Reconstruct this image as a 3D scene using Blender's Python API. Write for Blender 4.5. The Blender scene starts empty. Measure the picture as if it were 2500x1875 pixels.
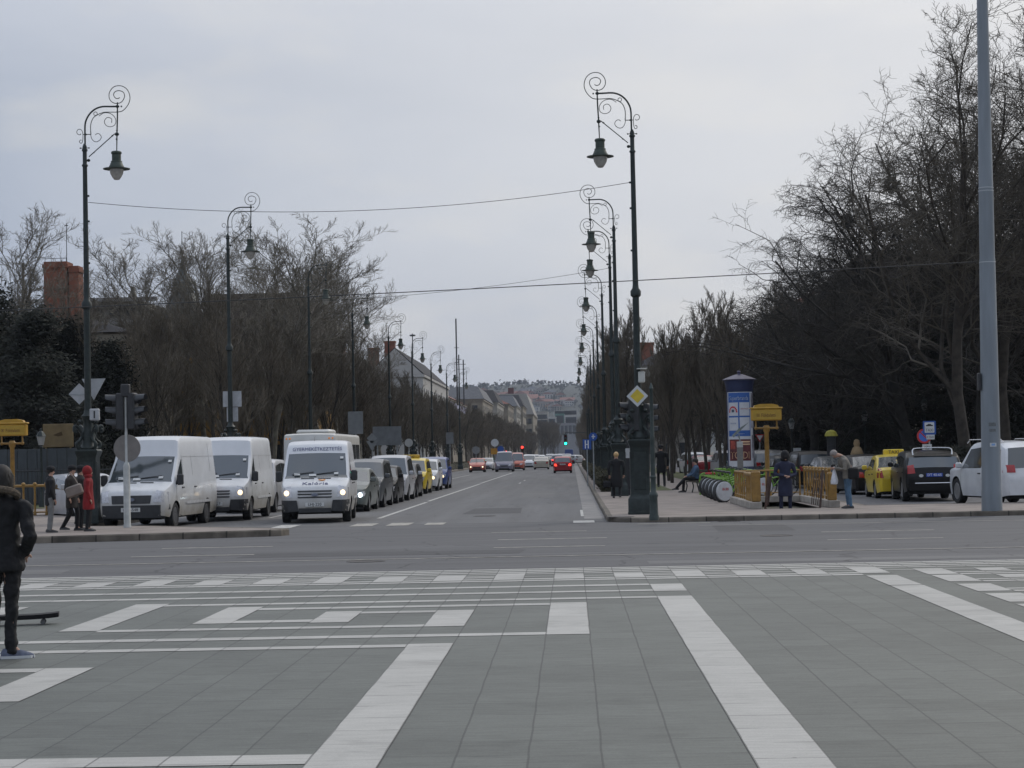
import bpy, bmesh, math, random
from mathutils import Vector, Matrix, Euler
R_ = math.radians
scene = bpy.context.scene
col = scene.collection
# ------------------------------------------------------------------ camera
CAM_H, FPX = 1.8, 4800.0
cam_data = bpy.data.cameras.new("camera")
cam = bpy.data.objects.new("camera", cam_data)
col.objects.link(cam)
cam_data.sensor_width = 36.0
cam_data.lens = 36.0 * FPX / 2500.0
cam_data.clip_start = 0.1
cam_data.clip_end = 9000
CAMROT = Matrix.Rotation(R_(1.69957), 3, 'Z') @ Matrix.Rotation(math.pi / 2 + R_(2.04575), 3, 'X') @ Matrix.Rotation(R_(-1.1744), 3, 'Z')
cam.matrix_world = Matrix.Translation((0, 0, CAM_H)) @ CAMROT.to_4x4()
scene.camera = cam
# ------------------------------------------------------------------ sky, sun, exposure
SUN_EL, SUN_AZ = R_(34), R_(38)          # azimuth from +Y towards +X
world = bpy.data.worlds.new("World")
scene.world = world
world.use_nodes = True
wn, wl = world.node_tree.nodes, world.node_tree.links
wn.clear()
def wnode(t, **k):
    n = wn.new(t)
    for a, b in k.items(): setattr(n, a, b)
    return n
wo = wnode('ShaderNodeOutputWorld'); bg = wnode('ShaderNodeBackground')
sky = wnode('ShaderNodeTexSky', sky_type='NISHITA', sun_disc=False, sun_elevation=SUN_EL, sun_rotation=SUN_AZ)
sky.air_density = 1.2; sky.dust_density = 2.0
tc = wnode('ShaderNodeTexCoord')
mp = wnode('ShaderNodeMapping'); mp.inputs['Scale'].default_value = (1.0, 1.0, 2.6)
wl.new(tc.outputs['Generated'], mp.inputs['Vector'])
n1 = wnode('ShaderNodeTexNoise'); n1.inputs['Scale'].default_value = 3.6; n1.inputs['Detail'].default_value = 6
n1.inputs['Roughness'].default_value = .55; n1.inputs['Distortion'].default_value = .4
n2 = wnode('ShaderNodeTexNoise'); n2.inputs['Scale'].default_value = 9.0; n2.inputs['Detail'].default_value = 7
n2.inputs['Roughness'].default_value = .5
for n in (n1, n2): wl.new(mp.outputs['Vector'], n.inputs['Vector'])
r1 = wnode('ShaderNodeValToRGB')
r1.color_ramp.elements[0].position = .38; r1.color_ramp.elements[0].color = (3.4, 4.0, 5.2, 1)
r1.color_ramp.elements[1].position = .64; r1.color_ramp.elements[1].color = (4.5, 5.0, 6.05, 1)
wl.new(n1.outputs['Fac'], r1.inputs['Fac'])
r2 = wnode('ShaderNodeValToRGB')                    # paler puffs
r2.color_ramp.elements[0].position = .5; r2.color_ramp.elements[0].color = (0, 0, 0, 1)
r2.color_ramp.elements[1].position = .72; r2.color_ramp.elements[1].color = (.55, .55, .55, 1)
wl.new(n2.outputs['Fac'], r2.inputs['Fac'])
m1 = wnode('ShaderNodeMix', data_type='RGBA', blend_type='MIX')
m1.inputs['B'].default_value = (6.6, 6.5, 6.3, 1)
wl.new(r2.outputs['Color'], m1.inputs['Factor']); wl.new(r1.outputs['Color'], m1.inputs['A'])
# cloud deck glows brighter around the hidden sun
sd = Vector((math.sin(SUN_AZ) * math.cos(SUN_EL), math.cos(SUN_AZ) * math.cos(SUN_EL), math.sin(SUN_EL)))
dp = wnode('ShaderNodeVectorMath', operation='DOT_PRODUCT'); dp.inputs[1].default_value = sd
wl.new(tc.outputs['Generated'], dp.inputs[0])
mr = wnode('ShaderNodeMapRange'); mr.inputs['From Min'].default_value = .5; mr.inputs['From Max'].default_value = 1.0
mr.inputs['To Min'].default_value = 0; mr.inputs['To Max'].default_value = 1
wl.new(dp.outputs['Value'], mr.inputs['Value'])
m2 = wnode('ShaderNodeMix', data_type='RGBA', blend_type='MIX'); m2.inputs['B'].default_value = (9.3, 9.1, 8.9, 1)
wl.new(mr.outputs['Result'], m2.inputs['Factor']); wl.new(m1.outputs['Result'], m2.inputs['A'])
m3 = wnode('ShaderNodeMix', data_type='RGBA', blend_type='MIX'); m3.inputs['Factor'].default_value = .93
wl.new(sky.outputs['Color'], m3.inputs['A']); wl.new(m2.outputs['Result'], m3.inputs['B'])
sz = wnode('ShaderNodeSeparateXYZ'); wl.new(tc.outputs['Generated'], sz.inputs[0])      # an overcast sky is brightest overhead
mz = wnode('ShaderNodeMapRange'); mz.inputs['From Min'].default_value = .2; mz.inputs['From Max'].default_value = 1.0
mz.inputs['To Min'].default_value = 1.0; mz.inputs['To Max'].default_value = 1.9
wl.new(sz.outputs[2], mz.inputs['Value'])
vs_ = wnode('ShaderNodeVectorMath', operation='SCALE'); wl.new(m3.outputs['Result'], vs_.inputs[0]); wl.new(mz.outputs['Result'], vs_.inputs['Scale'])
wl.new(vs_.outputs[0], bg.inputs['Color']); bg.inputs['Strength'].default_value = .1
wl.new(bg.outputs[0], wo.inputs['Surface'])
sl = bpy.data.lights.new("sun", 'SUN'); sl.energy = 0.9; sl.angle = R_(14); sl.color = (1, .95, .88)
so = bpy.data.objects.new("sun", sl); col.objects.link(so)
so.rotation_euler = (-sd).to_track_quat('-Z', 'Y').to_euler()
scene.view_settings.view_transform = 'Standard'
scene.view_settings.look = 'None'
scene.view_settings.gamma = 1
scene.view_settings.exposure = 0.0
# ------------------------------------------------------------------ helpers
def ray(px, py): return CAMROT @ Vector(((px - 1250) / FPX, -(py - 937.5) / FPX, -1.0))
def gp(px, py, z=0.0):                   # where that sight line meets the ground
    d = ray(px, py); t = (z - CAM_H) / d.z; return d.x * t, d.y * t
def atY(px, py, Y):                      # X and height at a known distance
    d = ray(px, py); t = Y / d.y; return d.x * t, CAM_H + d.z * t
MATS = {}
def mat(name, c, rough=.6, metal=0., var=.12, vs=6., bump=0., bs=30., emit=None, es=0., spec=.5, coat=0., stretch=None, c2=None):
    if name in MATS: return MATS[name]
    m = bpy.data.materials.new(name); m.use_nodes = True
    nt = m.node_tree; b = nt.nodes['Principled BSDF']
    b.inputs['Roughness'].default_value = rough; b.inputs['Metallic'].default_value = metal
    b.inputs['Specular IOR Level'].default_value = spec
    if coat: b.inputs['Coat Weight'].default_value = coat; b.inputs['Coat Roughness'].default_value = .05
    t = nt.nodes.new('ShaderNodeTexCoord'); mpp = nt.nodes.new('ShaderNodeMapping')
    if stretch: mpp.inputs['Scale'].default_value = stretch
    nt.links.new(t.outputs['Object'], mpp.inputs['Vector'])
    if var > 0:
        n = nt.nodes.new('ShaderNodeTexNoise'); n.inputs['Scale'].default_value = vs; n.inputs['Detail'].default_value = 5
        nt.links.new(mpp.outputs[0], n.inputs['Vector'])
        r = nt.nodes.new('ShaderNodeValToRGB')
        cc = c2 or tuple(min(1, v * (1 + var)) for v in c)
        r.color_ramp.elements[0].position = .3; r.color_ramp.elements[0].color = tuple(v * (1 - var) for v in c) + (1,)
        r.color_ramp.elements[1].position = .7; r.color_ramp.elements[1].color = tuple(cc) + (1,)
        nt.links.new(n.outputs['Fac'], r.inputs['Fac']); nt.links.new(r.outputs['Color'], b.inputs['Base Color'])
    else:
        b.inputs['Base Color'].default_value = tuple(c) + (1,)
    if bump:
        n = nt.nodes.new('ShaderNodeTexNoise'); n.inputs['Scale'].default_value = bs; n.inputs['Detail'].default_value = 4
        nt.links.new(mpp.outputs[0], n.inputs['Vector'])
        bp = nt.nodes.new('ShaderNodeBump'); bp.inputs['Strength'].default_value = bump; bp.inputs['Distance'].default_value = .02
        nt.links.new(n.outputs['Fac'], bp.inputs['Height']); nt.links.new(bp.outputs[0], b.inputs['Normal'])
    if emit:
        b.inputs['Emission Color'].default_value = tuple(emit) + (1,); b.inputs['Emission Strength'].default_value = es
    MATS[name] = m; return m
def tag(o, label=None, cat=None, group=None, kind=None):
    if label: o['label'] = label
    if cat: o['category'] = cat
    if group: o['group'] = group
    if kind: o['kind'] = kind
    return o
def empty(name, loc=(0, 0, 0), rz=0., label=None, cat=None, group=None):
    o = bpy.data.objects.new(name, None); col.objects.link(o)
    o.location = loc; o.rotation_euler = (0, 0, rz); o.empty_display_size = .2
    return tag(o, label, cat, group)
class MB:
    def __init__(s): s.v = []; s.f = []; s.m = []
    def add(s, vs, fs, mi=0):
        b = len(s.v); s.v += [tuple(v) for v in vs]; s.f += [tuple(b + i for i in f) for f in fs]; s.m += [mi] * len(fs)
    def box(s, x0, x1, y0, y1, z0, z1, mi=0, M=None):
        vs = [Vector(p) for p in ((x0,y0,z0),(x1,y0,z0),(x1,y1,z0),(x0,y1,z0),(x0,y0,z1),(x1,y0,z1),(x1,y1,z1),(x0,y1,z1))]
        if M is not None: vs = [M @ v for v in vs]
        s.add(vs, [(0,3,2,1),(4,5,6,7),(0,1,5,4),(1,2,6,5),(2,3,7,6),(3,0,4,7)], mi)
    def rbox(s, x0, x1, y0, y1, z0, z1, r=.02, mi=0, M=None):     # box with chamfered edges
        def ring(x0, x1, y0, y1, z, c):
            return [(x0+c,y0,z),(x1-c,y0,z),(x1,y0+c,z),(x1,y1-c,z),(x1-c,y1,z),(x0+c,y1,z),(x0,y1-c,z),(x0,y0+c,z)]
        rs = [ring(x0+r,x1-r,y0+r,y1-r,z0,r*.6), ring(x0,x1,y0,y1,z0+r,r), ring(x0,x1,y0,y1,z1-r,r), ring(x0+r,x1-r,y0+r,y1-r,z1,r*.6)]
        s.rings([[Vector(p) if M is None else M @ Vector(p) for p in q] for q in rs], mi=mi)
    def rings(s, rs, cap=True, mi=0, close=True):
        n = len(rs[0]); vs = [p for r in rs for p in r]; fs = []
        for i in range(len(rs) - 1):
            for j in range(n if close else n - 1):
                k = (j + 1) % n; fs.append((i*n+j, i*n+k, (i+1)*n+k, (i+1)*n+j))
        if cap and close: fs.append(tuple(range(n - 1, -1, -1))); fs.append(tuple((len(rs)-1)*n + j for j in range(n)))
        s.add(vs, fs, mi)
    def tube(s, pts, rad, n=8, mi=0, cap=True, flat=None):
        pts = [Vector(p) for p in pts]
        if not hasattr(rad, '__len__'): rad = [rad] * len(pts)
        rs = []; up = Vector((0, 0, 1))
        t0 = (pts[1] - pts[0]).normalized()
        a = t0.cross(up)
        if a.length < .05: a = t0.cross(Vector((0, 1, 0)))
        a.normalize()
        for i, p in enumerate(pts):
            t = (pts[min(i+1, len(pts)-1)] - pts[max(i-1, 0)]).normalized()
            a = (a - t * a.dot(t)); a.normalize(); b = t.cross(a)
            rs.append([p + (a * math.cos(2*math.pi*k/n) + b * math.sin(2*math.pi*k/n)) * rad[i] for k in range(n)])
        s.rings(rs, cap, mi)
    def lathe(s, prof, n=16, c=(0, 0, 0), mi=0, M=None, cap=True):
        rs = []
        for r, z in prof:
            q = [Vector((c[0] + r*math.cos(2*math.pi*k/n), c[1] + r*math.sin(2*math.pi*k/n), c[2] + z)) for k in range(n)]
            rs.append([M @ p for p in q] if M is not None else q)
        s.rings(rs, cap, mi)
    def ball(s, c, r, n=10, m=7, mi=0, sc=(1, 1, 1)):
        rs = []
        for i in range(m):
            a = math.pi * (i + .5) / m
            rs.append([Vector((c[0] + r*sc[0]*math.sin(a)*math.cos(2*math.pi*k/n), c[1] + r*sc[1]*math.sin(a)*math.sin(2*math.pi*k/n), c[2] - r*sc[2]*math.cos(a))) for k in range(n)])
        s.rings(rs, True, mi)
    def prism(s, poly, axis, a0, a1, mi=0):     # poly of 2D points extruded along axis 'x','y','z'
        def P(p, a):
            return {'x': (a, p[0], p[1]), 'y': (p[0], a, p[1]), 'z': (p[0], p[1], a)}[axis]
        n = len(poly); vs = [P(p, a0) for p in poly] + [P(p, a1) for p in poly]
        s.add(vs, [tuple(range(n-1, -1, -1)), tuple(range(n, 2*n))] + [(i, (i+1) % n, n + (i+1) % n, n + i) for i in range(n)], mi)
    def build(s, name, mats, parent=None, smooth=35, loc=None, rot=None):
        me = bpy.data.meshes.new(name); me.from_pydata(s.v, [], s.f)
        if not isinstance(mats, (list, tuple)): mats = [mats]
        for m in mats: me.materials.append(m)
        if len(mats) > 1: me.polygons.foreach_set('material_index', s.m)
        bm = bmesh.new(); bm.from_mesh(me); bmesh.ops.recalc_face_normals(bm, faces=bm.faces)
        if smooth:
            a = R_(smooth)
            for f in bm.faces: f.smooth = True
            for e in bm.edges:
                if len(e.link_faces) == 2 and e.calc_face_angle(0) > a: e.smooth = False
        bm.to_mesh(me); bm.free(); me.update()
        o = bpy.data.objects.new(name, me); col.objects.link(o)
        if parent is not None: o.parent = parent
        if loc is not None: o.location = loc
        if rot is not None: o.rotation_euler = rot
        return o
def lerpf(pts, x):
    if x <= pts[0][0]: return pts[0][1]
    for (a, b), (c, d) in zip(pts, pts[1:]):
        if x <= c: return b + (d - b) * (x - a) / (c - a + 1e-9)
    return pts[-1][1]
def catmull(p, n=6, closed=False):
    p = [Vector(q) for q in p]; out = []
    for i in range(len(p) - 1):
        a, b, c, d = p[max(i-1, 0)], p[i], p[i+1], p[min(i+2, len(p)-1)]
        for k in range(n):
            t = k / n
            out.append(.5*((2*b) + (c-a)*t + (2*a-5*b+4*c-d)*t*t + (3*b-a-3*c+d)*t**3))
    out.append(p[-1]); return out
def kids(o): return [c for c in bpy.data.objects if c.parent == o]
def copy_tree(o, cache={}):
    c = o.copy(); col.objects.link(c)
    for ch in list(o.children):
        d = copy_tree(ch); d.parent = c
    return c
def text_mesh(mb, s, size, M, mi=0, depth=.004, align='CENTER', wrap=None, sx=1.0):
    cu = bpy.data.curves.new('lettering', 'FONT'); cu.body = s; cu.size = size; cu.extrude = depth / 2
    cu.align_x = align; cu.align_y = 'CENTER'; cu.resolution_u = 2
    ob = bpy.data.objects.new('lettering', cu); me = ob.to_mesh()
    vs = []
    for v in me.vertices:
        p = Vector((v.co.x * sx, v.co.y, v.co.z))
        vs.append(wrap(p) if wrap else M @ p)
    mb.add(vs, [tuple(p.vertices) for p in me.polygons], mi)
    ob.to_mesh_clear(); bpy.data.objects.remove(ob); bpy.data.curves.remove(cu)
def basis(o, xdir, ydir):                # text frame: x along xdir, y along ydir at origin o
    x = Vector(xdir).normalized(); y = Vector(ydir).normalized(); z = x.cross(y)
    return Matrix(((x.x, y.x, z.x, o[0]), (x.y, y.y, z.y, o[1]), (x.z, y.z, z.z, o[2]), (0, 0, 0, 1)))
# ================================================================== THE SETTING
def nodes_mat(name):
    m = bpy.data.materials.new(name); m.use_nodes = True
    nt = m.node_tree; return m, nt, nt.nodes['Principled BSDF']
def N(nt, t, ins={}, **k):
    n = nt.nodes.new(t)
    for a, b in k.items(): setattr(n, a, b)
    for a, b in ins.items(): n.inputs[a].default_value = b
    return n
def math_(nt, op, a, b=None):
    n = nt.nodes.new('ShaderNodeMath'); n.operation = op
    for i, v in enumerate((a, b)):
        if v is None: continue
        if isinstance(v, (int, float)): n.inputs[i].default_value = v
        else: nt.links.new(v, n.inputs[i])
    return n.outputs[0]
def slab_mat(name, base, vary):
    m, nt, b = nodes_mat(name); L = nt.links.new
    geo = N(nt, 'ShaderNodeTexCoord'); sx = N(nt, 'ShaderNodeSeparateXYZ')
    wob = N(nt, 'ShaderNodeTexNoise', {'Scale': 1.3, 'Detail': 3})
    L(geo.outputs['Object'], wob.inputs['Vector'])
    L(geo.outputs['Object'], sx.inputs[0])
    w = math_(nt, 'MULTIPLY', math_(nt, 'SUBTRACT', wob.outputs['Fac'], .5), .022)
    u = math_(nt, 'DIVIDE', math_(nt, 'SUBTRACT', math_(nt, 'ADD', sx.outputs[0], w), .14), .435)
    c = math_(nt, 'FLOOR', u); fu = math_(nt, 'FRACT', u)
    wn_ = N(nt, 'ShaderNodeTexWhiteNoise', noise_dimensions='1D'); L(c, wn_.inputs['W'])
    v = math_(nt, 'ADD', math_(nt, 'DIVIDE', math_(nt, 'ADD', sx.outputs[1], w), .62), math_(nt, 'MULTIPLY', wn_.outputs['Value'], .55))
    fv = math_(nt, 'FRACT', v); cv = math_(nt, 'FLOOR', v)
    du = math_(nt, 'MINIMUM', fu, math_(nt, 'SUBTRACT', 1.0, fu)); dv = math_(nt, 'MINIMUM', fv, math_(nt, 'SUBTRACT', 1.0, fv))
    ju = math_(nt, 'LESS_THAN', du, .016); jn = N(nt, 'ShaderNodeTexNoise', {'Scale': 2.3, 'Detail': 2}); L(geo.outputs['Object'], jn.inputs['Vector'])
    jr = N(nt, 'ShaderNodeMapRange', {'From Min': .42, 'From Max': .62, 'To Min': .12, 'To Max': .9}); L(jn.outputs['Fac'], jr.inputs['Value'])
    jv = math_(nt, 'MULTIPLY', math_(nt, 'LESS_THAN', dv, .018), jr.outputs[0])
    j = math_(nt, 'MAXIMUM', ju, jv)
    w2 = N(nt, 'ShaderNodeTexWhiteNoise', noise_dimensions='2D'); cmb = N(nt, 'ShaderNodeCombineXYZ'); L(c, cmb.inputs[0]); L(cv, cmb.inputs[1]); L(cmb.outputs[0], w2.inputs['Vector'])
    big = N(nt, 'ShaderNodeTexNoise', {'Scale': .35, 'Detail': 4}); L(geo.outputs['Object'], big.inputs['Vector'])
    st = N(nt, 'ShaderNodeMapping', {'Scale': (1.2, 9, 1)}); L(geo.outputs['Object'], st.inputs['Vector'])
    fine = N(nt, 'ShaderNodeTexNoise', {'Scale': 2.2, 'Detail': 8, 'Roughness': .7}); L(st.outputs[0], fine.inputs['Vector'])
    grit = N(nt, 'ShaderNodeTexNoise', {'Scale': 70, 'Detail': 2}); L(geo.outputs['Object'], grit.inputs['Vector'])
    s = math_(nt, 'ADD', math_(nt, 'MULTIPLY', w2.outputs['Value'], .2), math_(nt, 'MULTIPLY', big.outputs['Fac'], .5))
    s = math_(nt, 'ADD', s, math_(nt, 'MULTIPLY', fine.outputs['Fac'], 1.5)); s = math_(nt, 'ADD', s, math_(nt, 'MULTIPLY', grit.outputs['Fac'], .7))
    s = math_(nt, 'SUBTRACT', s, 1.44)
    k = math_(nt, 'ADD', 1.0, math_(nt, 'MULTIPLY', s, vary))
    blot = N(nt, 'ShaderNodeTexNoise', {'Scale': 1.1, 'Detail': 6, 'Roughness': .65, 'Distortion': .6}); L(geo.outputs['Object'], blot.inputs['Vector'])      # trodden-in dirt
    dirt = N(nt, 'ShaderNodeMapRange', {'From Min': .52, 'From Max': .72, 'To Min': 1.0, 'To Max': .78}); L(blot.outputs['Fac'], dirt.inputs['Value'])
    gum = N(nt, 'ShaderNodeTexVoronoi', {'Scale': 1.7, 'Randomness': 1.0}); L(geo.outputs['Object'], gum.inputs['Vector'])
    spot = N(nt, 'ShaderNodeMapRange', {'From Min': .02, 'From Max': .035, 'To Min': .6, 'To Max': 1.0}); L(gum.outputs['Distance'], spot.inputs['Value'])
    k = math_(nt, 'MULTIPLY', math_(nt, 'MULTIPLY', k, dirt.outputs[0]), spot.outputs[0])
    cl = N(nt, 'ShaderNodeMix', {'B': (.022, .022, .021, 1)}, data_type='RGBA')
    vm = N(nt, 'ShaderNodeVectorMath', operation='SCALE'); vm.inputs[0].default_value = base
    L(k, vm.inputs['Scale']); L(vm.outputs[0], cl.inputs['A'])
    L(math_(nt, 'MULTIPLY', j, .62), cl.inputs['Factor']); L(cl.outputs['Result'], b.inputs['Base Color'])
    bp = N(nt, 'ShaderNodeBump', {'Strength': .5, 'Distance': .01}); L(math_(nt, 'SUBTRACT', math_(nt, 'MULTIPLY', fine.outputs['Fac'], .4), j), bp.inputs['Height']); L(bp.outputs[0], b.inputs['Normal'])
    b.inputs['Roughness'].default_value = .62; b.inputs['Specular IOR Level'].default_value = .4
    return m
def asphalt_mat(name, base, along, vary=.35):
    m, nt, b = nodes_mat(name); L = nt.links.new
    t = N(nt, 'ShaderNodeTexCoord')
    st = N(nt, 'ShaderNodeMapping', {'Scale': (.12, 1.4, 1) if along == 'x' else (1.1, .04, 1)}); L(t.outputs['Object'], st.inputs['Vector'])
    a = N(nt, 'ShaderNodeTexNoise', {'Scale': 1., 'Detail': 5, 'Roughness': .6}); L(st.outputs[0], a.inputs['Vector'])
    g = N(nt, 'ShaderNodeTexNoise', {'Scale': 45., 'Detail': 3}); L(t.outputs['Object'], g.inputs['Vector'])
    p = N(nt, 'ShaderNodeTexVoronoi', {'Scale': .16}, feature='F1'); L(st.outputs[0], p.inputs['Vector'])
    s = math_(nt, 'ADD', math_(nt, 'MULTIPLY', a.outputs['Fac'], 1.1), math_(nt, 'MULTIPLY', g.outputs['Fac'], .5))
    s = math_(nt, 'SUBTRACT', s, .8)
    k = math_(nt, 'ADD', 1.0, math_(nt, 'MULTIPLY', s, vary * 2))
    # sealed cracks
    v2 = N(nt, 'ShaderNodeTexVoronoi', {'Scale': .22 if along == 'x' else .3}, feature='DISTANCE_TO_EDGE')
    wob = N(nt, 'ShaderNodeTexNoise', {'Scale': .8, 'Detail': 4}); L(t.outputs['Object'], wob.inputs['Vector'])
    ad = N(nt, 'ShaderNodeVectorMath', operation='ADD'); L(t.outputs['Object'], ad.inputs[0]); L(wob.outputs['Color'], ad.inputs[1]); L(ad.outputs[0], v2.inputs['Vector'])
    crk = math_(nt, 'MULTIPLY', math_(nt, 'LESS_THAN', v2.outputs['Distance'], .006), .35)
    k = math_(nt, 'MULTIPLY', k, math_(nt, 'SUBTRACT', 1.0, crk))
    vm = N(nt, 'ShaderNodeVectorMath', operation='SCALE'); vm.inputs[0].default_value = base; L(k, vm.inputs['Scale'])
    L(vm.outputs[0], b.inputs['Base Color'])
    bp = N(nt, 'ShaderNodeBump', {'Strength': .35, 'Distance': .01}); L(g.outputs['Fac'], bp.inputs['Height']); L(bp.outputs[0], b.inputs['Normal'])
    b.inputs['Roughness'].default_value = .8; b.inputs['Specular IOR Level'].default_value = .35
    return m
SLAB_D = slab_mat('grey_slab', (.1, .107, .094), .9)
SLAB_W = slab_mat('white_slab', (.385, .375, .345), .55)
ASPH_X = asphalt_mat('cross_road_asphalt', (.098, .097, .098), 'x', .5)
ASPH_Y = asphalt_mat('avenue_asphalt', (.125, .124, .124), 'y', .45)
SIDEW = mat('sidewalk_asphalt', (.23, .195, .17), .85, var=.22, vs=1.2, bump=.3, bs=40)
KERBM = mat('kerb_stone', (.14, .12, .095), .85, var=.45, vs=2.2, bump=.5, bs=14)
def joints(m):                                   # butt joints between kerb stones, every 0.95 m along x
    nt = m.node_tree; b = nt.nodes['Principled BSDF']; src = b.inputs['Base Color'].links[0].from_socket
    t = nt.nodes.new('ShaderNodeTexCoord'); sp_ = nt.nodes.new('ShaderNodeSeparateXYZ'); nt.links.new(t.outputs['Object'], sp_.inputs[0])
    f = math_(nt, 'FRACT', math_(nt, 'DIVIDE', math_(nt, 'ADD', sp_.outputs[0], .45), .95)); q = math_(nt, 'LESS_THAN', f, .035)
    wn2 = nt.nodes.new('ShaderNodeTexWhiteNoise'); wn2.noise_dimensions = '1D'; nt.links.new(math_(nt, 'FLOOR', math_(nt, 'DIVIDE', math_(nt, 'ADD', sp_.outputs[0], .45), .95)), wn2.inputs['W'])
    k = math_(nt, 'MULTIPLY', math_(nt, 'ADD', .75, math_(nt, 'MULTIPLY', wn2.outputs['Value'], .5)), math_(nt, 'SUBTRACT', 1.0, math_(nt, 'MULTIPLY', q, .7)))
    v = nt.nodes.new('ShaderNodeVectorMath'); v.operation = 'SCALE'; nt.links.new(src, v.inputs[0]); nt.links.new(k, v.inputs['Scale']); nt.links.new(v.outputs[0], b.inputs['Base Color'])
joints(KERBM)
PAINT = mat('road_paint', (.42, .41, .38), .7, var=.4, vs=9)
PAINTF = mat('worn_road_paint', (.33, .31, .27), .75, var=.35, vs=5)
EARTH = mat('earth', (.09, .08, .055), .95, var=.35, vs=.8, bump=.6, bs=6)
def sheet(name, rects, m, z, kind='structure'):
    mb = MB()
    for q in rects:
        if len(q) == 4 and not hasattr(q[0], '__len__'):
            x0, x1, y0, y1 = q; q = [(x0, y0), (x1, y0), (x1, y1), (x0, y1)]
        mb.add([(x, y, z) for x, y in q], [tuple(range(len(q)))])
    o = mb.build(name, m, smooth=0); return tag(o, kind=kind)
sheet('ground', [(-900, 900, -60, 5200)], EARTH, -.02)
sheet('cross_road', [(-160, 160, 30.6, 52.0)], ASPH_X, 0)
sheet('avenue_road', [(-13.05, .95, 52.0, 1300)], ASPH_Y, 0)
sheet('service_road', [(8.5, 40, 57.2, 400)], asphalt_mat('service_asphalt', (.13, .128, .13), 'y'), 0)
sheet('plaza_paving', [(-60, 60, -30, 30.72)], SLAB_D, .008)
# white inlay of the plaza: columns k are .435 m wide, rows follow their real distances
K = lambda k: .14 + .435 * k
W = []
def w(k0, k1, y0, y1): W.append((K(k0), K(k1), y0, y1))
w(-4, -3, 2, 18.80); w(2, 3, 2, 24.42); w(9, 10, 4, 25.52); w(9, 10, 25.6, 27.62)
w(-40, -4, 11.55, 11.92); w(-40, -4, 18.50, 18.76); w(-40, -1, 19.52, 19.80)
w(-1, 0, 19.52, 23.66); w(-4, -3, 20.68, 22.82); w(-7, -6, 21.42, 22.92); w(-10, -9, 21.53, 23.85); w(-13, -12, 20.86, 24.62)
w(-17, -16, 22.6, 24.5); w(-11, -10, 14.8, 17.15); w(-40, -11, 16.85, 17.15)
w(-12, -4, 20.68, 20.94); w(-9, -7, 21.53, 21.84); w(-6, -4, 22.54, 22.82); w(-9, -1, 23.33, 23.62)
w(-12, 2, 24.18, 24.44); w(-40, 2, 25.36, 25.62); w(-40, 2, 26.48, 26.76); w(2, 3, 25.3, 26.66)
w(-40, 9, 27.74, 27.98); w(-40, 10, 28.12, 28.34)
for k in range(-41, 10, 2):
    w(k, k + 1, 28.34, 28.5 + (1.1 if k in (-15, -3, 3, 9, -9) else .75)); 
for k0 in (-40, -26, -21, -13, -7, 1): w(k0, k0 + 4, 28.56, 28.68); w(k0, k0 + 4, 28.92, 29.04)
w(-40, 60, 28.72, 28.82); w(-40, 60, 29.30, 29.44); w(-40, 60, 29.68, 29.92); w(-40, 60, 30.10, 30.34); w(-40, 60, 30.50, 30.72)
for i, y in enumerate((27.62, 26.1, 24.28, 22.55, 20.9, 19.2, 17.5)):
    w(11, 12, y, y + 1.34); 
    if i < 6:
        for k in (13, 15, 17, 19): w(k, k + 1, y + .62, y + 1.26)
        w(12, 30, y - .1, y + .1); w(12, 30, y + .3, y + .46)
def cut(ws):                       # drop overlaps so that no two white sheets share a plane
    out = []
    for r in ws:
        parts = [r]
        for o in out:
            nxt = []
            for a in parts:
                x0, x1, y0, y1 = a; X0, X1, Y0, Y1 = o
                if x0 >= X1 - 1e-4 or x1 <= X0 + 1e-4 or y0 >= Y1 - 1e-4 or y1 <= Y0 + 1e-4: nxt.append(a); continue
                if x0 < X0: nxt.append((x0, X0, y0, y1))
                if x1 > X1: nxt.append((X1, x1, y0, y1))
                c0, c1 = max(x0, X0), min(x1, X1)
                if y0 < Y0: nxt.append((c0, c1, y0, Y0))
                if y1 > Y1: nxt.append((c0, c1, Y1, y1))
            parts = nxt
        out += parts
    return out
sheet('plaza_white_inlay', cut(W), SLAB_W, .012)
# right pavement with its rounded corner and the opening of the underground stairs
HOLE = (5.28, 6.95, 55.6, 62.6)
def arc(cx, cy, r, a0, a1, n=8): return [(cx + r * math.cos(R_(a0 + (a1 - a0) * i / n)), cy + r * math.sin(R_(a0 + (a1 - a0) * i / n))) for i in range(n + 1)]
cornerR = arc(2.45, 51.55, 1.5, 180, 270)
hx0, hx1, hy0, hy1 = HOLE
rp = [[(.95, 51.55)] + cornerR[1:] + [(60, 50.05), (60, hy0), (.95, hy0)], (.95, hx0, hy0, hy1), (hx1, 8.4, hy0, hy1), (.95, 8.4, hy1, 600), (8.4, 60, hy0, 57.1)]
sheet('pavement_right', rp, SIDEW, .12)
lp = [(-60, 43.6), (-14, 44.0), (-9.5, 45.0), (-7.3, 45.75), (-6.9, 46.0), (-6.8, 46.4), (-7.1, 46.8), (-11.0, 50.4), (-13.1, 51.2), (-13.1, 600), (-60, 600)]
sheet('pavement_left', [lp], SIDEW, .15)
def kerb(name, line, z, wd=.16):
    mb = MB(); pts = [Vector((x, y, 0)) for x, y in line]; rs = []
    for i, p in enumerate(pts):
        t = (pts[min(i+1, len(pts)-1)] - pts[max(i-1, 0)]).normalized(); n = Vector((t.y, -t.x, 0))
        rs.append([p - n*wd*.5 + Vector((0,0,-.01)), p - n*wd*.5 + Vector((0,0,z)), p + n*wd*.38 + Vector((0,0,z)), p + n*wd*.5 + Vector((0,0,z-.03)), p + n*wd*.52 + Vector((0,0,-.01))])
    mb.rings(rs, cap=True)
    return tag(mb.build(name, KERBM, smooth=0), kind='structure')
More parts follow.
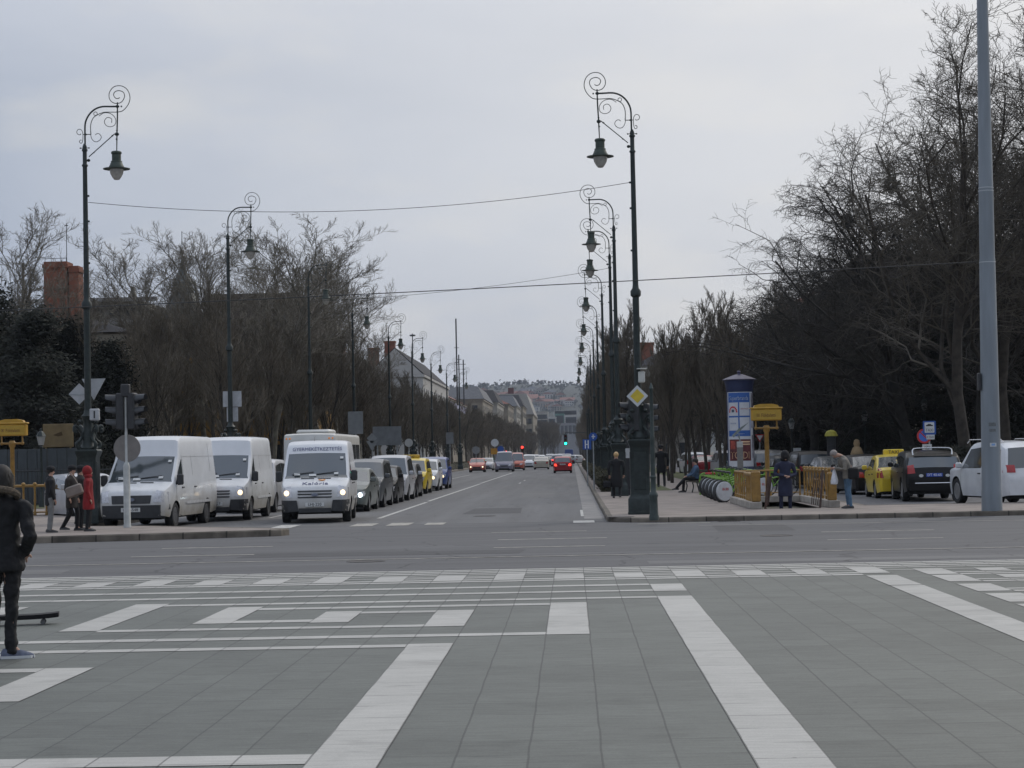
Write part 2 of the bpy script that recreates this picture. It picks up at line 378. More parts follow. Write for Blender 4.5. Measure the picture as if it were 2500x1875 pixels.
def dense(line, d=1.0):
    out = []; rnd = random.Random(3)
    for (a, b), (c, e) in zip(line, line[1:]):
        n = max(1, int(math.hypot(c-a, e-b) / d))
        for i in range(n): out.append((a + (c-a)*i/n + rnd.uniform(-.012, .012), b + (e-b)*i/n + rnd.uniform(-.012, .012)))
    return out + [line[-1]]
kerb('kerb_right', dense([(.95, 600), (.95, 200), (.95, 80), (.95, 51.55)]) [:-1] + cornerR + dense([(2.6, 50.05), (60, 50.05)]), .125)
kerb('kerb_left', dense([(-60, 43.6), (-14, 44.0), (-9.5, 45.0)]) + [(-7.3, 45.75), (-6.9, 46.0), (-6.8, 46.4), (-7.1, 46.8), (-11.0, 50.4), (-13.1, 51.2), (-13.1, 80), (-13.1, 600)], .155)
kerb('kerb_service', [(60, 57.1), (8.6, 57.1), (8.42, 57.5), (8.42, 400)], .125)
# lighter gutter strip along the avenue, verges and lane paint
sheet('gutter', [(.3, .87, 53.5, 600)], mat('gutter_concrete', (.22, .21, .2), .85, var=.25, vs=1.5), .004)
mk = [(-1.55, .6, 38.0, 38.1), (-1.6, .7, 41.5, 41.62), (-1.9, .3, 45.4, 45.52), (1.6, 3.4, 49.0, 49.12), (5.3, 7.7, 42.3, 42.42), (4.95, 7.2, 38.6, 38.7),
      (-8.5, -6.2, 40.4, 40.52), (-8.4, -6.05, 37.1, 37.2), (-14.5, -12.2, 38.2, 38.3), (11.2, 13.6, 40.2, 40.3)]
mk = [(a, b, c - .03, d + .03) for a, b, c, d in mk]
sheet('lane_dash_marking', mk, PAINTF, .004)
sheet('edge_line_marking', [(-60, 60, 34.48, 34.6), [(3.0, 47.2), (14, 46.4), (14, 46.52), (3.0, 47.32)]], PAINTF, .006)
zb = [(-7.9, -7.35, 50.9, 53.2), (-.0, .55, 50.6, 52.2)]
sheet('crossing_marking', zb, PAINT, .008)
sheet('crossing_marking_worn', [(-5.85, -5.25, 51.2, 53.2), (-4.9, -4.3, 51.2, 53.2), (-3.9, -3.4, 51.3, 52.8)], PAINTF, .006)
ln = [(-5.76, -5.62, 57.5, 76.5), (-5.8, -5.66, 78, 122), (-5.86, -5.72, 124, 190), (-3.3, -3.2, 120, 124), (-3.3, -3.2, 132, 136), (-9.35, -9.25, 60, 64), (-9.35, -9.25, 120, 180), (.22, .3, 56, 62)]
sheet('lane_line_marking', ln, PAINT, .004)
sheet('lawn_right', [(3.0, 4.3, 84, 320), (6.4, 8.3, 90, 320)], mat('winter_grass', (.075, .085, .03), .95, var=.4, vs=4, bump=.7, bs=30), .13)
sheet('lawn_left', [(-23, -14.6, 72, 320)], MATS['winter_grass'], .165)
sheet('park_ground', [(9, 120, 400, 900), (16.5, 120, 72, 400)], MATS['earth'], .01)
def blob_hedge(name, x0, x1, y0, y1, z0, z1, label, n=5200, seed=1, m=None):
    rnd = random.Random(seed); mb = MB()
    mb.box(x0+.15, x1-.15, y0+.1, y1-.1, z0, z1-.15)
    for _ in range(n):
        f = rnd.random(); y = y0 + (y1-y0) * rnd.random() ** 1.6
        if f < .4: p = Vector((rnd.uniform(x0, x1), y, z1 + rnd.gauss(-.05, .05)))
        elif f < .9: p = Vector((x0 + rnd.gauss(.05, .05) if rnd.random() < .7 else x1, y, rnd.uniform(z0, z1)))
        else: p = Vector((rnd.uniform(x0, x1), y0 + rnd.gauss(.04, .04), rnd.uniform(z0, z1)))
        a = Vector((rnd.gauss(0,1), rnd.gauss(0,1), rnd.gauss(0,1))).normalized(); b = a.orthogonal().normalized(); s = rnd.uniform(.04, .1)
        mb.add([p - a*s, p + b*s*.5, p + a*s, p - b*s*.5], [(0,1,2,3)])
    return tag(mb.build(name, m, smooth=0), label, 'hedge')
HEDGE = mat('hedge_leaves', (.045, .042, .022), .9, var=.5, vs=3)
# repairs and lids in the road surface
PATCH = asphalt_mat('patch_asphalt', (.07, .069, .07), 'x'); PATCHL = asphalt_mat('pale_patch_asphalt', (.135, .133, .13), 'x')
sheet('road_patch', [[(-6.2, 36.0), (-1.0, 35.8), (-.9, 37.2), (-6.1, 37.5)], [(3.2, 43.6), (4.9, 43.5), (5.0, 47.0), (3.3, 47.1)], [(-3.4, 60), (-1.6, 60), (-1.7, 66), (-3.3, 66.2)]], PATCH, .002)
sheet('pale_road_patch', [[(-13, 32.2), (-8.4, 32.0), (-8.5, 33.1), (-13, 33.4)], [(1.2, 31.6), (9.4, 31.4), (9.4, 32.3), (1.2, 32.5)], [(-2.2, 80), (-.8, 80), (-.8, 96), (-2.3, 96)]], PATCHL, .002)
blob_hedge('hedge', 1.25, 2.05, 84, 240, .12, .85, 'low clipped brown hedge along the kerb behind the right lamp standards', 9000, 1, HEDGE)
blob_hedge('hedge', -14.7, -13.5, 112, 300, .15, .95, 'low dark hedge along the far kerb behind the waiting queue', 6000, 2, HEDGE)

LID = mat('iron_cover', (.05, .045, .042), .6, .4, var=.35, vs=14, bump=.3, bs=40)
for x, y, r, lb in ((-3.6, 34.0, .34, 'round manhole cover in the cross road left of centre'), (4.2, 41.0, .34, 'round manhole cover in the cross road right of centre'), (-2.6, 57.8, .33, 'round manhole cover in the avenue near the crossing marks'), (9.5, 36.6, .3, 'round manhole cover in the cross road at the far right')):
    mb = MB(); mb.lathe([(r, -.01), (r, .007), (r*.92, .011), (r*.9, .007), (0, .007)], 24); o = mb.build('manhole_cover', LID, loc=(x, y, 0)); tag(o, lb, 'manhole cover')
for x, lb in ((3.9, 'iron drain grate at the foot of the right kerb, nearest the corner'), (8.9, 'iron drain grate at the foot of the right kerb, nearer the grey mast')):
    mb = MB(); mb.box(-.28, .28, -.2, -.17, -.01, .009); mb.box(-.28, .28, .17, .2, -.01, .009)
    for i in range(8): mb.box(-.27 + i*.07, -.235 + i*.07, -.168, .168, -.01, .007)
    tag(mb.build('drain_grate', LID, smooth=0, loc=(x, 49.72, 0)), lb, 'drain')
# ================================================================== VEHICLES  (local frame: +x forward, +y left)
GLASS = mat('car_glass', (.045, .055, .06), .06, var=0, spec=.9, coat=.6)
TYRE = mat('tyre_rubber', (.018, .018, .018), .85, var=.3, vs=20)
RIM = mat('alloy', (.35, .35, .36), .35, .7, var=.15, vs=15)
RIMD = mat('steel_wheel', (.12, .12, .125), .5, .4, var=.2, vs=15)
BLK = mat('black_trim', (.03, .031, .033), .6, var=.2, vs=8)
DARK = mat('dark_underside', (.008, .008, .008), .9, var=0)
LENS = mat('headlamp_lens', (.5, .5, .52), .12, .1, var=.2, vs=25, coat=.5)
LENS_ON = mat('lit_headlamp', (1, .9, .7), .3, var=0, emit=(1, .74, .42), es=2.0)
LENS_ONC = mat('lit_cool_headlamp', (.9, 1, 1), .3, var=0, emit=(.75, .95, 1), es=7.)
AMBER = mat('amber_lens', (.6, .2, .03), .25, var=.2, vs=30, emit=(1, .35, .05), es=.25)
TAIL = mat('tail_lens', (.32, .012, .012), .2, var=.2, vs=30, coat=.4)
TAIL_ON = mat('lit_tail_lens', (.9, .03, .02), .3, var=0, emit=(1, .05, .03), es=2.5)
CHROME = mat('chrome', (.6, .6, .6), .2, .9, var=0)
PLATE = mat('plate_white', (.6, .6, .58), .5, var=.1, vs=20)
PLATEB = mat('plate_blue', (.03, .08, .4), .5, var=.1, vs=20)
INK = mat('black_ink', (.02, .02, .022), .6, var=0)
WHITEINK = mat('white_ink', (.8, .8, .78), .6, var=0)
def paint(name, c, rough=.3, dirt=.12, c2=None):
    return mat(name, c, rough, var=dirt, vs=2.2, coat=(.12 if sum(c) < .1 else .3), spec=(.25 if sum(c) < .1 else .4), c2=c2)
def van_paint():
    if 'van_white' in MATS: return MATS['van_white']
    m = mat('van_white', (.62, .63, .64), .38, var=.06, vs=2, coat=.3)
    nt = m.node_tree; b = nt.nodes['Principled BSDF']; src = b.inputs['Base Color'].links[0].from_socket
    t = nt.nodes.new('ShaderNodeTexCoord'); s = nt.nodes.new('ShaderNodeSeparateXYZ'); nt.links.new(t.outputs['Object'], s.inputs[0])
    n = nt.nodes.new('ShaderNodeTexNoise'); n.inputs['Scale'].default_value = 3; n.inputs['Detail'].default_value = 6; nt.links.new(t.outputs['Object'], n.inputs['Vector'])
    a = math_(nt, 'ADD', s.outputs[2], math_(nt, 'MULTIPLY', n.outputs['Fac'], -.8))
    r = nt.nodes.new('ShaderNodeMapRange'); r.inputs['From Min'].default_value = .75; r.inputs['From Max'].default_value = -.15; nt.links.new(a, r.inputs['Value'])
    mx = nt.nodes.new('ShaderNodeMix'); mx.data_type = 'RGBA'; mx.inputs['B'].default_value = (.3, .27, .22, 1)     # road dirt on the sills
    nt.links.new(r.outputs[0], mx.inputs['Factor']); nt.links.new(src, mx.inputs['A']); nt.links.new(mx.outputs['Result'], b.inputs['Base Color'])
    return m
class Shape:
    """side profile, belt line and plan of one vehicle body"""
    def __init__(s, L, W, top, belt, plan, sill=.22, wheels=(-1.3, 1.3), wr=.31, tumble=.2, edge=.07, ws=None, rw=None, crown=.03):
        s.L, s.W, s.top, s.belt, s.plan, s.sill, s.wheels, s.wr, s.tumble, s.edge, s.ws, s.rw, s.crown = L, W, top, belt, plan, sill, wheels, wr, tumble, edge, ws, rw, crown
    def zt(s, x): return lerpf(s.top, x)
    def zb(s, x): return min(lerpf(s.belt, x), s.zt(x) - .03)
    def w(s, x): return lerpf(s.plan, x) * s.W / 2
    def side(s, x, z):
        w = s.w(x); zb = s.zb(x)
        if z <= zb:
            f = (z - s.sill) / max(.1, zb - s.sill)
            return w * (1 - .05 * (1 - min(1, max(0, f) * 3)) - .035 * max(0, f - .45) ** 1.2)
        return w * .978 - (z - zb) * s.tumble
    def zlow(s, x):
        z = s.sill
        e = min(abs(x - s.L/2), abs(x + s.L/2))
        if e < .5: z += (.5 - e) * .12
        for wx in s.wheels:
            d = abs(x - wx); r = s.wr + .055
            if d < r: z = max(z, s.wr + math.sqrt(r*r - d*d))
        return z
    def frontx(s, y, z, sg=1):
        x = s.L/2 * sg; st = .01 * sg
        for i in range(170):
            if s.side(x, z) >= abs(y) and s.zt(x) + s.crown >= z: return x
            x -= st
        return x
    def stations(s):
        xs = set(); n = int(s.L / .14)
        for i in range(n + 1): xs.add(round(-s.L/2 + s.L * i / n, 3))
        for p in (s.top, s.belt, s.plan):
            for a, _ in p:
                if -s.L/2 <= a <= s.L/2: xs.add(round(a, 3))
        for wx in s.wheels:
            r = s.wr + .055
            for k in range(15):
                xs.add(round(wx + r * math.cos(math.pi * k / 14) * .999, 3))
        for e in (.02, .06): xs.add(round(s.L/2 - e, 3)); xs.add(round(-s.L/2 + e, 3))
        xs = sorted(xs); out = [xs[0]]
        for x in xs[1:]:
            if x - out[-1] > .012: out.append(x)
        return out
    def section(s, x):
        zl, zb, zt = s.zlow(x), s.zb(x), s.zt(x)
        zl = min(zl, zb - .02); P = []
        for j in range(6):
            z = zl + (zb - zl) * j / 5; P.append((s.side(x, z), z))
        h = zt - zb; rc = min(s.edge, h * .5)
        for j in range(1, 4):
            z = zb + (h - rc) * j / 3; P.append((s.w(x)*.978 - (z - zb)*s.tumble, z))
        ye = P[-1][0]
        P.append((ye - rc * .3, zt - rc * .3)); P.append((ye - rc, zt))
        for f in (.72, .4, .0): P.append(((ye - rc) * f, zt + s.crown * (1 - f * f)))
        return P
    def mesh(s):
        xs = s.stations(); secs = [s.section(x) for x in xs]; n = len(secs[0])
        body, wsf, rwf = MB(), MB(), MB()
        full = []
        for x, P in zip(xs, secs):
            full.append([(x, y, z) for y, z in P] + [(x, -y, z) for y, z in reversed(P[:-1])])
        m = len(full[0]); vs = [p for r in full for p in r]
        bf, wf, rf = [], [], []
        for i in range(len(xs) - 1):
            xm = (xs[i] + xs[i+1]) / 2
            for j in range(m - 1):
                q = (i*m+j, i*m+j+1, (i+1)*m+j+1, (i+1)*m+j)
                top = 10 <= j <= m - 12
                if top and s.ws and s.ws[0] < xm < s.ws[1]: wf.append(q)
                elif top and s.rw and s.rw[0] < xm < s.rw[1]: rf.append(q)
                else: bf.append(q)
        for i in (0, len(xs) - 1):
            for j in range(n - 1):
                q = (i*m+j, i*m+j+1, i*m+m-2-j, i*m+m-1-j); bf.append(q if i else q[::-1])
        def sub(fs):
            mb = MB(); ids = {}; 
            for f in fs:
                for k in f:
                    if k not in ids: ids[k] = len(ids)
            inv = sorted(ids, key=ids.get); mb.add([vs[k] for k in inv], [tuple(dict.fromkeys(ids[k] for k in f)) for f in fs]); return mb
        return sub(bf), sub(wf) if wf else None, sub(rf) if rf else None
    def patch(s, quad, sg=1, off=.012, n=5, m=4, mb=None, mi=0):
        """quad of 4 (y, z) corners laid on the nose (sg=1) or the tail (sg=-1)"""
        mb = mb or MB(); (a, b, c, d) = [Vector((p[0], p[1])) for p in quad]; g = []
        for i in range(m + 1):
            for j in range(n + 1):
                p = a.lerp(b, j/n).lerp(d.lerp(c, j/n), i/m)
                g.append((s.frontx(p.x, p.y, sg) + off * sg, p.x, p.y))
        k = len(g); back = [(x - .03 * sg, y, z) for x, y, z in g]; fs = []
        for i in range(m):
            for j in range(n):
                q = (i*(n+1)+j, i*(n+1)+j+1, (i+1)*(n+1)+j+1, (i+1)*(n+1)+j); fs.append(q)
        rim = [j for j in range(n+1)] + [i*(n+1)+n for i in range(1, m+1)] + [m*(n+1)+j for j in range(n-1, -1, -1)] + [i*(n+1) for i in range(m-1, 0, -1)]
        for i in range(len(rim)): a_, b_ = rim[i], rim[(i+1) % len(rim)]; fs.append((a_, b_, b_ + k, a_ + k))
        mb.add(g + back, fs, mi); return mb
    def sidepatch(s, poly, sg=1, off=.006, mb=None, n=6, mi=0):
        """poly = 4 (x, z) corners laid on the flank"""
        mb = mb or MB(); (a, b, c, d) = [Vector((p[0], p[1])) for p in poly]; g = []
        for i in range(4):
            for j in range(n + 1):
                p = a.lerp(b, j/n).lerp(d.lerp(c, j/n), i/3); g.append((p.x, sg * (s.side(p.x, p.y) + off), p.y))
        fs = [(i*(n+1)+j, i*(n+1)+j+1, (i+1)*(n+1)+j+1, (i+1)*(n+1)+j) for i in range(3) for j in range(n)]
        mb.add(g, fs, mi); return mb
def wheel_mb(r, wd):
    t = MB(); h = wd / 2
    prof = [(r*.62, -h*.8), (r*.8, -h), (r*.95, -h*.95), (r, -h*.6), (r, h*.6), (r*.95, h*.95), (r*.8, h), (r*.62, h*.8), (r*.6, h*.3), (r*.6, -h*.3)]
    n = 22; rs = []
    for k in range(n):
        a = 2*math.pi*k/n; rs.append([(p*math.cos(a), q, p*math.sin(a)) for p, q in prof])
    rs.append(rs[0]); t.rings(rs, cap=False)
    return t
def rim_mb(r, wd, sg, spokes=5):
    t = MB(); h = wd/2 * sg
    n = 20; R0 = r * .64
    rs = [[(R0*f*math.cos(2*math.pi*k/n), y*h, R0*f*math.sin(2*math.pi*k/n)) for k in range(n)] for f, y in ((1, .86), (.93, .9), (.9, .5), (.3, .5), (.28, .85), (.1, .9))]
    t.rings(rs, cap=True)
    for i in range(spokes):
        a = 2*math.pi*i/spokes; M = Matrix.Rotation(-a, 4, 'Y')
        t.rbox(R0*.2, R0*.95, min(h*.5, h*.86), max(h*.5, h*.86), -R0*.13, R0*.13, .01, M=M)
    return t
def vehicle(name, label, cat, loc, heading, S, pm, kind='car', lights='off', tails='off', group=None, plate=None, platem=None, rimm=None, windows=(), pillars=None,
            lamp=None, tail=None, bumper=None, grille=None, mirrors=True, near=True, rough=None, shadow_skirt=True, steel=False, mirror_m=None, doors=(), handles=()):
    t = empty(name, (loc[0], loc[1], loc[2] if len(loc) > 2 else 0), heading, label, cat, group)
    b, wsm, rwm = S.mesh()
    body = b.build('body', pm, t, 40)
    u = MB(); u.box(-S.L/2+.12, S.L/2-.12, -S.W/2*.8, S.W/2*.8, S.sill-.05, max(S.sill + .1, S.wr*2 + .08))
    u.build('underbody', DARK, t, 0)
    if wsm: wsm.build('windscreen', GLASS, t, 60)
    if rwm: rwm.build('rear_window', GLASS, t, 60)
    for sg in (1, -1):
        for q in windows:
            S.sidepatch(q, sg, .007).build('side_window', GLASS, t, 60)
    wd = .2 if S.wr < .33 else .24
    for wx in S.wheels:
        for sg in (1, -1):
            y = sg * (S.w(wx) - wd/2 - .015)
            wo_ = wheel_mb(S.wr, wd).build('wheel', TYRE, t, 50, loc=(wx, y, S.wr))
            if near: rim_mb(S.wr, wd, sg, 5 if not steel else 8).build('rim', rimm or (RIMD if steel else RIM), wo_, 40)
    lm = {'off': LENS, 'on': LENS_ON, 'cool': LENS_ONC}[lights]
    for sg in (1, -1):
        if lamp:
            q = [(sg*y, z) for y, z in lamp]
            hl = S.patch(q, 1, .014).build('headlight', LENS, t, 30)
            if lights != 'off' and lights:
                yc = sum(p[0] for p in q)/4; zc = sum(p[1] for p in q)/4 - .02; x = S.frontx(yc, zc) + .02
                d = MB(); d.ball((x, yc, zc), .075, 10, 7, sc=(.35, 1, 1)); d.build('bulb', lm, hl)
        if tail:
            q = [(sg*y, z) for y, z in tail]
            S.patch(q, -1, .014).build('tail_light', TAIL_ON if tails == 'on' else TAIL, t, 30)
    if bumper:
        for (q, sg) in bumper:
            mb = MB(); S.patch(q, sg, .03, n=12, m=3, mb=mb); mb.build('bumper', BLK, t, 30)
    if grille:
        mb = MB()
        for q in grille: S.patch(q, 1, .02, n=6, m=2, mb=mb)
        mb.build('grille', BLK, t, 30)
    if mirrors:
        xm = (S.ws[0] * .35 + S.ws[1] * .65) if S.ws else S.L * .3
        zm = S.zb(xm) + .1
        for sg in (1, -1):
            y = sg * (S.side(xm, zm) + .11); mb = MB()
            mh = .11 if kind == 'car' else .2
            mb.rbox(xm-.05, xm+.06, y-.09, y+.09, zm-mh*.5, zm+mh, .03); mb.box(xm-.02, xm+.02, min(y, y-sg*.14), max(y, y-sg*.14), zm-.03, zm+.0)
            mb.build('mirror', mirror_m or (pm if kind == 'car' else BLK), t, 30)
    if near and doors:
        for sg in (1, -1):
            for (x, z0, z1) in doors:
                S.sidepatch([(x-.008, z0), (x+.008, z0), (x+.008, z1), (x-.008, z1)], sg, .004, None, 1).build('door_seam', BLK, t, 0)
    if near and handles:
        for sg in (1, -1):
            for (x, z) in handles:
                mb = MB(); y = sg*(S.side(x, z)+.012); mb.rbox(x-.09, x+.09, y-.02, y+.02, z-.018, z+.018, .008); mb.build('door_handle', BLK, t, 30)
    if plate:
        sg, txt, z, y0 = plate[0], plate[1], plate[2], (plate[3] if len(plate) > 3 else 0)
        x = S.frontx(y0, z, sg) + .035*sg
        mb = MB(); mb.box(min(x, x+.012*sg), max(x, x+.012*sg), y0-.26, y0+.26, z-.056, z+.056)
        p = mb.build('number_plate', platem or PLATE, t, 0)
        mb = MB(); text_mesh(mb, txt, .115, basis((x + .016*sg, y0, z), (0, sg, 0), (0, 0, 1)), sx=1.0, depth=.004)
        mb.build('lettering', WHITEINK if platem is PLATEB else INK, p, 0)
    return t
# ---- body types
def hatch(L=4.1, W=1.72, H=1.46, wr=.3, hood=.92, cowl=1.0, tailz=.98, suv=0.):
    h = L/2; k = H
    top = [(-h, tailz-.12), (-h+.05, tailz), (-h+.32, k-.14), (-h+.62, k-.03), (-.2, k), (.25, k-.03), (h-1.55, k-.1), (h-.98, cowl), (h-.5, hood-.04), (h-.12, hood-.2), (h, hood-.34)]
    belt = [(-h, tailz-.1), (-h+.4, tailz-.02), (h-1.0, cowl-.06), (h, cowl-.1)]
    plan = [(-h, .82), (-h+.1, .9), (-h+.5, .985), (0, 1), (h-.7, .985), (h-.25, .9), (h-.06, .78), (h, .7)]
    return Shape(L, W, top, belt, plan, .2+suv, (-h+.75, h-.83), wr, .26, .08, ws=(h-1.56, h-.97), rw=(-h+.049, -h+.33))
def sedan(L=4.5, W=1.75, H=1.43, wr=.31):
    h = L/2
    top = [(-h, .8), (-h+.06, .98), (-h+.6, 1.05), (-h+1.2, H-.08), (-.35, H), (.3, H-.02), (h-1.72, H-.12), (h-1.08, .98), (h-.5, .88), (h-.12, .74), (h, .6)]
    belt = [(-h, .92), (-h+.6, .97), (h-1.1, .93), (h, .85)]
    plan = [(-h, .82), (-h+.12, .92), (-h+.5, .985), (0, 1), (h-.7, .985), (h-.25, .9), (h-.06, .78), (h, .7)]
    return Shape(L, W, top, belt, plan, .2, (-h+.98, h-.85), wr, .27, .09, ws=(h-1.73, h-1.07), rw=(-h+.61, -h+1.21))
def mpv(L=4.3, W=1.8, H=1.66, wr=.32):
    h = L/2
    top = [(-h, .95), (-h+.05, 1.08), (-h+.25, H-.16), (-h+.5, H-.03), (0, H), (.4, H-.03), (h-1.35, H-.12), (h-.72, 1.06), (h-.35, .96), (h-.08, .78), (h, .62)]
    belt = [(-h, 1.02), (h-.8, 1.0), (h, .92)]
    plan = [(-h, .84), (-h+.1, .92), (-h+.5, .985), (0, 1), (h-.7, .985), (h-.25, .9), (h-.06, .78), (h, .7)]
    return Shape(L, W, top, belt, plan, .22, (-h+.78, h-.85), wr, .2, .08, ws=(h-1.36, h-.71), rw=(-h+.049, -h+.26))
def suv(L=4.8, W=1.93, H=1.7, wr=.38):
    h = L/2
    top = [(-h, .8), (-h+.08, 1.08), (-h+.35, H-.2), (-h+.75, H-.04), (0, H), (.4, H-.03), (h-1.85, H-.12), (h-1.2, 1.15), (h-.35, 1.08), (h-.1, .98), (h-.02, .8), (h, .7)]
    belt = [(-h, 1.05), (-h+.5, 1.09), (h-1.2, 1.06), (h, 1.0)]
    plan = [(-h, .84), (-h+.1, .93), (-h+.5, .99), (0, 1), (h-.7, .985), (h-.25, .92), (h-.06, .8), (h, .74)]
    return Shape(L, W, top, belt, plan, .27, (-h+.98, h-.95), wr, .24, .1, ws=(h-1.86, h-1.19), rw=(-h+.081, -h+.36))
def van(L=5.4, W=1.98, H=2.5):
    h = L/2
    top = [(-h, H-.08), (-h+.08, H-.01), (-.4, H), (h-2.05, H-.02), (h-1.75, H-.12), (h-1.52, 1.93), (h-.86, 1.24), (h-.5, 1.14), (h-.16, 1.0), (h-.05, .86), (h, .62)]
    belt = [(-h, 1.22), (h-1.6, 1.22), (h-.86, 1.12), (h, .95)]
    plan = [(-h, .97), (-h+.05, 1), (0, 1), (h-1.2, 1), (h-.5, .97), (h-.16, .9), (h-.04, .82), (h, .78)]
    return Shape(L, W, top, belt, plan, .3, (-h+1.15, h-.95), .34, .11, .1, ws=(h-1.53, h-.85), crown=.02)
def transit(loc, heading, label, H=2.5, lights='off', plate='LAV-327', face='silver', L=5.4, sign=None, name='delivery_van', taxi=None):
    S = van(L=L, H=H); h = L/2; pm = van_paint()
    white_grille = face == 'white'
    t = vehicle(name, label, 'van', loc, heading, S, pm, kind='van', lights=lights, tails='off', group='white panel vans waiting at the junction', plate=(1, plate, .52, 0), steel=True,
        windows=[[(h-1.75, 1.2), (h-1.0, 1.16), (h-1.3, 1.52), (h-1.75, 1.86)]],
        lamp=[(.6, .72), (.93, .7), (.93, .98), (.66, 1.04)],
        bumper=[([(-.95, .3), (.95, .3), (.95, .64), (-.95, .64)], 1)] if not white_grille else [([(-.95, .3), (-.45, .34), (-.5, .64), (-.95, .64)], 1), ([(.95, .3), (.45, .34), (.5, .64), (.95, .64)], 1), ([(-.45, .3), (.45, .3), (.45, .42), (-.45, .42)], 1)],
        tail=[(.82, .95), (.93, .95), (.91, 1.4), (.82, 1.4)],
        grille=[[(-.52, .68), (.52, .68), (.55, .9), (-.55, .9)]] if not white_grille else [[(-.46, .7+.085*i), (.46, .7+.085*i), (.48, .74+.085*i), (-.48, .74+.085*i)] for i in range(3)],
        doors=[(h-1.82, .4, 1.95), (h-1.02, .75, 1.2), (-h+.62, .4, 2.3), (-.1, .4, 1.95)], handles=[(h-1.65, 1.08), (-.25, 1.08)], mirror_m=BLK)
    # rubbing ribs, roof seam, bonnet intake, wipers, aerial
    for sg in (1, -1):
        mb = MB(); S.sidepatch([(-h+.1, 1.92), (h-1.9, 1.92), (h-1.9, 1.94), (-h+.1, 1.94)], sg, .008, mb, 3); S.sidepatch([(-h+.75, .62), (h-1.9, .62), (h-1.9, .7), (-h+.75, .7)], sg, .02, mb, 3)
        mb.build('side_rib', mat('van_rib', (.45, .45, .45), .5, var=.2), t, 0)
    mb = MB(); x = h-.74
    for y0, y1 in ((-.42, -.05), (.05, .42)): mb.tube([(x, y0, S.zt(x)+.028), (x+.02, y1, S.zt(x+.02)+.028)], .016, 5)
    mb.build('bonnet_slot', BLK, t)
    mb = MB()
    for y0, y1 in ((-.75, -.08), (-.02, .65)): 
        xa = h-.98; xb = h-.93; mb.tube([(xb, y0*.9, S.zt(xb)+.035), (xa, y1*.9, S.zt(xa)+.05)], .012, 5)
    mb.build('wiper', BLK, t)
    mb = MB(); mb.tube([(h-1.95, -.1, H), (h-2.25, -.1, H+.13)], .006, 4); mb.build('aerial', BLK, t)
    for y0_, w_, z_ in ((-.62, .16, 1.33), (.5, .12, 1.34), (.66, .09, 1.78), (-.2, .2, 1.3)):
        S.patch([(y0_, z_), (y0_ + w_, z_), (y0_ + w_, z_ + .06), (y0_, z_ + .06)], 1, .032, 2, 1).build('windscreen_sticker', PLATE, t, 0)
    mb = MB(); z = .79; x = S.frontx(0, z)+.045; rs = []
    mb.lathe([(.0, 0), (.1, .0), (.1, .012), (0, .014)], 20, M=Matrix.Translation((x, 0, z)) @ Matrix.Rotation(math.pi/2, 4, 'Y') @ Matrix.Diagonal((.45, 1, 1, 1)))
    mb.build('badge', mat('badge_blue_grey', (.2, .22, .28), .3, .5, var=.1), t)
    if sign:
        mb = MB()
        def wrap(p, z0=2.06, s=1):
            y = p.x; x = S.frontx(y, z0 + p.y) + .02 + p.z; return Vector((x, y, z0 + p.y))
        text_mesh(mb, 'GYERMEKÉTKEZTETÉS', .135, None, wrap=wrap, sx=1.05); mb.build('lettering', mat('navy_letter', (.05, .06, .16), .5, var=0), t, 0)
        mb = MB()
        def wrap2(p, z0=1.1): 
            return Vector((S.frontx(p.x*.98, 1.02 + p.y*.62) + .03 + p.z, p.x - .02, 1.02 + p.y*.62 + .01))
        def hood(p):
            xx = h - .2 - p.y * .78; return Vector((xx, p.x, S.zt(xx) + .03))
        text_mesh(mb, 'Kalória', .3, None, wrap=lambda p: Vector((h-.33 - p.y*.85, p.x, S.zt(h-.33 - p.y*.85) + .026 + p.z)), sx=.85); mb.build('logo_lettering', MATS['navy_letter'], t, 0)
        mb = MB()
        for a in range(-3, 4):
            x0, y0 = h-.52, .18
            mb.tube([(x0 , y0, S.zt(x0)+.03), (x0 - .1*math.cos(a*.5), y0 + .1*math.sin(a*.5), S.zt(x0-.1)+.03)], .012, 4)
        mb.build('logo_rays', mat('logo_orange', (.75, .3, .04), .5, var=0), t)
    return t
DOWN = -math.pi/2         # facing the camera
UP = math.pi/2
transit((-11.62, 55.0, 0), DOWN - R_(4), 'white high-roof van with black bumper and unlit headlights beside the round sign back', H=2.5, lights='off', plate='LCA-548')
transit((-10.57, 60.4, 0), DOWN, 'white high-roof van with lit headlights between the turning van and the lettered van', H=2.5, lights='on', plate='LAV-327', face='white')
transit((-7.33, 56.9, 0), DOWN + R_(4), 'white van with blue lettering above its windscreen and a logo on its bonnet', H=2.3, lights='on', plate='LHJ-220', face='white', L=4.9, sign=True)
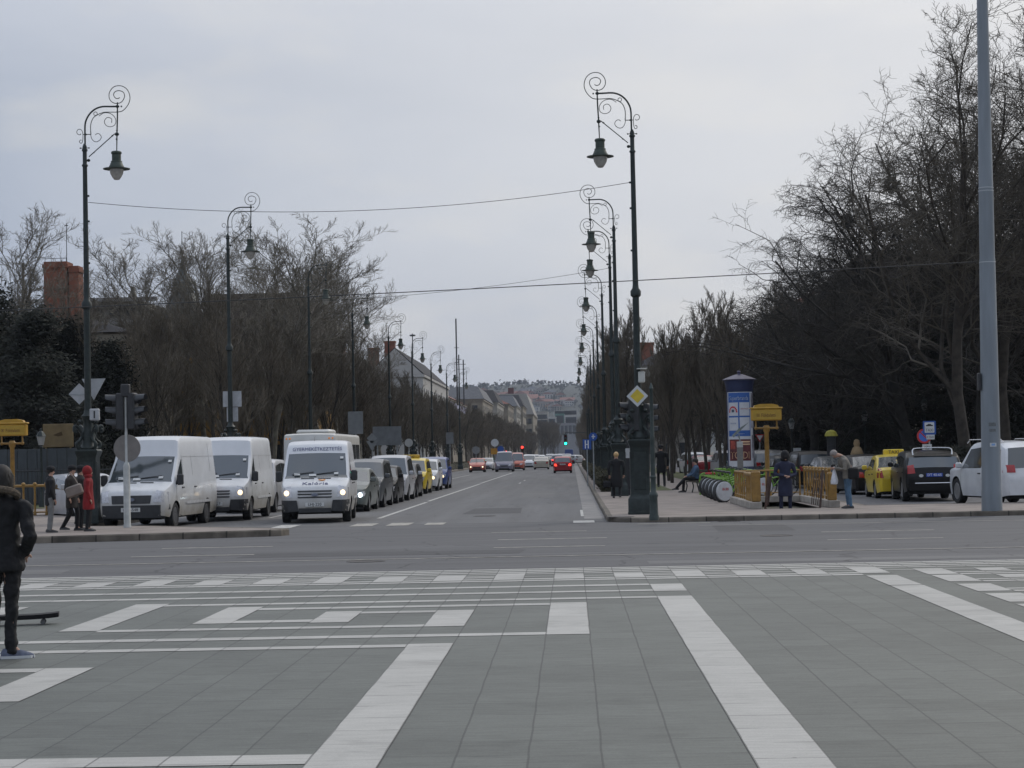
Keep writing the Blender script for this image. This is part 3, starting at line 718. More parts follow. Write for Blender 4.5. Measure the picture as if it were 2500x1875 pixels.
def simplecar(S, label, loc, heading, pm, **k):
    h = S.L/2; f = {}
    zc = S.zb(h-.3)
    f['lamp'] = k.pop('lamp', [(.42, zc-.3), (.74, zc-.26), (.8, zc-.08), (.5, zc-.14)])
    f['tail'] = k.pop('tail', [(.5, zc-.12), (.76, zc-.12), (.78, zc+.1), (.58, zc+.08)])
    f['grille'] = k.pop('grille', [[(-.36, zc-.34), (.36, zc-.34), (.4, zc-.22), (-.4, zc-.22)], [(-.55, .28), (.55, .28), (.5, .4), (-.5, .4)]])
    near = k.get('near', True)
    a, b = S.ws[0], S.rw[1]
    zt = lambda x: S.zt(x) - .13
    zb = lambda x: S.zb(x) + .03
    mid = (a + b) / 2 + .12
    wins = [[(mid+.04, zb(mid)), (S.ws[1]-.28, zb(S.ws[1]-.28)), (a-.08, zt(a-.08)), (mid+.04, zt(mid))],
            [(b+.12, zb(b+.1)), (mid-.04, zb(mid)), (mid-.04, zt(mid)), (b+.22, zt(b+.22))]]
    f['windows'] = k.pop('windows', wins)
    f['doors'] = [(mid, .3, zt(mid)), (S.ws[1]-.2, .42, S.zb(S.ws[1]-.2)), (b+.05, .55, S.zb(b))]
    f['handles'] = [(mid+.16, S.zb(mid)-.13), (b+.22, S.zb(b)-.12)]
    nm = k.pop('name', 'car'); cat = k.pop('cat', 'car')
    return vehicle(nm, label, cat, loc, heading, S, pm, **{**f, **k})
QG = 'cars queuing in the lane behind the lettered van'
P_grn = paint('paint_grey_green', (.12, .135, .125)); P_dg = paint('paint_dark_grey', (.075, .08, .085)); P_bk = paint('paint_black', (.005, .005, .006), .3); P_sil = paint('paint_silver', (.42, .42, .43))
P_yel = paint('paint_taxi_yellow', (.62, .45, .03)); P_wh = paint('paint_white', (.6, .61, .62)); P_bl = paint('paint_blue', (.03, .06, .2)); P_red = paint('paint_red', (.3, .015, .02))
P_sal = paint('paint_salmon', (.45, .1, .06)); P_bge = paint('paint_beige', (.4, .37, .3)); P_lil = paint('paint_lilac_grey', (.2, .19, .24)); P_tq = paint('paint_petrol', (.03, .09, .1))
simplecar(sedan(), 'dark green grey saloon with a bright cool headlight, first behind the lettered van', (-7.6, 66.8), DOWN, P_grn, lights='cool', group=QG, plate=(1, 'KLR-704', .42))
simplecar(mpv(4.5, 1.86, 1.72), 'dark grey people carrier with unlit lamps, second in the queue', (-7.6, 71.6), DOWN, P_dg, group=QG)
simplecar(hatch(3.9, 1.66, 1.45), 'small black hatchback peeking out behind the dark people carrier', (-7.5, 76.6), DOWN, P_bk, lights='on', group=QG)
simplecar(mpv(4.3, 1.82, 1.85), 'tall silver people carrier with a glaring headlight ahead of the taxi', (-7.55, 81.6), DOWN, P_sil, lights='on', group=QG)
simplecar(hatch(4.2, 1.76, 1.5), 'black estate car half hidden between the silver people carrier and the yellow taxi', (-7.6, 87.0), DOWN, P_bk, group=QG, mirror_m=P_sil)
tx = simplecar(mpv(4.4, 1.82, 1.7), 'yellow taxi with a roof sign in the oncoming queue', (-7.78, 95.0), DOWN, P_yel, name='taxi', cat='taxi', group=QG)
mb = MB(); mb.rbox(-.1, .12, -.42, .42, 1.71, 1.88, .03); ts = mb.build('taxi_sign', mat('taxi_sign_amber', (.55, .35, .03), .4, var=.15), tx)
mb = MB(); text_mesh(mb, 'TAXI', .15, basis((.125, 0, 1.79), (0, 1, 0), (0, 0, 1)), depth=.01); mb.build('lettering', INK, ts, 0)
simplecar(mpv(4.2, 1.76, 1.62), 'white car with one warm headlight right behind the yellow taxi', (-7.7, 102.2), DOWN, P_wh, lights='on', group=QG)
simplecar(mpv(4.3, 1.8, 1.72), 'blue car at the tail of the oncoming queue', (-7.6, 108.0), DOWN, P_bl, lights='on', group=QG, mirror_m=P_bl)
simplecar(mpv(4.3, 1.78, 1.8), 'silver van-like car squeezed behind the two middle white vans', (-10.9, 67.8), DOWN, P_sil, lights='off', group=QG)
# coach
def coach():
    L, W, H = 9.5, 2.45, 2.86; h = L/2
    S = Shape(L, W, [(-h, H-.1), (-h+.1, H), (h-.35, H), (h-.2, H-.06), (h-.1, H-.32), (h-.02, 1.1), (h, .9)], [(-h, 1.1), (h, 1.05)], [(-h, .97), (-h+.05, 1), (h-.4, 1), (h-.1, .96), (h, .92)], .3, (-h+2.2, h-1.9), .45, .03, .12, crown=.03)
    pm = mat('coach_cream', (.55, .54, .5), .4, var=.08, vs=2, coat=.3)
    t = vehicle('coach', 'cream coach with a roof air unit behind the white vans', 'bus', (-11.3, 89.2), DOWN, S, pm, kind='van', near=False,
        windows=[[(x, 1.25), (x+1.5, 1.25), (x+1.5, 2.4), (x, 2.4)] for x in (-4.4, -2.8, -1.2, .4, 2.0)], lamp=[(.75, .7), (1.05, .7), (1.05, .95), (.8, .95)])
    mb = MB(); S.patch([(-1.14, 1.15), (1.14, 1.15), (1.14, H-.36), (-1.14, H-.36)], 1, .02, 8, 5, mb); mb.build('windscreen', GLASS, t)
    mb = MB(); mb.rbox(1.2, 3.4, -.75, .75, H+.0, H+.2, .08); mb.build('air_unit', pm, t)
    for y in (-1.0, -.85, .85, 1.0):
        mb = MB(); mb.ball((h-.13, y, H-.2), .04, 8, 5); mb.build('marker_lamp', AMBER, t)
coach()
# moving traffic farther down the avenue
far = [
 (hatch(3.9, 1.7, 1.45), 'small salmon red car with one bright headlight at the far left lane', (-9.9, 206), DOWN, P_sal, dict(lights='on')),
 (sedan(), 'light grey saloon beside the salmon red car in the distance', (-9.8, 226), DOWN, P_sil, dict()),
 (mpv(4.9, 1.95, 2.1), 'lilac grey people van coming down the middle of the avenue', (-7.0, 205), DOWN, P_lil, dict(lights='off')),
 (mpv(4.6, 1.9, 1.95), 'salmon van just behind the lilac grey people van', (-6.2, 219), DOWN, P_sal, dict()),
 (mpv(4.4, 1.8, 1.7), 'pale people carrier behind the salmon van', (-5.2, 238), DOWN, P_wh, dict(lights='off')),
 (sedan(4.5, 1.78, 1.4), 'beige saloon driving away ahead of the red hatchback', (-3.5, 226), UP, P_bge, dict(tails='off')),
 (hatch(4.1, 1.74, 1.5), 'red hatchback driving away with one lit brake lamp', (-.85, 180), UP, P_red, dict(tails='on', plate=(-1, 'JFK-215', .8))),
 (sedan(), 'grey saloon driving away, left of the red hatchback and farther off', (-3.1, 275), UP, P_dg, dict(tails='on')),
 (hatch(), 'white hatchback turning at the far kerb beyond the red hatchback', (.2, 330), UP + .6, P_wh, dict()),
]
for i, (S, lb, lc, hd, pm, kw) in enumerate(far):
    simplecar(S, lb, lc, hd, pm, near=(i == 6), group='traffic moving along the avenue', **kw)
rnd = random.Random(5)
base = []
for pm, kw, S, hd in ((P_wh, dict(), hatch(), DOWN), (P_sil, dict(tails='on'), mpv(), UP), (P_dg, dict(tails='on'), sedan(), UP), (P_wh, dict(lights='on'), mpv(), DOWN), (P_bge, dict(tails='on'), sedan(), UP)):
    base.append((S, pm, kw, hd))
protos = {}
for i in range(30):
    b = i % 5; Y = 262 + i * 9.5 + rnd.uniform(-2, 2)
    X = rnd.choice((-9.8, -7.6, -5.6)) if b in (0, 3) else rnd.choice((-3.2, -.9, -2.0))
    if b not in protos:
        S, pm, kw, hd = base[b]
        protos[b] = simplecar(S, 'tiny car in the distant jam at the end of the avenue', (X, Y), hd, pm, near=False, group='far traffic jam', **kw)
    else:
        c = copy_tree(protos[b]); c.location = (X, Y, 0)
def van_far(loc): 
    S = van(5.0, 1.98, 2.6)
    return vehicle('delivery_van', 'dark blue lorry rear at the far end of the right lane', 'van', loc, UP, S, P_bl, kind='van', near=False, tail=[(.8, .9), (.95, .9), (.95, 1.2), (.8, 1.2)], tails='on')
van_far((-.6, 420))
# right side rank
RG = 'cars standing in the side road on the right'
s1 = suv(H=1.63); s1.sill = .3
b1 = simplecar(s1, 'black off-roader seen from behind with a blue number plate', (11.75, 66.0), UP - R_(3), P_bk, name='off_roader', group=RG, plate=(-1, 'DT 40-65', .86), platem=PLATEB,
    tail=[(.6, .92), (.9, .9), (.88, 1.16), (.64, 1.2)])
mb = MB(); h = s1.L/2
mb.tube([(-h-.03, -.62, .6), (-h-.05, 0, .6), (-h-.03, .62, .6)], .02, 6); mb.build('bumper_strip', CHROME, b1)
mb = MB(); mb.tube(catmull([(-h+.35, -.62, 1.5), (-h+.45, -.6, 1.69), (-h+.45, -.3, 1.73), (-h+.45, .3, 1.73), (-h+.45, .6, 1.69), (-h+.35, .62, 1.5)], 5), .022, 6); mb.build('roof_rail', CHROME, b1)
mb = MB(); s1.patch([(-.6, 1.47), (.6, 1.47), (.55, 1.55), (-.55, 1.55)], -1, .06, 6, 2, mb); mb.build('spoiler', P_bk, b1)
for y in (-.42, .42):
    mb = MB(); x = s1.frontx(y, .84, -1)-.03; mb.lathe([(0, 0), (.07, 0), (.07, .01), (0, .012)], 14, M=Matrix.Translation((x, y, .84)) @ Matrix.Rotation(-math.pi/2, 4, 'Y') @ Matrix.Diagonal((.7, 1, 1, 1))); mb.build('sticker', PLATE, b1)
t2 = simplecar(sedan(4.25, 1.74, 1.5), 'yellow taxi saloon with a lit roof sign beside the black off-roader', (11.42, 70.3), UP - R_(1), P_yel, name='taxi', cat='taxi', group=RG, tail=[(.66, .72), (.84, .72), (.82, 1.06), (.72, 1.04)])
mb = MB(); mb.rbox(-.1, .1, -.36, .36, 1.5, 1.7, .03); ts = mb.build('taxi_sign', P_yel, t2)
mb = MB(); text_mesh(mb, 'TAXI', .17, basis((-.105, 0, 1.6), (0, -1, 0), (0, 0, 1)), depth=.01); mb.build('lettering', INK, ts, 0)
simplecar(sedan(4.8, 1.84, 1.5), 'black saloon with chrome trim behind the man with the white bag', (11.3, 76.6), UP + R_(4), P_bk, group=RG)
s2 = suv(4.95, 1.97, 1.88, .4)
w1 = simplecar(s2, 'white off-roader partly behind the grey mast', (12.95, 59.4), UP + R_(9), P_wh, name='off_roader', group=RG, plate=(-1, 'LTK-883', .9), tail=[(.62, .98), (.93, .98), (.92, 1.2), (.62, 1.2)])
mb = MB()
for y in (-.72, .72): mb.tube([(-1.8, y, 1.86), (-1.6, y, 1.95), (.9, y, 1.95), (1.1, y, 1.86)], .02, 6)
mb.build('roof_rail', CHROME, w1)
row = [((11.0, 83.5), sedan(), P_dg, 'dark grey saloon, third car back from the black off-roader'), ((10.8, 90.5), mpv(), P_bk, 'black people carrier in the parked line left of the bending man'), ((10.5, 98), hatch(), P_bk, 'black hatchback with a red tail lamp behind the metro railing'),
       ((10.3, 106), suv(4.6, 1.85, 1.75), P_dg, 'dark off-roader standing in the row behind the metro sign'), ((10.0, 115), hatch(), P_tq, 'petrol coloured hatchback behind the yellow sign post'), ((9.9, 126), mpv(4.3, 1.8, 1.75), P_sil, 'silver people carrier with a red brake lamp beside the poster column'),
       ((9.1, 137), sedan(), P_red, 'dark red car glimpsed between the tree trunks'), ((9.1, 148), mpv(), P_wh, 'white people carrier glimpsed between the tree trunks')]
for (x, y), S, pm, lb in row:
    simplecar(S, lb, (x, y), UP + R_(4), pm, near=y < 100, group=RG, tails='on' if 'brake' in lb else 'off')
simplecar(hatch(), 'silver hatchback behind the pedestrians at the left', (-15.6, 62.5), DOWN + R_(30), P_sil, group=None)
simplecar(sedan(), 'pale blue saloon behind the left lamp pedestal', (-14.6, 70), DOWN + R_(10), paint('paint_pale_blue', (.3, .34, .4)))
# ================================================================== LAMP STANDARDS
IRON = mat('cast_iron', (.022, .03, .028), .5, .3, var=.3, vs=9, bump=.15, bs=30)
IRONG = mat('green_cast_iron', (.05, .065, .06), .55, .3, var=.25, vs=9, bump=.15, bs=30)
GLOBE = mat('lamp_globe', (.42, .4, .36), .15, var=.15, vs=14, spec=.7)
GALV = mat('galvanised_steel', (.33, .35, .36), .5, .5, var=.18, vs=7)
SIGNB = mat('sign_back', (.42, .43, .44), .55, .3, var=.12, vs=6)
def lamp_standard(seed=0):
    """arm reaches to local -x; pole axis at x=0; top of the scroll at z=12"""
    t = empty('street_lamp')
    q = lambda x, y: ((x - 1005) * .00266, 0, 12.0 - (y - 157) * .00266)
    # pedestal
    mb = MB()
    def sq(w, z): return [(-w, -w*.97, z), (-w*.85, -w, z), (w*.85, -w, z), (w, -w*.97, z), (w, w*.97, z), (w*.85, w, z), (-w*.85, w, z), (-w, w*.97, z)]
    mb.rings([sq(.335, 0), sq(.335, .06), sq(.325, .07), sq(.32, .4), sq(.3, .44), sq(.265, .5), sq(.255, .56), sq(.25, 1.78), sq(.27, 1.84), sq(.3, 1.92), sq(.31, 1.98), sq(.27, 2.02)])
    for sx, sy in ((1, 0), (-1, 0), (0, 1), (0, -1)):
        a = math.atan2(sy, sx); M = Matrix.Rotation(a, 4, 'Z'); mb.rbox(.245, .262, -.17, .17, .66, 1.68, .008, M=M)
    mb.build('pedestal', IRON, t, 30)
    # ornate drum with four scroll brackets
    mb = MB(); mb.lathe([(.26, 2.0), (.27, 2.06), (.2, 2.12), (.17, 2.25), (.2, 2.4), (.15, 2.55), (.13, 2.75), (.17, 2.88), (.19, 2.93), (.12, 3.0), (.1, 3.1)], 14)
    for k in range(4):
        M = Matrix.Rotation(math.pi/2*k + math.pi/4, 4, 'Z')
        c = catmull([(.16, 0, 2.05), (.33, 0, 2.07), (.36, 0, 2.2), (.26, 0, 2.27), (.2, 0, 2.4), (.3, 0, 2.6), (.42, 0, 2.66), (.44, 0, 2.53), (.36, 0, 2.5)], 5)
        mb.tube([M @ p for p in c], [.05]*10 + [.042]*(len(c)-10), 7); mb.ball(tuple(M @ Vector((.4, 0, 2.56))), .06, 8, 6); mb.ball(tuple(M @ Vector((.25, 0, 2.78))), .07, 8, 6, sc=(1, 1, .8))
    mb.build('ornament', IRON, t, 45)
    # pole
    mb = MB(); mb.lathe([(.095, 3.0), (.088, 5.6), (.088, 5.85), (.14, 5.9), (.145, 6.02), (.09, 6.1), (.078, 6.2), (.062, 9.78), (.085, 9.8), (.085, 9.83), (.06, 9.86), (.058, 10.2), (.08, 10.22), (.08, 10.26), (.055, 10.28), (.06, 10.34), (.03, 10.42)], 14)
    for z in (8.25, 7.1, 8.95): mb.box(-.11, -.06, -.02, .02, z, z+.05)
    mb.tube([(-.12, 0, 10.3), (.12, 0, 10.3)], .012, 6); mb.ball((-.12, 0, 10.3), .022, 6, 5); mb.ball((.12, 0, 10.3), .022, 6, 5)
    mb.build('pole', IRON, t, 40)
    # arm: main bow, drop rod, strut
    mb = MB()
    bow = [q(1000, 770), q(1000, 640), q(998, 560), q(985, 505), q(950, 445), q(900, 400), q(850, 378), q(800, 370), q(720, 372), q(640, 373)]
    mb.tube(catmull(bow, 5), .024, 7); mb.ball(q(618, 373), .025, 7, 5)
    mb.tube([q(658, 330), q(660, 480), q(667, 640), q(672, 835)], [.018, .02, .02, .014], 6)
    for p, r in ((q(660, 372), .052), (q(661, 430), .03), (q(668, 660), .062), (q(671, 712), .03), (q(667, 622), .028), (q(990, 655), .03), (q(966, 925), .05), (q(716, 676), .028), (q(910, 846), .024)): mb.ball(p, r, 9, 7, sc=(1, .8, .85))
    mb.tube([q(690, 655), q(962, 888)], .014, 6)
    mb.tube([q(935, 655), q(1025, 655)], .012, 5)
    mb.build('arm', IRON, t, 50)
    mb = MB(); th = .0095
    top = [q(1000-62, 655), q(940, 560), q(915, 490), q(870, 455), q(800, 430), q(720, 430), q(650, 430), q(600, 415), q(550, 360), q(527, 290), q(545, 215), q(590, 170), q(645, 157), q(700, 172), q(740, 225), q(742, 285), q(710, 328), q(658, 341), q(610, 322), q(583, 268), q(598, 225), q(645, 208), q(685, 222), q(697, 252), q(680, 283), q(655, 291), q(633, 280)]
    mb.tube(catmull(top, 5), th*1.25, 5)
    inn = [q(852, 468), q(800, 437), q(740, 442), q(695, 475), q(676, 520), q(690, 565), q(735, 582), q(780, 565), q(796, 525), q(775, 490), q(745, 486), q(720, 505), q(722, 540)]
    mb.tube(catmull(inn, 5), th, 5)
    low = [q(941, 620), q(937, 680), q(915, 722), q(880, 734), q(845, 715), q(831, 685), q(850, 655), q(875, 650), q(893, 663)]
    mb.tube(catmull(low, 5), th, 5)
    bk = [q(1043, 645), q(1050, 657), q(1075, 650), q(1086, 625), q(1070, 602), q(1045, 602), q(1025, 630), q(1022, 690), q(1030, 735), q(1045, 745), q(1059, 730), q(1050, 712), q(1037, 714)]
    mb.tube(catmull(bk, 4), th, 5)
    rg = [(q(888, 442)[0] + .05*math.cos(a), 0, q(888, 442)[2] + .05*math.sin(a)) for a in [math.pi*2*i/12 for i in range(13)]]
    mb.tube(rg, th, 5)
    mb.build('scrollwork', IRON, t, 60)
    # lantern
    cx = q(676, 0)[0]; zz = lambda y: 12.0 - (y - 157) * .00266
    L = empty('lantern'); L.parent = t
    mb = MB(); mb.lathe([(.03, zz(832)), (.12, zz(838)), (.145, zz(848)), (.145, zz(862)), (.125, zz(870)), (.125, zz(935)), (.155, zz(942)), (.155, zz(958)), (.17, zz(966)), (.18, zz(980)), (.205, zz(995)), (.21, zz(1008)), (.37, zz(1018)), (.37, zz(1024)), (.2, zz(1026))], 18, (cx, 0, 0))
    bpy.data.objects.remove(L)
    hood = mb.build('lantern_hood', mat('lantern_green', (.045, .06, .048), .55, .2, var=.25, vs=9), t, 35)
    mb = MB(); mb.lathe([(.19, zz(1024)), (.19, zz(1045)), (.17, zz(1075)), (.12, zz(1110)), (.07, zz(1133)), (.0, zz(1136))], 18, (cx, 0, 0)); mb.build('lantern_globe', GLOBE, hood, 60)
    return t
LP = lamp_standard()
LAMPS_R = [(1.82, 53.15), (1.8, 75.6), (1.85, 86.5), (1.83, 107.6), (1.84, 130), (1.83, 151.7), (1.82, 174.5), (1.8, 197), (1.8, 219)]
LAMPS_L = [(-13.2, 53.4), (-13.15, 75.6), (-13.15, 99.0), (-13.1, 118.5), (-13.1, 142.0), (-13.1, 162.8), (-13.1, 185), (-13.1, 208), (-13.1, 231)]
ordn = ['first', 'second', 'third', 'fourth', 'fifth', 'sixth', 'seventh', 'eighth', 'ninth']
for side, lst in (('right', LAMPS_R), ('left', LAMPS_L)):
    for i, (x, y) in enumerate(lst):
        o = LP if (side == 'right' and i == 0) else copy_tree(LP)
        o.location = (x, y, .12 if side == 'right' else .15); o.rotation_euler.z = 0 if side == 'right' else math.pi
        lb = {('right', 0): 'tall scrolled lamp standard carrying the yellow diamond sign', ('left', 0): 'tall scrolled lamp standard behind the white vans with sign backs',
              ('left', 1): 'second lamp standard of the left row, between the high-roof vans'}.get((side, i), '%s lamp standard of the %s row counted from the junction' % (ordn[i], side))
        tag(o, lb, 'street lamp', 'scrolled lamp standards along the avenue')
# ================================================================== SIGNS, SIGNALS AND POSTS
def plate_sign(name, label, x, y, z0, poly, face, m_back, zc, parent=None, post=None, postx=0, cat='sign', th=.02, group=None):
    """flat plate facing -y built in xz about (0, zc); returns the root"""
    t = empty(name, (x, y, z0), 0, label, cat, group)
    if post:
        mb = MB(); mb.tube([(postx, .04, 0), (postx, .04, post)], .03, 10); mb.build('post', GALV, t)
    mb = MB(); mb.prism([(a, zc + b) for a, b in poly], 'y', -th, 0); mb.build('plate', face, t, 0)
    return t
def circ(r, n=24): return [(r*math.cos(2*math.pi*i/n), r*math.sin(2*math.pi*i/n)) for i in range(n)]
def rect(w, h): return [(-w/2, -h/2), (w/2, -h/2), (w/2, h/2), (-w/2, h/2)]
def rrect(w, h, r=.05, n=4):
    out = []
    for cx, cz, a in ((w/2-r, h/2-r, 0), (-w/2+r, h/2-r, 90), (-w/2+r, -h/2+r, 180), (w/2-r, -h/2+r, 270)):
        for i in range(n+1): out.append((cx + r*math.cos(R_(a+90*i/n)), cz + r*math.sin(R_(a+90*i/n))))
    return out
YEL = mat('sign_yellow', (.62, .46, .04), .5, var=.12, vs=8)
WHT = mat('sign_white', (.55, .56, .56), .5, var=.1, vs=8)
BLU = mat('sign_blue', (.02, .08, .32), .5, var=.12, vs=8)
REDM = mat('sign_red', (.45, .03, .03), .5, var=.1, vs=8)
# priority diamond on the first right lamp
Yd = 52.7; X, Z = atY(1556, 967, Yd)
t = plate_sign('priority_sign', 'yellow and white diamond sign fixed on the near right lamp standard', X, Yd, Z, [(0, -.29), (.29, 0), (0, .29), (-.29, 0)], WHT, None, 0)
mb = MB(); mb.prism([(0, -.19), (.19, 0), (0, .19), (-.19, 0)], 'y', -.026, -.021); mb.build('yellow_field', YEL, t, 0)
mb = MB(); mb.tube([(-.05, .02, .06), (-.05, .3, .06)], .012, 5); mb.tube([(.05, .02, .06), (.05, .3, .06)], .012, 5); mb.build('bracket', GALV, t)
X, Z = atY(1566, 920, 53.1)
t = empty('control_box', (X, 53.05, Z), 0, 'white box with a small lid fixed high on the near right lamp', 'control box')
mb = MB(); mb.rbox(-.09, .09, -.1, .08, -.16, .14, .02); mb.build('case', mat('box_white', (.5, .5, .46), .5, var=.1), t)
mb = MB(); mb.rbox(-.13, .14, -.15, .1, .2, .225, .008); mb.build('lid', MATS['box_white'], t)
def signal_head(t, x, y, z, rz, lit=None, n=3, s=1.0):
    """housing with n hooded lenses facing local -y after turning by rz; z = top"""
    M = Matrix.Translation((x, y, z)) @ Matrix.Rotation(rz, 4, 'Z') @ Matrix.Scale(s, 4)
    mb = MB(); mb.rbox(-.15, .15, 0, .2, -.31*n, 0, .03, M=M)
    h = mb.build('signal_head', BLK, t, 30)
    for i in range(n):
        zc = -.155 - .31*i
        mb = MB(); rs = []
        for r, d in ((.115, 0), (.125, -.26)):
            rs.append([M @ Vector((r*math.cos(a), d if math.sin(a) > -.3 else d*.35, zc + r*math.sin(a))) for a in [2*math.pi*k/18 for k in range(18)]])
        mb.rings(rs, cap=False); rs2 = [[M @ Vector((.1*math.cos(a), -.005, zc+.1*math.sin(a))) for a in [2*math.pi*k/16 for k in range(16)]], [M @ Vector((.005*math.cos(a), -.02, zc+.005*math.sin(a))) for a in [2*math.pi*k/16 for k in range(16)]]]
        mb.build('visor', mat('visor_grey', (.045, .047, .05), .5, var=.1), h, 40)
        mb = MB(); mb.rings(rs2)
        on = lit is not None and lit[0] == i
        c = [(.9, .03, .02), (.8, .4, .02), (.02, .8, .5)][i if n == 3 else (0 if i == 0 else 2)]
        mb.build('lens', mat('signal_on_%s%d' % (lit[1], i), c, .3, var=0, emit=c, es=6) if on else mat('signal_off_%d' % i, tuple(v*.12 for v in c), .2, var=0), h)
    return h
t = empty('traffic_signal', (1.82, 53.15, .12), 0, 'black traffic signals strapped round the near right lamp below the diamond', 'traffic signal')
for (dx, dz, rz, n) in ((-.28, 3.05, R_(-75), 3), (.3, 2.98, R_(75), 3), (-.1, 3.12, R_(170), 3)):
    signal_head(t, dx, 0, dz, rz, n=n, s=.95)
mb = MB()
for z in (3.0, 2.3): mb.lathe([(.17, z), (.17, z+.04)], 14)
mb.build('clamp', BLK, t)
# thin fluted post
x, y = gp(1597, 1270, .12)
t = empty('short_post', (x, y, .12), 0, 'slim grey green fluted post beside the near right lamp', 'post')
mb = MB(); mb.lathe([(.12, 0), (.12, .1), (.105, .14), (.095, .55), (.115, .6), (.1, .66), (.07, .7), (.065, 1.0), (.085, 1.05), (.065, 1.1)], 12); mb.build('base', IRONG, t, 35)
mb = MB(); mb.lathe([(.062, 1.1), (.055, 2.0), (.06, 2.03), (.05, 2.06), (.042, 3.2), (.055, 3.22), (.03, 3.3), (.012, 3.36)], 12); mb.build('shaft', IRONG, t, 35)
# grey tapering mast
x, y = gp(2422, 1247, .12)
t = empty('tram_mast', (x, y, .12), 0, 'thick tapering grey steel mast in front of the white off-roader', 'mast')
lean = .010
prof = [(.262, 0), (.255, .5), (.253, .52), (.248, .55), (.235, 2.3), (.2, 6.35), (.192, 6.42), (.192, 6.46), (.185, 8.1), (.188, 8.12), (.18, 8.2), (.14, 13), (.13, 14.5)]
mb = MB(); n = 20
mb.rings([[(lean*z + r*math.cos(2*math.pi*k/n), r*math.sin(2*math.pi*k/n), z) for k in range(n)] for r, z in prof]); mb.build('shaft', mat('mast_grey', (.21, .235, .255), .5, .2, var=.14, vs=1.6, stretch=(3, 3, .4), bump=.1), t, 60)
mb = MB()
for z, r in ((8.2, .189), (8.12, .19), (6.3, .205)): mb.lathe([(r, z), (r, z+.025)], 20, (lean*z, 0, 0))
mb.build('band', mat('band_light', (.4, .42, .43), .5, .3, var=.1), t, 40)
def onmast(mb, a, z, w, h, r):
    g = [(lean*z + (r)*math.sin(a + w*(i/6-.5)/r), -(r)*math.cos(a + w*(i/6-.5)/r)) for i in range(7)]
    mb.add([(p, q_, z) for p, q_ in g] + [(p, q_, z+h) for p, q_ in g], [(i, i+1, i+8, i+7) for i in range(6)])
mb = MB(); onmast(mb, .05, 1.62, .17, .1, .248); mb.build('sticker', WHT, t, 60)
mb = MB(); onmast(mb, .05, 1.65, .09, .05, .2495); mb.build('sticker_mark', mat('pale_blue_ink', (.2, .35, .6), .5, var=.1), t, 60)
mb = MB(); onmast(mb, .0, 2.0, .16, .07, .243); onmast(mb, .0, 2.14, .18, .09, .243); mb.build('old_notice', mat('notice_grey', (.14, .15, .15), .7, var=.3, vs=20), t, 60)
mb = MB(); mb.rbox(-.27, -.2, -.12, .1, 3.05, 3.5, .02); mb.build('junction_box', BLK, t)
# round sign back and signals on the island
x, y = gp(311, 1288, .15)
t = empty('signal_post', (x, y, .15), 0, 'pale steel post with traffic signals and a round sign back on the island', 'traffic signal')
mb = MB(); mb.lathe([(.1, 0), (.1, .04), (.09, .06), (.085, 1.55), (.06, 1.62), (.038, 1.66), (.036, 3.55)], 14); mb.build('post', mat('post_pale', (.42, .43, .41), .55, .3, var=.18, vs=5), t, 40)
mb = MB(); mb.lathe([(0, 0), (.34, 0), (.345, .015), (.34, .03), (0, .03)], 32, M=Matrix.Translation((.02, .02, 2.0)) @ Matrix.Rotation(R_(90), 4, 'X')); mb.build('round_sign_back', mat('sign_back_brown', (.2, .185, .17), .5, .3, var=.12), t, 40)
for sx in (-1, 1):
    signal_head(t, sx*.26, .02, 3.4, sx*R_(78), n=3, s=1.0)
mb = MB(); mb.rbox(-.11, .11, -.1, .1, 3.3, 3.62, .02); mb.box(-.3, .3, -.02, .02, 3.28, 3.32); mb.box(-.3, .3, -.02, .02, 2.5, 2.54); mb.build('bracket', BLK, t)
# sign backs on the first left lamp and beyond
X, Z = atY(196, 962, 53.8)
t = plate_sign('road_sign', 'pale diamond sign back left of the near left lamp', X, 53.7, Z, [(0, -.29), (.29, 0), (0, .29), (-.29, 0)], SIGNB, None, 0)
mb = MB(); mb.box(-.28, .32, -.04, -.022, -.03, .0); mb.build('rail', GALV, t, 0)
X, Z = atY(228, 950, 53.8)
plate_sign('road_sign', 'pale upside-down triangle sign back behind the near left lamp', X, 53.85, Z, [(-.33, .29), (.33, .29), (0, -.3)], SIGNB, None, 0)
X, Z = atY(229, 1012, 53.0)
t = empty('control_box', (X, 53.1, Z), R_(8), 'small grey box strapped to the near left lamp', 'control box')
mb = MB(); mb.rbox(-.13, .13, -.08, .1, -.16, .16, .02); mb.build('case', SIGNB, t)
mb = MB(); mb.rbox(-.02, .02, -.1, -.08, -.1, .1, .004); mb.build('hinge', BLK, t)
X, Z = atY(567, 974, 75.9)
t = plate_sign('road_sign', 'pale square sign back on the second left lamp', X, 75.9, Z, rect(.72, .6), SIGNB, None, 0)
mb = MB(); mb.prism([(a, b-.6) for a, b in rect(.44, .55)], 'y', -.02, 0); mb.build('lower_plate', SIGNB, t, 0)
def far_sign(name, label, px, py, Y, poly, m, post=True, lowz=.15, th=.02):
    X, Z = atY(px, py, Y)
    return plate_sign(name, label, X, Y, lowz, poly, m, None, Z - lowz, post=(Z - lowz) if post else None, th=th)
far_sign('road_sign', 'tall grey board back behind the white coach', 868, 1032, 100, rect(.76, 1.15), mat('board_grey', (.16, .17, .175), .6, var=.15, vs=3))
t = far_sign('road_sign', 'grey diamond and triangle sign backs behind the queue', 908, 1070, 112, [(0, -.3), (.3, 0), (0, .3), (-.3, 0)], mat('dim_sign_back', (.2, .21, .21), .6, var=.12))
Z = atY(908, 1089, 112)[1] - .15
mb = MB(); mb.prism([(-.33, Z+.3), (.33, Z+.3), (0, Z-.3)], 'y', -.02, 0); mb.build('lower_plate', MATS['dim_sign_back'], t, 0)
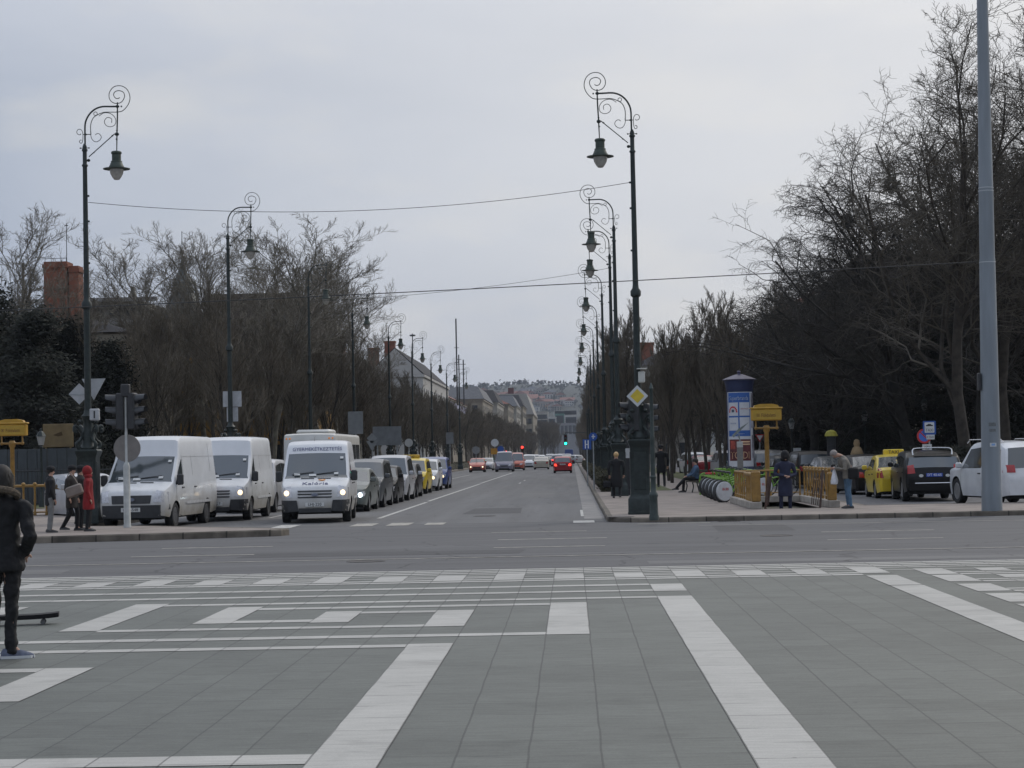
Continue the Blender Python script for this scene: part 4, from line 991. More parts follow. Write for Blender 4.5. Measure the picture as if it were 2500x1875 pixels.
t = far_sign('road_board', 'wide grey board back on two posts behind the silver car', 945, 1064, 120, rect(1.75, 1.15), MATS['board_grey'], post=False)
mb = MB()
for x in (-.6, .6): mb.tube([(x, .05, 0), (x, .05, atY(945, 1064, 120)[1])], .04, 8)
mb.build('post', GALV, t)
far_sign('road_sign', 'round pale sign back above the yellow taxi in the queue', 998, 1081, 128, circ(.27), mat('pale_sign_back', (.42, .42, .4), .6, var=.1))
far_sign('road_sign', 'small pale rectangular board back far along the left lamps', 1098, 1070, 160, rect(.6, .95), MATS['board_grey'])
far_sign('road_sign', 'small round sign back low beside the far lamps', 1162, 1099, 205, circ(.4), MATS['dim_sign_back'])
t = far_sign('speed_sign', 'small white round sign above the jam', 1208, 1081, 215, circ(.42), WHT)
far_sign('detour_sign', 'small orange board beside the road far left of the jam', 1209, 1102, 215, rect(.95, .65), mat('dull_orange', (.45, .22, .02), .6, var=.1))
far_sign('direction_sign', 'small blue round sign left of the far red signal', 1222, 1097, 212, circ(.36), BLU)
t = far_sign('keep_sign', 'round blue direction sign on a thin post behind the right lamps', 1448, 1066, 89, circ(.19), BLU)
mb = MB(); z = atY(1448, 1066, 89)[1]-.15; mb.box(-.07, .09, -.026, -.021, z-.02, z+.02); mb.box(-.02, .02, -.026, -.021, z-.1, z+.1); mb.build('arrow', WHITEINK, t, 0)
t = far_sign('parking_sign', 'rectangular blue sign with white bars left of the round blue sign', 1433, 1085, 97, rect(.42, .5), BLU)
z = atY(1433, 1085, 97)[1]-.15
mb = MB()
for x in (-.08, .06): mb.box(x-.025, x+.025, -.026, -.021, z-.2, z+.2)
mb.box(-.08, .06, -.026, -.021, z-.02, z+.02); mb.build('bars', WHITEINK, t, 0)
def far_signal(label, px, py, Y, lit, n=3):
    X, Z = atY(px, py, Y); t = empty('traffic_signal', (X, Y, 0), 0, label, 'traffic signal')
    k = 0 if lit == 'red' else n - 1; s = 1.5
    signal_head(t, 0, 0, Z + (.155 + .31*k)*s, 0, lit=(k, lit), n=n, s=s)
    mb = MB(); mb.tube([(0, .15, 0), (0, .15, Z)], .05, 8); mb.build('post', BLK, t)
far_signal('red traffic light just above the lilac people van', 1236, 1104, 240, 'red')
far_signal('green traffic light above the left side of the lilac people van', 1224, 1111, 240, 'green')
far_signal('red traffic light on a pole right of the lilac people van', 1275, 1092, 262, 'red')
X, Z = atY(1381, 1082, 330)
t = empty('traffic_signal', (X, 330, 0), 0, 'green traffic light hanging over the road at the far end', 'traffic signal')
signal_head(t, 0, 0, Z + 1.5, 0, lit=(2, 'green'), n=3, s=2.0)
mb = MB(); mb.tube(catmull([(4.0, .3, 0), (4.0, .3, Z+1.2), (3.4, .3, Z+1.7), (0, .3, Z+1.8)], 5), .07, 8); mb.tube([(0, .3, Z+1.8), (0, .2, Z+1.3)], .04, 6); mb.build('post', BLK, t)
# taxi rank and no-stopping signs
x, y = 12.6, 72.0
t = empty('taxi_rank_sign', (13.62, 72.5, .01), 0, 'blue framed taxi rank sign over a red ringed blue sign above the black off-roader', 'sign')
X, Zt = atY(2270, 1045, 72.4); X0 = X - 13.62
k = 72.4/4800
mb = MB(); mb.tube([(X0, .05, 0), (X0, .05, Zt+.2)], .03, 8); mb.build('post', GALV, t)
mb = MB(); mb.prism([(X0+a, Zt+b) for a, b in rrect(.47, .5, .03)], 'y', -.03, -.01); mb.build('blue_plate', BLU, t, 0)
mb = MB(); mb.prism([(X0+a, Zt+b+.01) for a, b in rrect(.35, .38, .02)], 'y', -.034, -.031); wp = mb.build('white_field', WHT, t, 0)
mb = MB(); text_mesh(mb, 'TAXI', .15, basis((X0, -.038, Zt-.09), (1, 0, 0), (0, 0, 1)), sx=.85)
mb.prism([(X0-.12, Zt+.06), (X0+.12, Zt+.06), (X0+.13, Zt+.1), (X0+.07, Zt+.11), (X0+.05, Zt+.14), (X0-.05, Zt+.14), (X0-.08, Zt+.11), (X0-.13, Zt+.1)], 'y', -.038, -.035); mb.build('lettering', INK, wp, 0)
mb = MB(); mb.prism([(X0+.03+a, Zt-.34+b) for a, b in rect(.3, .17)], 'y', -.03, -.01); lp_ = mb.build('lower_plate', WHT, t, 0)
mb = MB(); text_mesh(mb, '4 TAXI', .11, basis((X0+.03, -.034, Zt-.34), (1, 0, 0), (0, 0, 1)), sx=.8); mb.build('lettering', INK, lp_, 0)
cx, cz = X0-.19, Zt-.3
mb = MB(); mb.prism([(cx+a, cz+b) for a, b in circ(.27)], 'y', .0, .02); mb.build('red_ring', REDM, t, 0)
mb = MB(); mb.prism([(cx+a, cz+b) for a, b in circ(.2)], 'y', -.004, -.001); mb.build('blue_field', mat('sign_mid_blue', (.05, .14, .5), .5, var=.1), t, 0)
mb = MB(); mb.prism([(cx-.17, cz+.14), (cx-.14, cz+.17), (cx+.17, cz-.14), (cx+.14, cz-.17)], 'y', -.009, -.006); mb.build('red_bar', REDM, t, 0)
mb = MB(); mb.prism([(X0-.1+a, Zt-.78+b) for a, b in rect(.34, .36)], 'y', .0, .02); lp_ = mb.build('note_plate', WHT, t, 0)
mb = MB()
for i, s_ in enumerate(('0-24 h', 'TAXI', 'KIVÉVE')): text_mesh(mb, s_, .09, basis((X0-.1, -.004, Zt-.68-.1*i), (1, 0, 0), (0, 0, 1)), sx=.8)
mb.build('lettering', INK, lp_, 0)
# small yield sign, white board and kiosk lamp behind the metro entrance
X, Z = atY(1855, 1070, 112)
t = plate_sign('yield_sign', 'small red edged triangle sign between poster column and yellow sign', X, 112, .12, [(-.26, .22), (.26, .22), (0, -.24)], REDM, None, Z-.12, post=Z-.12)
mb = MB(); mb.prism([(-.17, Z-.12+.165), (.17, Z-.12+.165), (0, Z-.12-.14)], 'y', -.026, -.021); mb.build('white_field', WHT, t, 0)
X, Z = atY(1946, 1100, 100)
plate_sign('notice_board', 'small white rectangular board behind the parked black cars', X, 100, .12, rect(.38, .26), WHT, None, Z-.12, post=Z-.12)
# ================================================================== WIRES
WIRE = mat('wire', (.03, .03, .03), .6, var=0)
def wire(label, a, b, sag, r):
    a, b = Vector(a), Vector(b); mb = MB(); pts = []
    for i in range(41):
        t_ = i/40; p = a.lerp(b, t_); p.z -= sag * 4*t_*(1-t_); pts.append(p)
    mb.tube(pts, r, 5); tag(mb.build('overhead_wire', WIRE), label, 'wire')
wire('thin span wire between the two nearest lamp standards', (-13.12, 53.4, 8.95), (1.75, 53.15, 9.1), .5, .008)
wire('thin span wire between the lamps farther down the avenue', (-13.1, 99.0, 9.75), (1.78, 86.5, 9.9), .25, .009)
wire('thicker cable from the grey mast across the whole view', (x_ := 10.4, 50.2, 6.45), (-17.5, 50.2, 5.72), .06, .012)
# ================================================================== TREES
def tree_data(seed, H, fork, spread, up=.35, nl=(9, 6, 6, 5), crook=.25, rt=.14, droop=0., wild=0., lens=(.62, .5, .42), lean=(0, 0), twig=.011, mass=1.0):
    rnd = random.Random(seed); T, C = MB(), MB()
    def grow(p, d, L, r, lvl, mb, segs):
        pts = [p.copy()]; rad = [r]; q = p.copy(); dd = d.copy()
        for i in range(segs):
            ck = crook * (1 + wild * (lvl > 1)) * (.4 if lvl == 0 else 1); u_ = up * (1 - .6 * min(1, wild) * (lvl > 1))
            dd = dd + Vector((rnd.gauss(0, ck), rnd.gauss(0, ck), rnd.gauss(0, ck*.7) + u_*.25 - droop*lvl*.12)); dd.normalize()
            q = q + dd * (L/segs); pts.append(q.copy()); rad.append(max(twig*.6, r * (1 - .62*(i+1)/segs)))
        mb.tube(pts, rad, 7 if lvl < 1 else (5 if lvl == 1 else (4 if lvl == 2 else 3)), cap=False)
        if lvl >= len(nl): return
        n = nl[lvl]
        for k in range(n):
            f = (k + .6 + rnd.uniform(-.3, .3)) / n
            if lvl == 0: f = fork + (1 - fork) * f
            else: f = .18 + .82 * f
            f = min(.999, f); i = min(segs-1, int(f*segs)); b = pts[i].lerp(pts[i+1], f*segs - i)
            ax = (pts[i+1] - pts[i]).normalized(); o = ax.orthogonal().normalized(); o.rotate(Matrix.Rotation(rnd.uniform(0, 6.283), 3, ax))
            ang = rnd.uniform(.45, .95) * (1.0 if lvl else .9) * spread * (1 + .45 * wild * (lvl > 0))
            nd = (ax*math.cos(ang) + o*math.sin(ang)); nd.z += up*.5*(1 - .8*min(1, wild)*(lvl > 0)); nd.normalize()
            nd += Vector((lean[0], lean[1], 0)) * (.5 if lvl < 2 else .1); nd.normalize()
            l2 = (H*lens[0] if lvl == 0 else L*lens[min(lvl, len(lens)-1)]) * rnd.uniform(.7, 1.15) * (1.15 - .55*f if lvl == 0 else 1.1 - .35*f)
            grow(b, nd, l2, max(twig, rad[i]*(.5 if lvl else .42)), lvl+1, T if lvl < 1 else C, 4 if lvl == 0 else (4 if lvl == 1 else (4 if lvl == 2 and wild else (3 if lvl == 2 or wild else 2))))
    zs = lambda: max(v[2] for v in T.v + C.v)
    grow(Vector((0, 0, -.1)), Vector((lean[0]*.2, lean[1]*.2, 1)).normalized(), H*.9, rt, 0, T, 7)
    k = H / zs()
    for q in (T, C): q.v = [(a*(k*.5+.5), b*(k*.5+.5), c*k) for a, b, c in q.v]
    return T, C
BARK = mat('bark', (.05, .042, .033), .9, var=.4, vs=4, bump=.5, bs=12)
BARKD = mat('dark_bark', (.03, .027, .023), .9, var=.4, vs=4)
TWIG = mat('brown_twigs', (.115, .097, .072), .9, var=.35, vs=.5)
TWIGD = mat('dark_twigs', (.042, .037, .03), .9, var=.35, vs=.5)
PBARK = mat('plane_bark', (.16, .145, .115), .85, var=.45, vs=2.2, bump=.3, bs=8)
PTWIG = mat('plane_twigs', (.15, .132, .102), .9, var=.3, vs=.8)
def tree(name, td, bark, tw, label, cat='tree', group=None):
    t = empty(name, label=label, cat=cat, group=group); T, C = td
    T.build('trunk', bark, t, 60); C.build('crown', tw, t, 60); return t
def put(o, x, y, z, s, rz, first=[set()]):
    if o.name in first[0]:
        c = copy_tree(o)
    else: c = o; first[0].add(o.name)
    c.location = (x, y, z); c.rotation_euler = (0, 0, rz); c.scale = (s, s, s); return c
rnd = random.Random(11)
def row(protos, xs, y0, y1, dy, z, s0, s1, jx=.5, group=None, label=None):
    y = y0; i = 0
    while y < y1:
        for x in xs:
            o = protos[rnd.randrange(len(protos))]; s = rnd.uniform(s0, s1)
            c = put(o, x + rnd.uniform(-jx, jx), y + rnd.uniform(-1, 1), z, s, rnd.uniform(0, 6.28))
            c['group'] = group; c['label'] = label
        y += dy * (1 + (y - y0) / 900)
SL = [tree('street_tree', tree_data(20 + i, 9.6, .2, .66, .45, (15, 9, 8, 6), .17, .11, lens=(.42, .52, .46), twig=.0095), BARK, TWIG, 'x') for i in range(4)]
row(SL, (-15.6, -18.6), 86, 330, 7.0, .15, .84, 1.03, .6, 'young bare trees in dense rows left of the avenue', 'young bare brown tree of the dense rows behind the left lamps')
row(SL, (-29.5, -34.5), 100, 240, 9.5, .15, 1.05, 1.25, 1.4, 'young bare trees in dense rows left of the avenue', 'young bare brown tree of the dense rows behind the left lamps')
row(SL, (-21.8, -25.5), 92, 250, 7.5, .15, .95, 1.12, 1.0, 'young bare trees in dense rows left of the avenue', 'young bare brown tree of the dense rows behind the left lamps')
SRt = [tree('street_tree', tree_data(60 + i, 9.8, .22, .52, .6, (15, 9, 8, 6), .14, .12, lens=(.42, .52, .46), twig=.0095), BARK, TWIG, 'x') for i in range(3)]
row(SRt, (3.4,), 128, 400, 8.5, .12, 1.1, 1.28, .3, 'bare trees lining the right of the avenue', 'bare upright tree of the row behind the right lamps')
row(SRt, (7.4,), 94, 330, 6.5, .12, .86, 1.04, .4, 'bare trees lining the right of the avenue', 'bare upright tree of the row behind the right lamps')
row(SL, (12.5, 16.5), 112, 320, 7.5, .02, 1.0, 1.3, 1.5, 'bare trees behind the side road on the right', 'bare brown tree standing beyond the parked cars on the right')
row(SRt, (5.3,), 104, 118, 7.0, .12, .9, 1.0, .3, 'bare trees lining the right of the avenue', 'bare upright tree of the row behind the right lamps')
# big pale plane trees on the left
PT = [tree('plane_tree', tree_data(90 + i, 15.5, .28, .62, .4, (13, 9, 8, 7), .2, .2, lens=(.46, .5, .46), twig=.0095, wild=.5), PBARK, PTWIG, 'x') for i in range(3)]
WF = {650: 1.25, 424: 1.2, 575: 1.1, 770: 1.15}
for (px, py_top, Y, lb) in ((650, 535, 112, 'tall pale plane tree rising behind the second left lamp'), (424, 560, 122, 'pale plane tree with curling twigs beside the dome'), (815, 625, 140, 'pale plane tree right of the tallest one on the left'), (730, 600, 128, 'smaller plane tree between the two pale ones'), (20, 500, 88, 'bare plane tree cut by the left edge above the conifers'), (500, 565, 116, 'plane tree between the dome and the tallest plane tree'), (770, 590, 132, 'plane tree just right of the tallest one'), (575, 545, 118, 'plane tree over the second left lamp head'), (690, 600, 150, 'plane tree deep behind the third left lamp'), (925, 790, 175, 'lowest plane tree at the right end of the group'), (870, 675, 150, 'plane tree fading into the long left row'), (150, 650, 96, 'plane tree twigs in front of the brick chimneys')):
    X, Z = atY(px, py_top, Y); i = rnd.randrange(3)
    c = put(PT[i], X, Y, .1, Z / 15.5, rnd.uniform(0, 6.28)); wf = WF.get(px, 1.0); c.scale = (c.scale[0]*wf, c.scale[1]*wf, c.scale[2]); c['label'] = lb; c['group'] = 'plane trees behind the left rows'
# big dark trees on the right
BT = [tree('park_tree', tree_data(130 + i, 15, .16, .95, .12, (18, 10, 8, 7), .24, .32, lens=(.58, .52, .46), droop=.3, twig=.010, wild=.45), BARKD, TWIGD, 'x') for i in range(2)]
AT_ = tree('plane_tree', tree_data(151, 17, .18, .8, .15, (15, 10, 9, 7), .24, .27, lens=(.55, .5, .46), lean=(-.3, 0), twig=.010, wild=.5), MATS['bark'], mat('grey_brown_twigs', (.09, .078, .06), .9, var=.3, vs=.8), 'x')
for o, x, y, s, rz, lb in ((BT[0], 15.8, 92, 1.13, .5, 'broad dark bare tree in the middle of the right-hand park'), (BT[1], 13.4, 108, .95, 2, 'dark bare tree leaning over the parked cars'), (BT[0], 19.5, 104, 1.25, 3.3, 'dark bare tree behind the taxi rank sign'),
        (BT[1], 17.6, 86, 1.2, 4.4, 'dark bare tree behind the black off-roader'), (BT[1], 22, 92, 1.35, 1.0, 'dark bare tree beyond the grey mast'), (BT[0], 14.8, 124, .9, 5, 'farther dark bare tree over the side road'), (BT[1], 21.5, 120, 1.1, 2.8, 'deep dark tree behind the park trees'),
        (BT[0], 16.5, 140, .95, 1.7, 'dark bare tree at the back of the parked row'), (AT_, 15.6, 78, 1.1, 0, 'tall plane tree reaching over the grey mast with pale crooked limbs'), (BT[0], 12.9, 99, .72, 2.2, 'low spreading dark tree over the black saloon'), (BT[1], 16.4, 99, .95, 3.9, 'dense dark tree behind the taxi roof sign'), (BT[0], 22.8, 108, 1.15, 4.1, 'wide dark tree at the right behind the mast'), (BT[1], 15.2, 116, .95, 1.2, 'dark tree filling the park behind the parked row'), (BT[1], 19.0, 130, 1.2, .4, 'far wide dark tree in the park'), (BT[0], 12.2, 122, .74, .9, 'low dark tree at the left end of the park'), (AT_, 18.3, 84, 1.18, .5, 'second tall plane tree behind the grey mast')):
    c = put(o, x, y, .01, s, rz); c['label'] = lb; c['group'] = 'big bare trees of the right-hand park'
# evergreens
def ever(seed, H, R, n, cone=.5):
    rnd = random.Random(seed); T, C = MB(), MB()
    T.tube([(0, 0, -.1), (.1, 0, H*.5), (0, .1, H*.9)], [.22, .14, .04], 7)
    cl = [(rnd.uniform(0, 6.28), rnd.uniform(.0, 1.0)) for _ in range(90)]
    for i in range(n):
        a, f = cl[i % 90]; z = H * (.04 + .94*f); rr = R * ((1 - f) ** cone if f > .15 else .9) * rnd.uniform(.35, 1.05)
        c = Vector((math.cos(a)*rr, math.sin(a)*rr, z)) + Vector((rnd.gauss(0, .35), rnd.gauss(0, .35), rnd.gauss(0, .3)))
        u = Vector((rnd.gauss(0, 1), rnd.gauss(0, 1), rnd.gauss(-.2, .6))).normalized(); v = u.orthogonal().normalized(); s = rnd.uniform(.06, .15)
        C.add([c - u*s, c + v*s*.35, c + u*s, c - v*s*.35], [(0, 1, 2, 3)])
    return T, C
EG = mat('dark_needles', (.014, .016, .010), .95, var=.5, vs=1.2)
EGI = mat('ivy_green', (.035, .045, .016), .9, var=.5, vs=2)
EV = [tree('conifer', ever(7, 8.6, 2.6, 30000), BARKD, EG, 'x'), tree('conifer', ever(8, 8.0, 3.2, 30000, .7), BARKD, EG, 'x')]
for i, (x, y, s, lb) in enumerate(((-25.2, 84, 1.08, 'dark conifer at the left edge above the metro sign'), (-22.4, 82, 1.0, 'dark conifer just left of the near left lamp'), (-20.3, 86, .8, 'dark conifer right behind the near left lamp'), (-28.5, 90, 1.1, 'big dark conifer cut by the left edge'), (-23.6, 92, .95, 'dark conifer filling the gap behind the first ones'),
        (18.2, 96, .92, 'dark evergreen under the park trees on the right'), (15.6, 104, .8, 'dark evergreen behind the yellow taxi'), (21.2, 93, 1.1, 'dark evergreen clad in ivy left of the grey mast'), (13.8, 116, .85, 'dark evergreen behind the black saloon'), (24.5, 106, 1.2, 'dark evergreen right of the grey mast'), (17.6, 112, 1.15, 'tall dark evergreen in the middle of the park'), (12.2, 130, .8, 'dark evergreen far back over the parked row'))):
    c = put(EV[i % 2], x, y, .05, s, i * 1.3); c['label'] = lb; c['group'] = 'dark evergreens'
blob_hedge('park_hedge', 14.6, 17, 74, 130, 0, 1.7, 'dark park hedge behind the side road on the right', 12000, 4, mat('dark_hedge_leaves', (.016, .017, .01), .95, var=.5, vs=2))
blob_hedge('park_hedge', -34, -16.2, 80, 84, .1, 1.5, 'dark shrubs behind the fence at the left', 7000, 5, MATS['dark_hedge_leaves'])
# mistletoe balls
for px, py, Y, r, lb, m in ((2068, 540, 92, .34, 'green mistletoe ball in the dark park tree', EGI), (2175, 450, 92, .42, 'dark nest-like ball high in the park tree', EG)):
    X, Z = atY(px, py, Y); mb = MB(); q = random.Random(9)
    for _ in range(700):
        d = Vector((q.gauss(0, 1), q.gauss(0, 1), q.gauss(0, 1))).normalized(); c = Vector((X, Y, Z)) + d*r*q.uniform(.3, 1); e = d.orthogonal().normalized()*.03
        mb.add([c - e, c + d*.1, c + e, c - d*.08], [(0, 1, 2, 3)])
    tag(mb.build('mistletoe', m, smooth=0), lb, 'mistletoe')

row(SL, (-15.6,), 330, 820, 9, .15, .95, 1.15, .6, 'small bare trees lining the far end of the avenue', 'small bare tree where the avenue narrows to a point')
row(SRt, (3.6, 7.4), 400, 860, 11, .12, 1.1, 1.35, .4, 'small bare trees lining the far end of the avenue', 'small bare tree where the avenue narrows to a point')
row(SL, (-12.6, -8.5), 850, 1000, 14, .0, 1.5, 1.9, 2, 'small bare trees lining the far end of the avenue', 'small bare tree where the avenue narrows to a point')
# ================================================================== BUILDINGS
def win_grid(mb_parent, wallt, x0, x1, z0, z1, nx, nz, y, w=.9, h=1.6, m=None, axis='x', side=-1, arch=False, frame=None):
    for i in range(nx):
        for j in range(nz):
            c = x0 + (x1 - x0) * (i + .5) / nx; z = z0 + (z1 - z0) * (j + .5) / nz
            mb = MB(); poly = rect(w, h) if not arch else [(-w/2, -h/2), (w/2, -h/2), (w/2, h/2 - w/2)] + [(w/2*math.cos(R_(a)), h/2 - w/2 + w/2*math.sin(R_(a))) for a in range(20, 180, 20)] + [(-w/2, h/2 - w/2)]
            d = (y + side*.06, y - side*.05)
            mb.prism([(c + a, z + b) for a, b in poly], 'y' if axis == 'x' else 'x', min(d), max(d))
            wn_ = mb.build('window', m or WINM, mb_parent, 0)
            if frame:
                mb = MB(); d2 = (y + side*.12, y - side*.02)
                def bx(a0, a1, b0, b1):
                    if axis == 'x': mb.box(a0, a1, min(d2), max(d2), b0, b1)
                    else: mb.box(min(d2), max(d2), a0, a1, b0, b1)
                bx(c - w/2 - .12, c + w/2 + .12, z - h/2 - .14, z - h/2 - .002); bx(c - w/2 - .12, c + w/2 + .12, z + h/2 + .002, z + h/2 + .14)
                mb.build('window_trim', frame, wn_, 0)
WINM = mat('window_glass', (.035, .04, .045), .12, var=.3, vs=3)
STUC_P = mat('pale_stucco', (.27, .255, .22), .85, var=.2, vs=.4, bump=.1)
STUC_Y = mat('yellow_stucco', (.3, .17, .04), .85, var=.2, vs=.5)
STUC_B = mat('beige_stucco', (.2, .175, .135), .85, var=.3, vs=.4)
STUC_W = mat('white_render', (.38, .37, .35), .85, var=.14, vs=.3)
BRK = mat('chimney_brick', (.2, .075, .045), .85, var=.22, vs=3, bump=.3, bs=25)
TILE_R = mat('red_roof_tiles', (.2, .08, .055), .8, var=.25, vs=2.5, bump=.3, bs=18)
SLATE = mat('dark_slate', (.028, .027, .03), .95, var=.25, vs=3)
BROWNR = mat('brown_mansard', (.05, .038, .033), .8, var=.25, vs=1.5)
ZINC = mat('zinc_roof', (.09, .095, .105), .8, .1, var=.2, vs=2)
def block(name, label, x0, x1, y0, y1, h, wall, roof=None, rh=3, rm=None, nz=3, nxf=4, nys=0, side_x=None, group=None, cat='building', frame=None, base=0, win_h=1.6, win_w=.9, ridge='y', overhang=.4, chim=()):
    t = empty(name, ((x0+x1)/2, (y0+y1)/2, base), 0, label, cat, group)
    cx, cy = (x0+x1)/2, (y0+y1)/2; X0, X1, Y0, Y1 = x0-cx, x1-cx, y0-cy, y1-cy
    mb = MB(); mb.box(X0, X1, Y0, Y1, -.2, h); mb.box(X0-.25, X1+.25, Y0-.25, Y1+.25, h-.5, h-.12); mb.box(X0-.12, X1+.12, Y0-.12, Y1+.12, h*.33, h*.33+.25)
    w_ = mb.build('wall', wall, t, 0)
    o = overhang
    if roof == 'gable':
        mb = MB()
        if ridge == 'y': mb.add([(X0-o, Y0-o, h), (X1+o, Y0-o, h), (0, Y0-o, h+rh), (X0-o, Y1+o, h), (X1+o, Y1+o, h), (0, Y1+o, h+rh)], [(0, 1, 2), (3, 5, 4), (0, 2, 5, 3), (1, 4, 5, 2), (0, 3, 4, 1)])
        else: mb.add([(X0-o, Y0-o, h), (X0-o, Y1+o, h), (X0-o, 0, h+rh), (X1+o, Y0-o, h), (X1+o, Y1+o, h), (X1+o, 0, h+rh)], [(0, 2, 1), (3, 4, 5), (0, 3, 5, 2), (1, 2, 5, 4), (0, 1, 4, 3)])
        r_ = mb.build('roof', rm, t, 0)
    elif roof == 'hip' or roof == 'mansard':
        k = .45 if roof == 'hip' else .78
        mb = MB(); kx, ky = (X1-X0)/2*(1-k), (Y1-Y0)/2*(1-k)
        if roof == 'hip': kx = (X1-X0)/2*.98; ky = min((Y1-Y0)/2*.9, kx)
        mb.rings([[(X0-o, Y0-o, h), (X1+o, Y0-o, h), (X1+o, Y1+o, h), (X0-o, Y1+o, h)], [(X0+kx, Y0+ky, h+rh), (X1-kx, Y0+ky, h+rh), (X1-kx, Y1-ky, h+rh), (X0+kx, Y1-ky, h+rh)]])
        r_ = mb.build('roof', rm, t, 0)
    else: r_ = w_
    for (cx_, cy_, cw, cd, ch, cm) in chim:
        mb = MB(); mb.box(cx_-cw/2, cx_+cw/2, cy_-cd/2, cy_+cd/2, h, h+ch-.3); mb.box(cx_-cw/2-.1, cx_+cw/2+.1, cy_-cd/2-.1, cy_+cd/2+.1, h+ch-.3, h+ch); mb.build('chimney', cm, r_ , 0)
    if nxf: win_grid(t, None, X0+.5, X1-.5, 0.6, h-.8, nxf, nz, Y0, frame=frame, h=win_h, w=win_w)
    if nys and side_x: win_grid(t, None, Y0+.5, Y1-.5, 0.6, h-.8, nys, nz, X1 if side_x > 0 else X0, axis='y', side=1 if side_x > 0 else -1, frame=frame, h=win_h, w=win_w)
    return t
# left, near: house with big brick chimneys, terraced block, domed palace
t = block('villa', 'house with two thick orange brick chimneys above the left conifers', -34, -24.5, 108, 120, 9.0, STUC_B, 'hip', 1.6, SLATE, nz=3, nxf=4)
X, Z = atY(160, 645, 110); s = 110/4800
mb = MB()
mb.box(-.8, .5, -.6, .8, 8.5, Z); mb.box(-.87, .57, -.67, .87, Z-.35, Z-.15); mb.box(-.84, .54, -.64, .84, Z-1.5, Z-1.4)
ch = mb.build('chimney', BRK, t, 0, loc=(X - (-29.25) - .02, -5, 0))
mb = MB(); mb.box(.58, 1.12, -.5, .6, 8.5, Z-.25); mb.box(.56, 1.18, -.56, .66, Z-.6, Z-.4); mb.build('chimney', BRK, t, 0, loc=(X - (-29.25) - .02, -5, 0))
mb = MB(); mb.tube([(.35, 0, Z), (.35, 0, Z+2.2)], .02, 4); mb.box(.25, .45, -.02, .02, Z+2.05, Z+2.09)
for a in (-.9, .0, .3, 1.5): mb.tube([(a, .1, Z-.2), (a, .1, Z+.3)], .015, 4)
mb.tube([(-.9, .1, Z+.25), (.3, .1, Z+.25)], .015, 4); mb.build('aerial', BLK, ch, loc=(0, 0, 0))
x0, z0 = atY(225, 735, 125); x1, _ = atY(345, 735, 125)
t = block('terrace_building', 'flat-roofed block with dark attic windows between chimneys and dome', x0-3, x1, 125, 137, z0, STUC_P, None, nz=3, nxf=0)
mb = MB(); mb.box(-5, 4.2, -6.6, -6.3, z0-.1, z0+.15); mb.build('parapet', STUC_W, t, 0)
for i in range(6):
    mb = MB(); mb.box(-3.6+i*1.15, -2.9+i*1.15, -6.06, -5.9, z0-1.0, z0-.35); mb.build('window', WINM, t, 0)
    mb = MB(); mb.box(-3.6+i*1.15, -2.9+i*1.15, -6.06, -5.9, z0-3.2, z0-1.9); mb.build('window', WINM, t, 0)
mb = MB(); mb.box(-5, 4.2, -6.8, -6.35, z0-1.6, z0-1.2); mb.build('balcony', STUC_W, t, 0)
# palace with ribbed dome
Yp = 128; X, Zt = atY(425, 620, Yp)
t = empty('palace', (X, Yp+3, 0), 0, 'yellow palace with a ribbed grey dome and thin spire', 'building')
mb = MB(); mb.box(-3.2, 2.4, -3.4, 3, -.2, 8.6); mb.box(-3.4, 2.6, -3.6, 3.1, 8.2, 8.55); mb.box(-3.3, -2.1, -3.55, -2.4, 8.6, 12.2); mb.box(-3.4, -2.0, -3.65, -2.3, 11.6, 11.8); mb.build('wall', STUC_Y, t, 0)
for i in range(4):
    for z in (1.6, 4.4, 7.0):
        mb = MB(); mb.box(-2.7+i*1.35, -1.9+i*1.35, -3.46, -3.3, z, z+1.5); mb.build('window', WINM, t, 0)
mb = MB()
for i in range(3): mb.ball((-2.75, -3.0, 12.4+i*.35), .34-.09*i, 8, 6, sc=(1, 1, 1.2))
mb.build('statue', STUC_P, t)
prof = [(2.15, 8.5), (2.2, 9.2), (2.18, 10.4), (2.0, 11.6), (1.7, 12.6), (1.25, 13.4), (1.05, 13.7), (1.15, 13.75), (1.1, 14.1), (.95, 14.15), (1.0, 14.4), (.62, 14.9), (.3, 15.5), (.12, 16.1), (.04, 16.5)]
zs = (Zt + .3) / 16.5
mb = MB(); n = 40; rs = []
for r, z in prof:
    rs.append([((r + (.09 if (k % 4 < 1 and z < 13.5) else 0))*math.cos(2*math.pi*k/n), -.3 + (r + (.09 if (k % 4 < 1 and z < 13.5) else 0))*math.sin(2*math.pi*k/n), z) for k in range(n)])
mb.v = []; mb.f = []; mb.m = []; rs = [[((a)*.68, -.3 + (b_ + .3)*.68, z*zs) for a, b_, z in r_] for r_ in rs]; mb.rings(rs); d_ = mb.build('dome', mat('dome_metal', (.1, .11, .105), .55, .2, var=.35, vs=1.4, stretch=(2, 2, .5)), t, 25)
mb = MB(); mb.ball((0, -.3, 16.6*zs), .16, 10, 7); mb.tube([(0, -.3, 16.5*zs), (0, -.3, 16.5*zs + 1.5)], .025, 5); mb.build('spire', ZINC, d_)
mb = MB(); mb.lathe([(.0, 0), (.3, 0), (.3, .1), (.2, .14), (.0, .14)], 18, M=Matrix.Translation((-.2, -1.75, 10.2)) @ Matrix.Rotation(R_(90), 4, 'X')); mb.build('dormer', STUC_W, d_)
x0, _ = atY(470, 700, 136); x1, zt = atY(610, 700, 136)
block('mansard_house', 'big brown mansard roof beside the dome behind the bare trees', x0, x1+4, 136, 150, 8.5, STUC_Y, 'mansard', 5.0, BROWNR, nz=2, nxf=6)
block('townhouse', 'yellow brown house wall glimpsed behind the rows of bare trees', -33, -27.5, 152, 166, 8.5, STUC_Y, 'mansard', 2.2, BROWNR, nz=3, nxf=5)
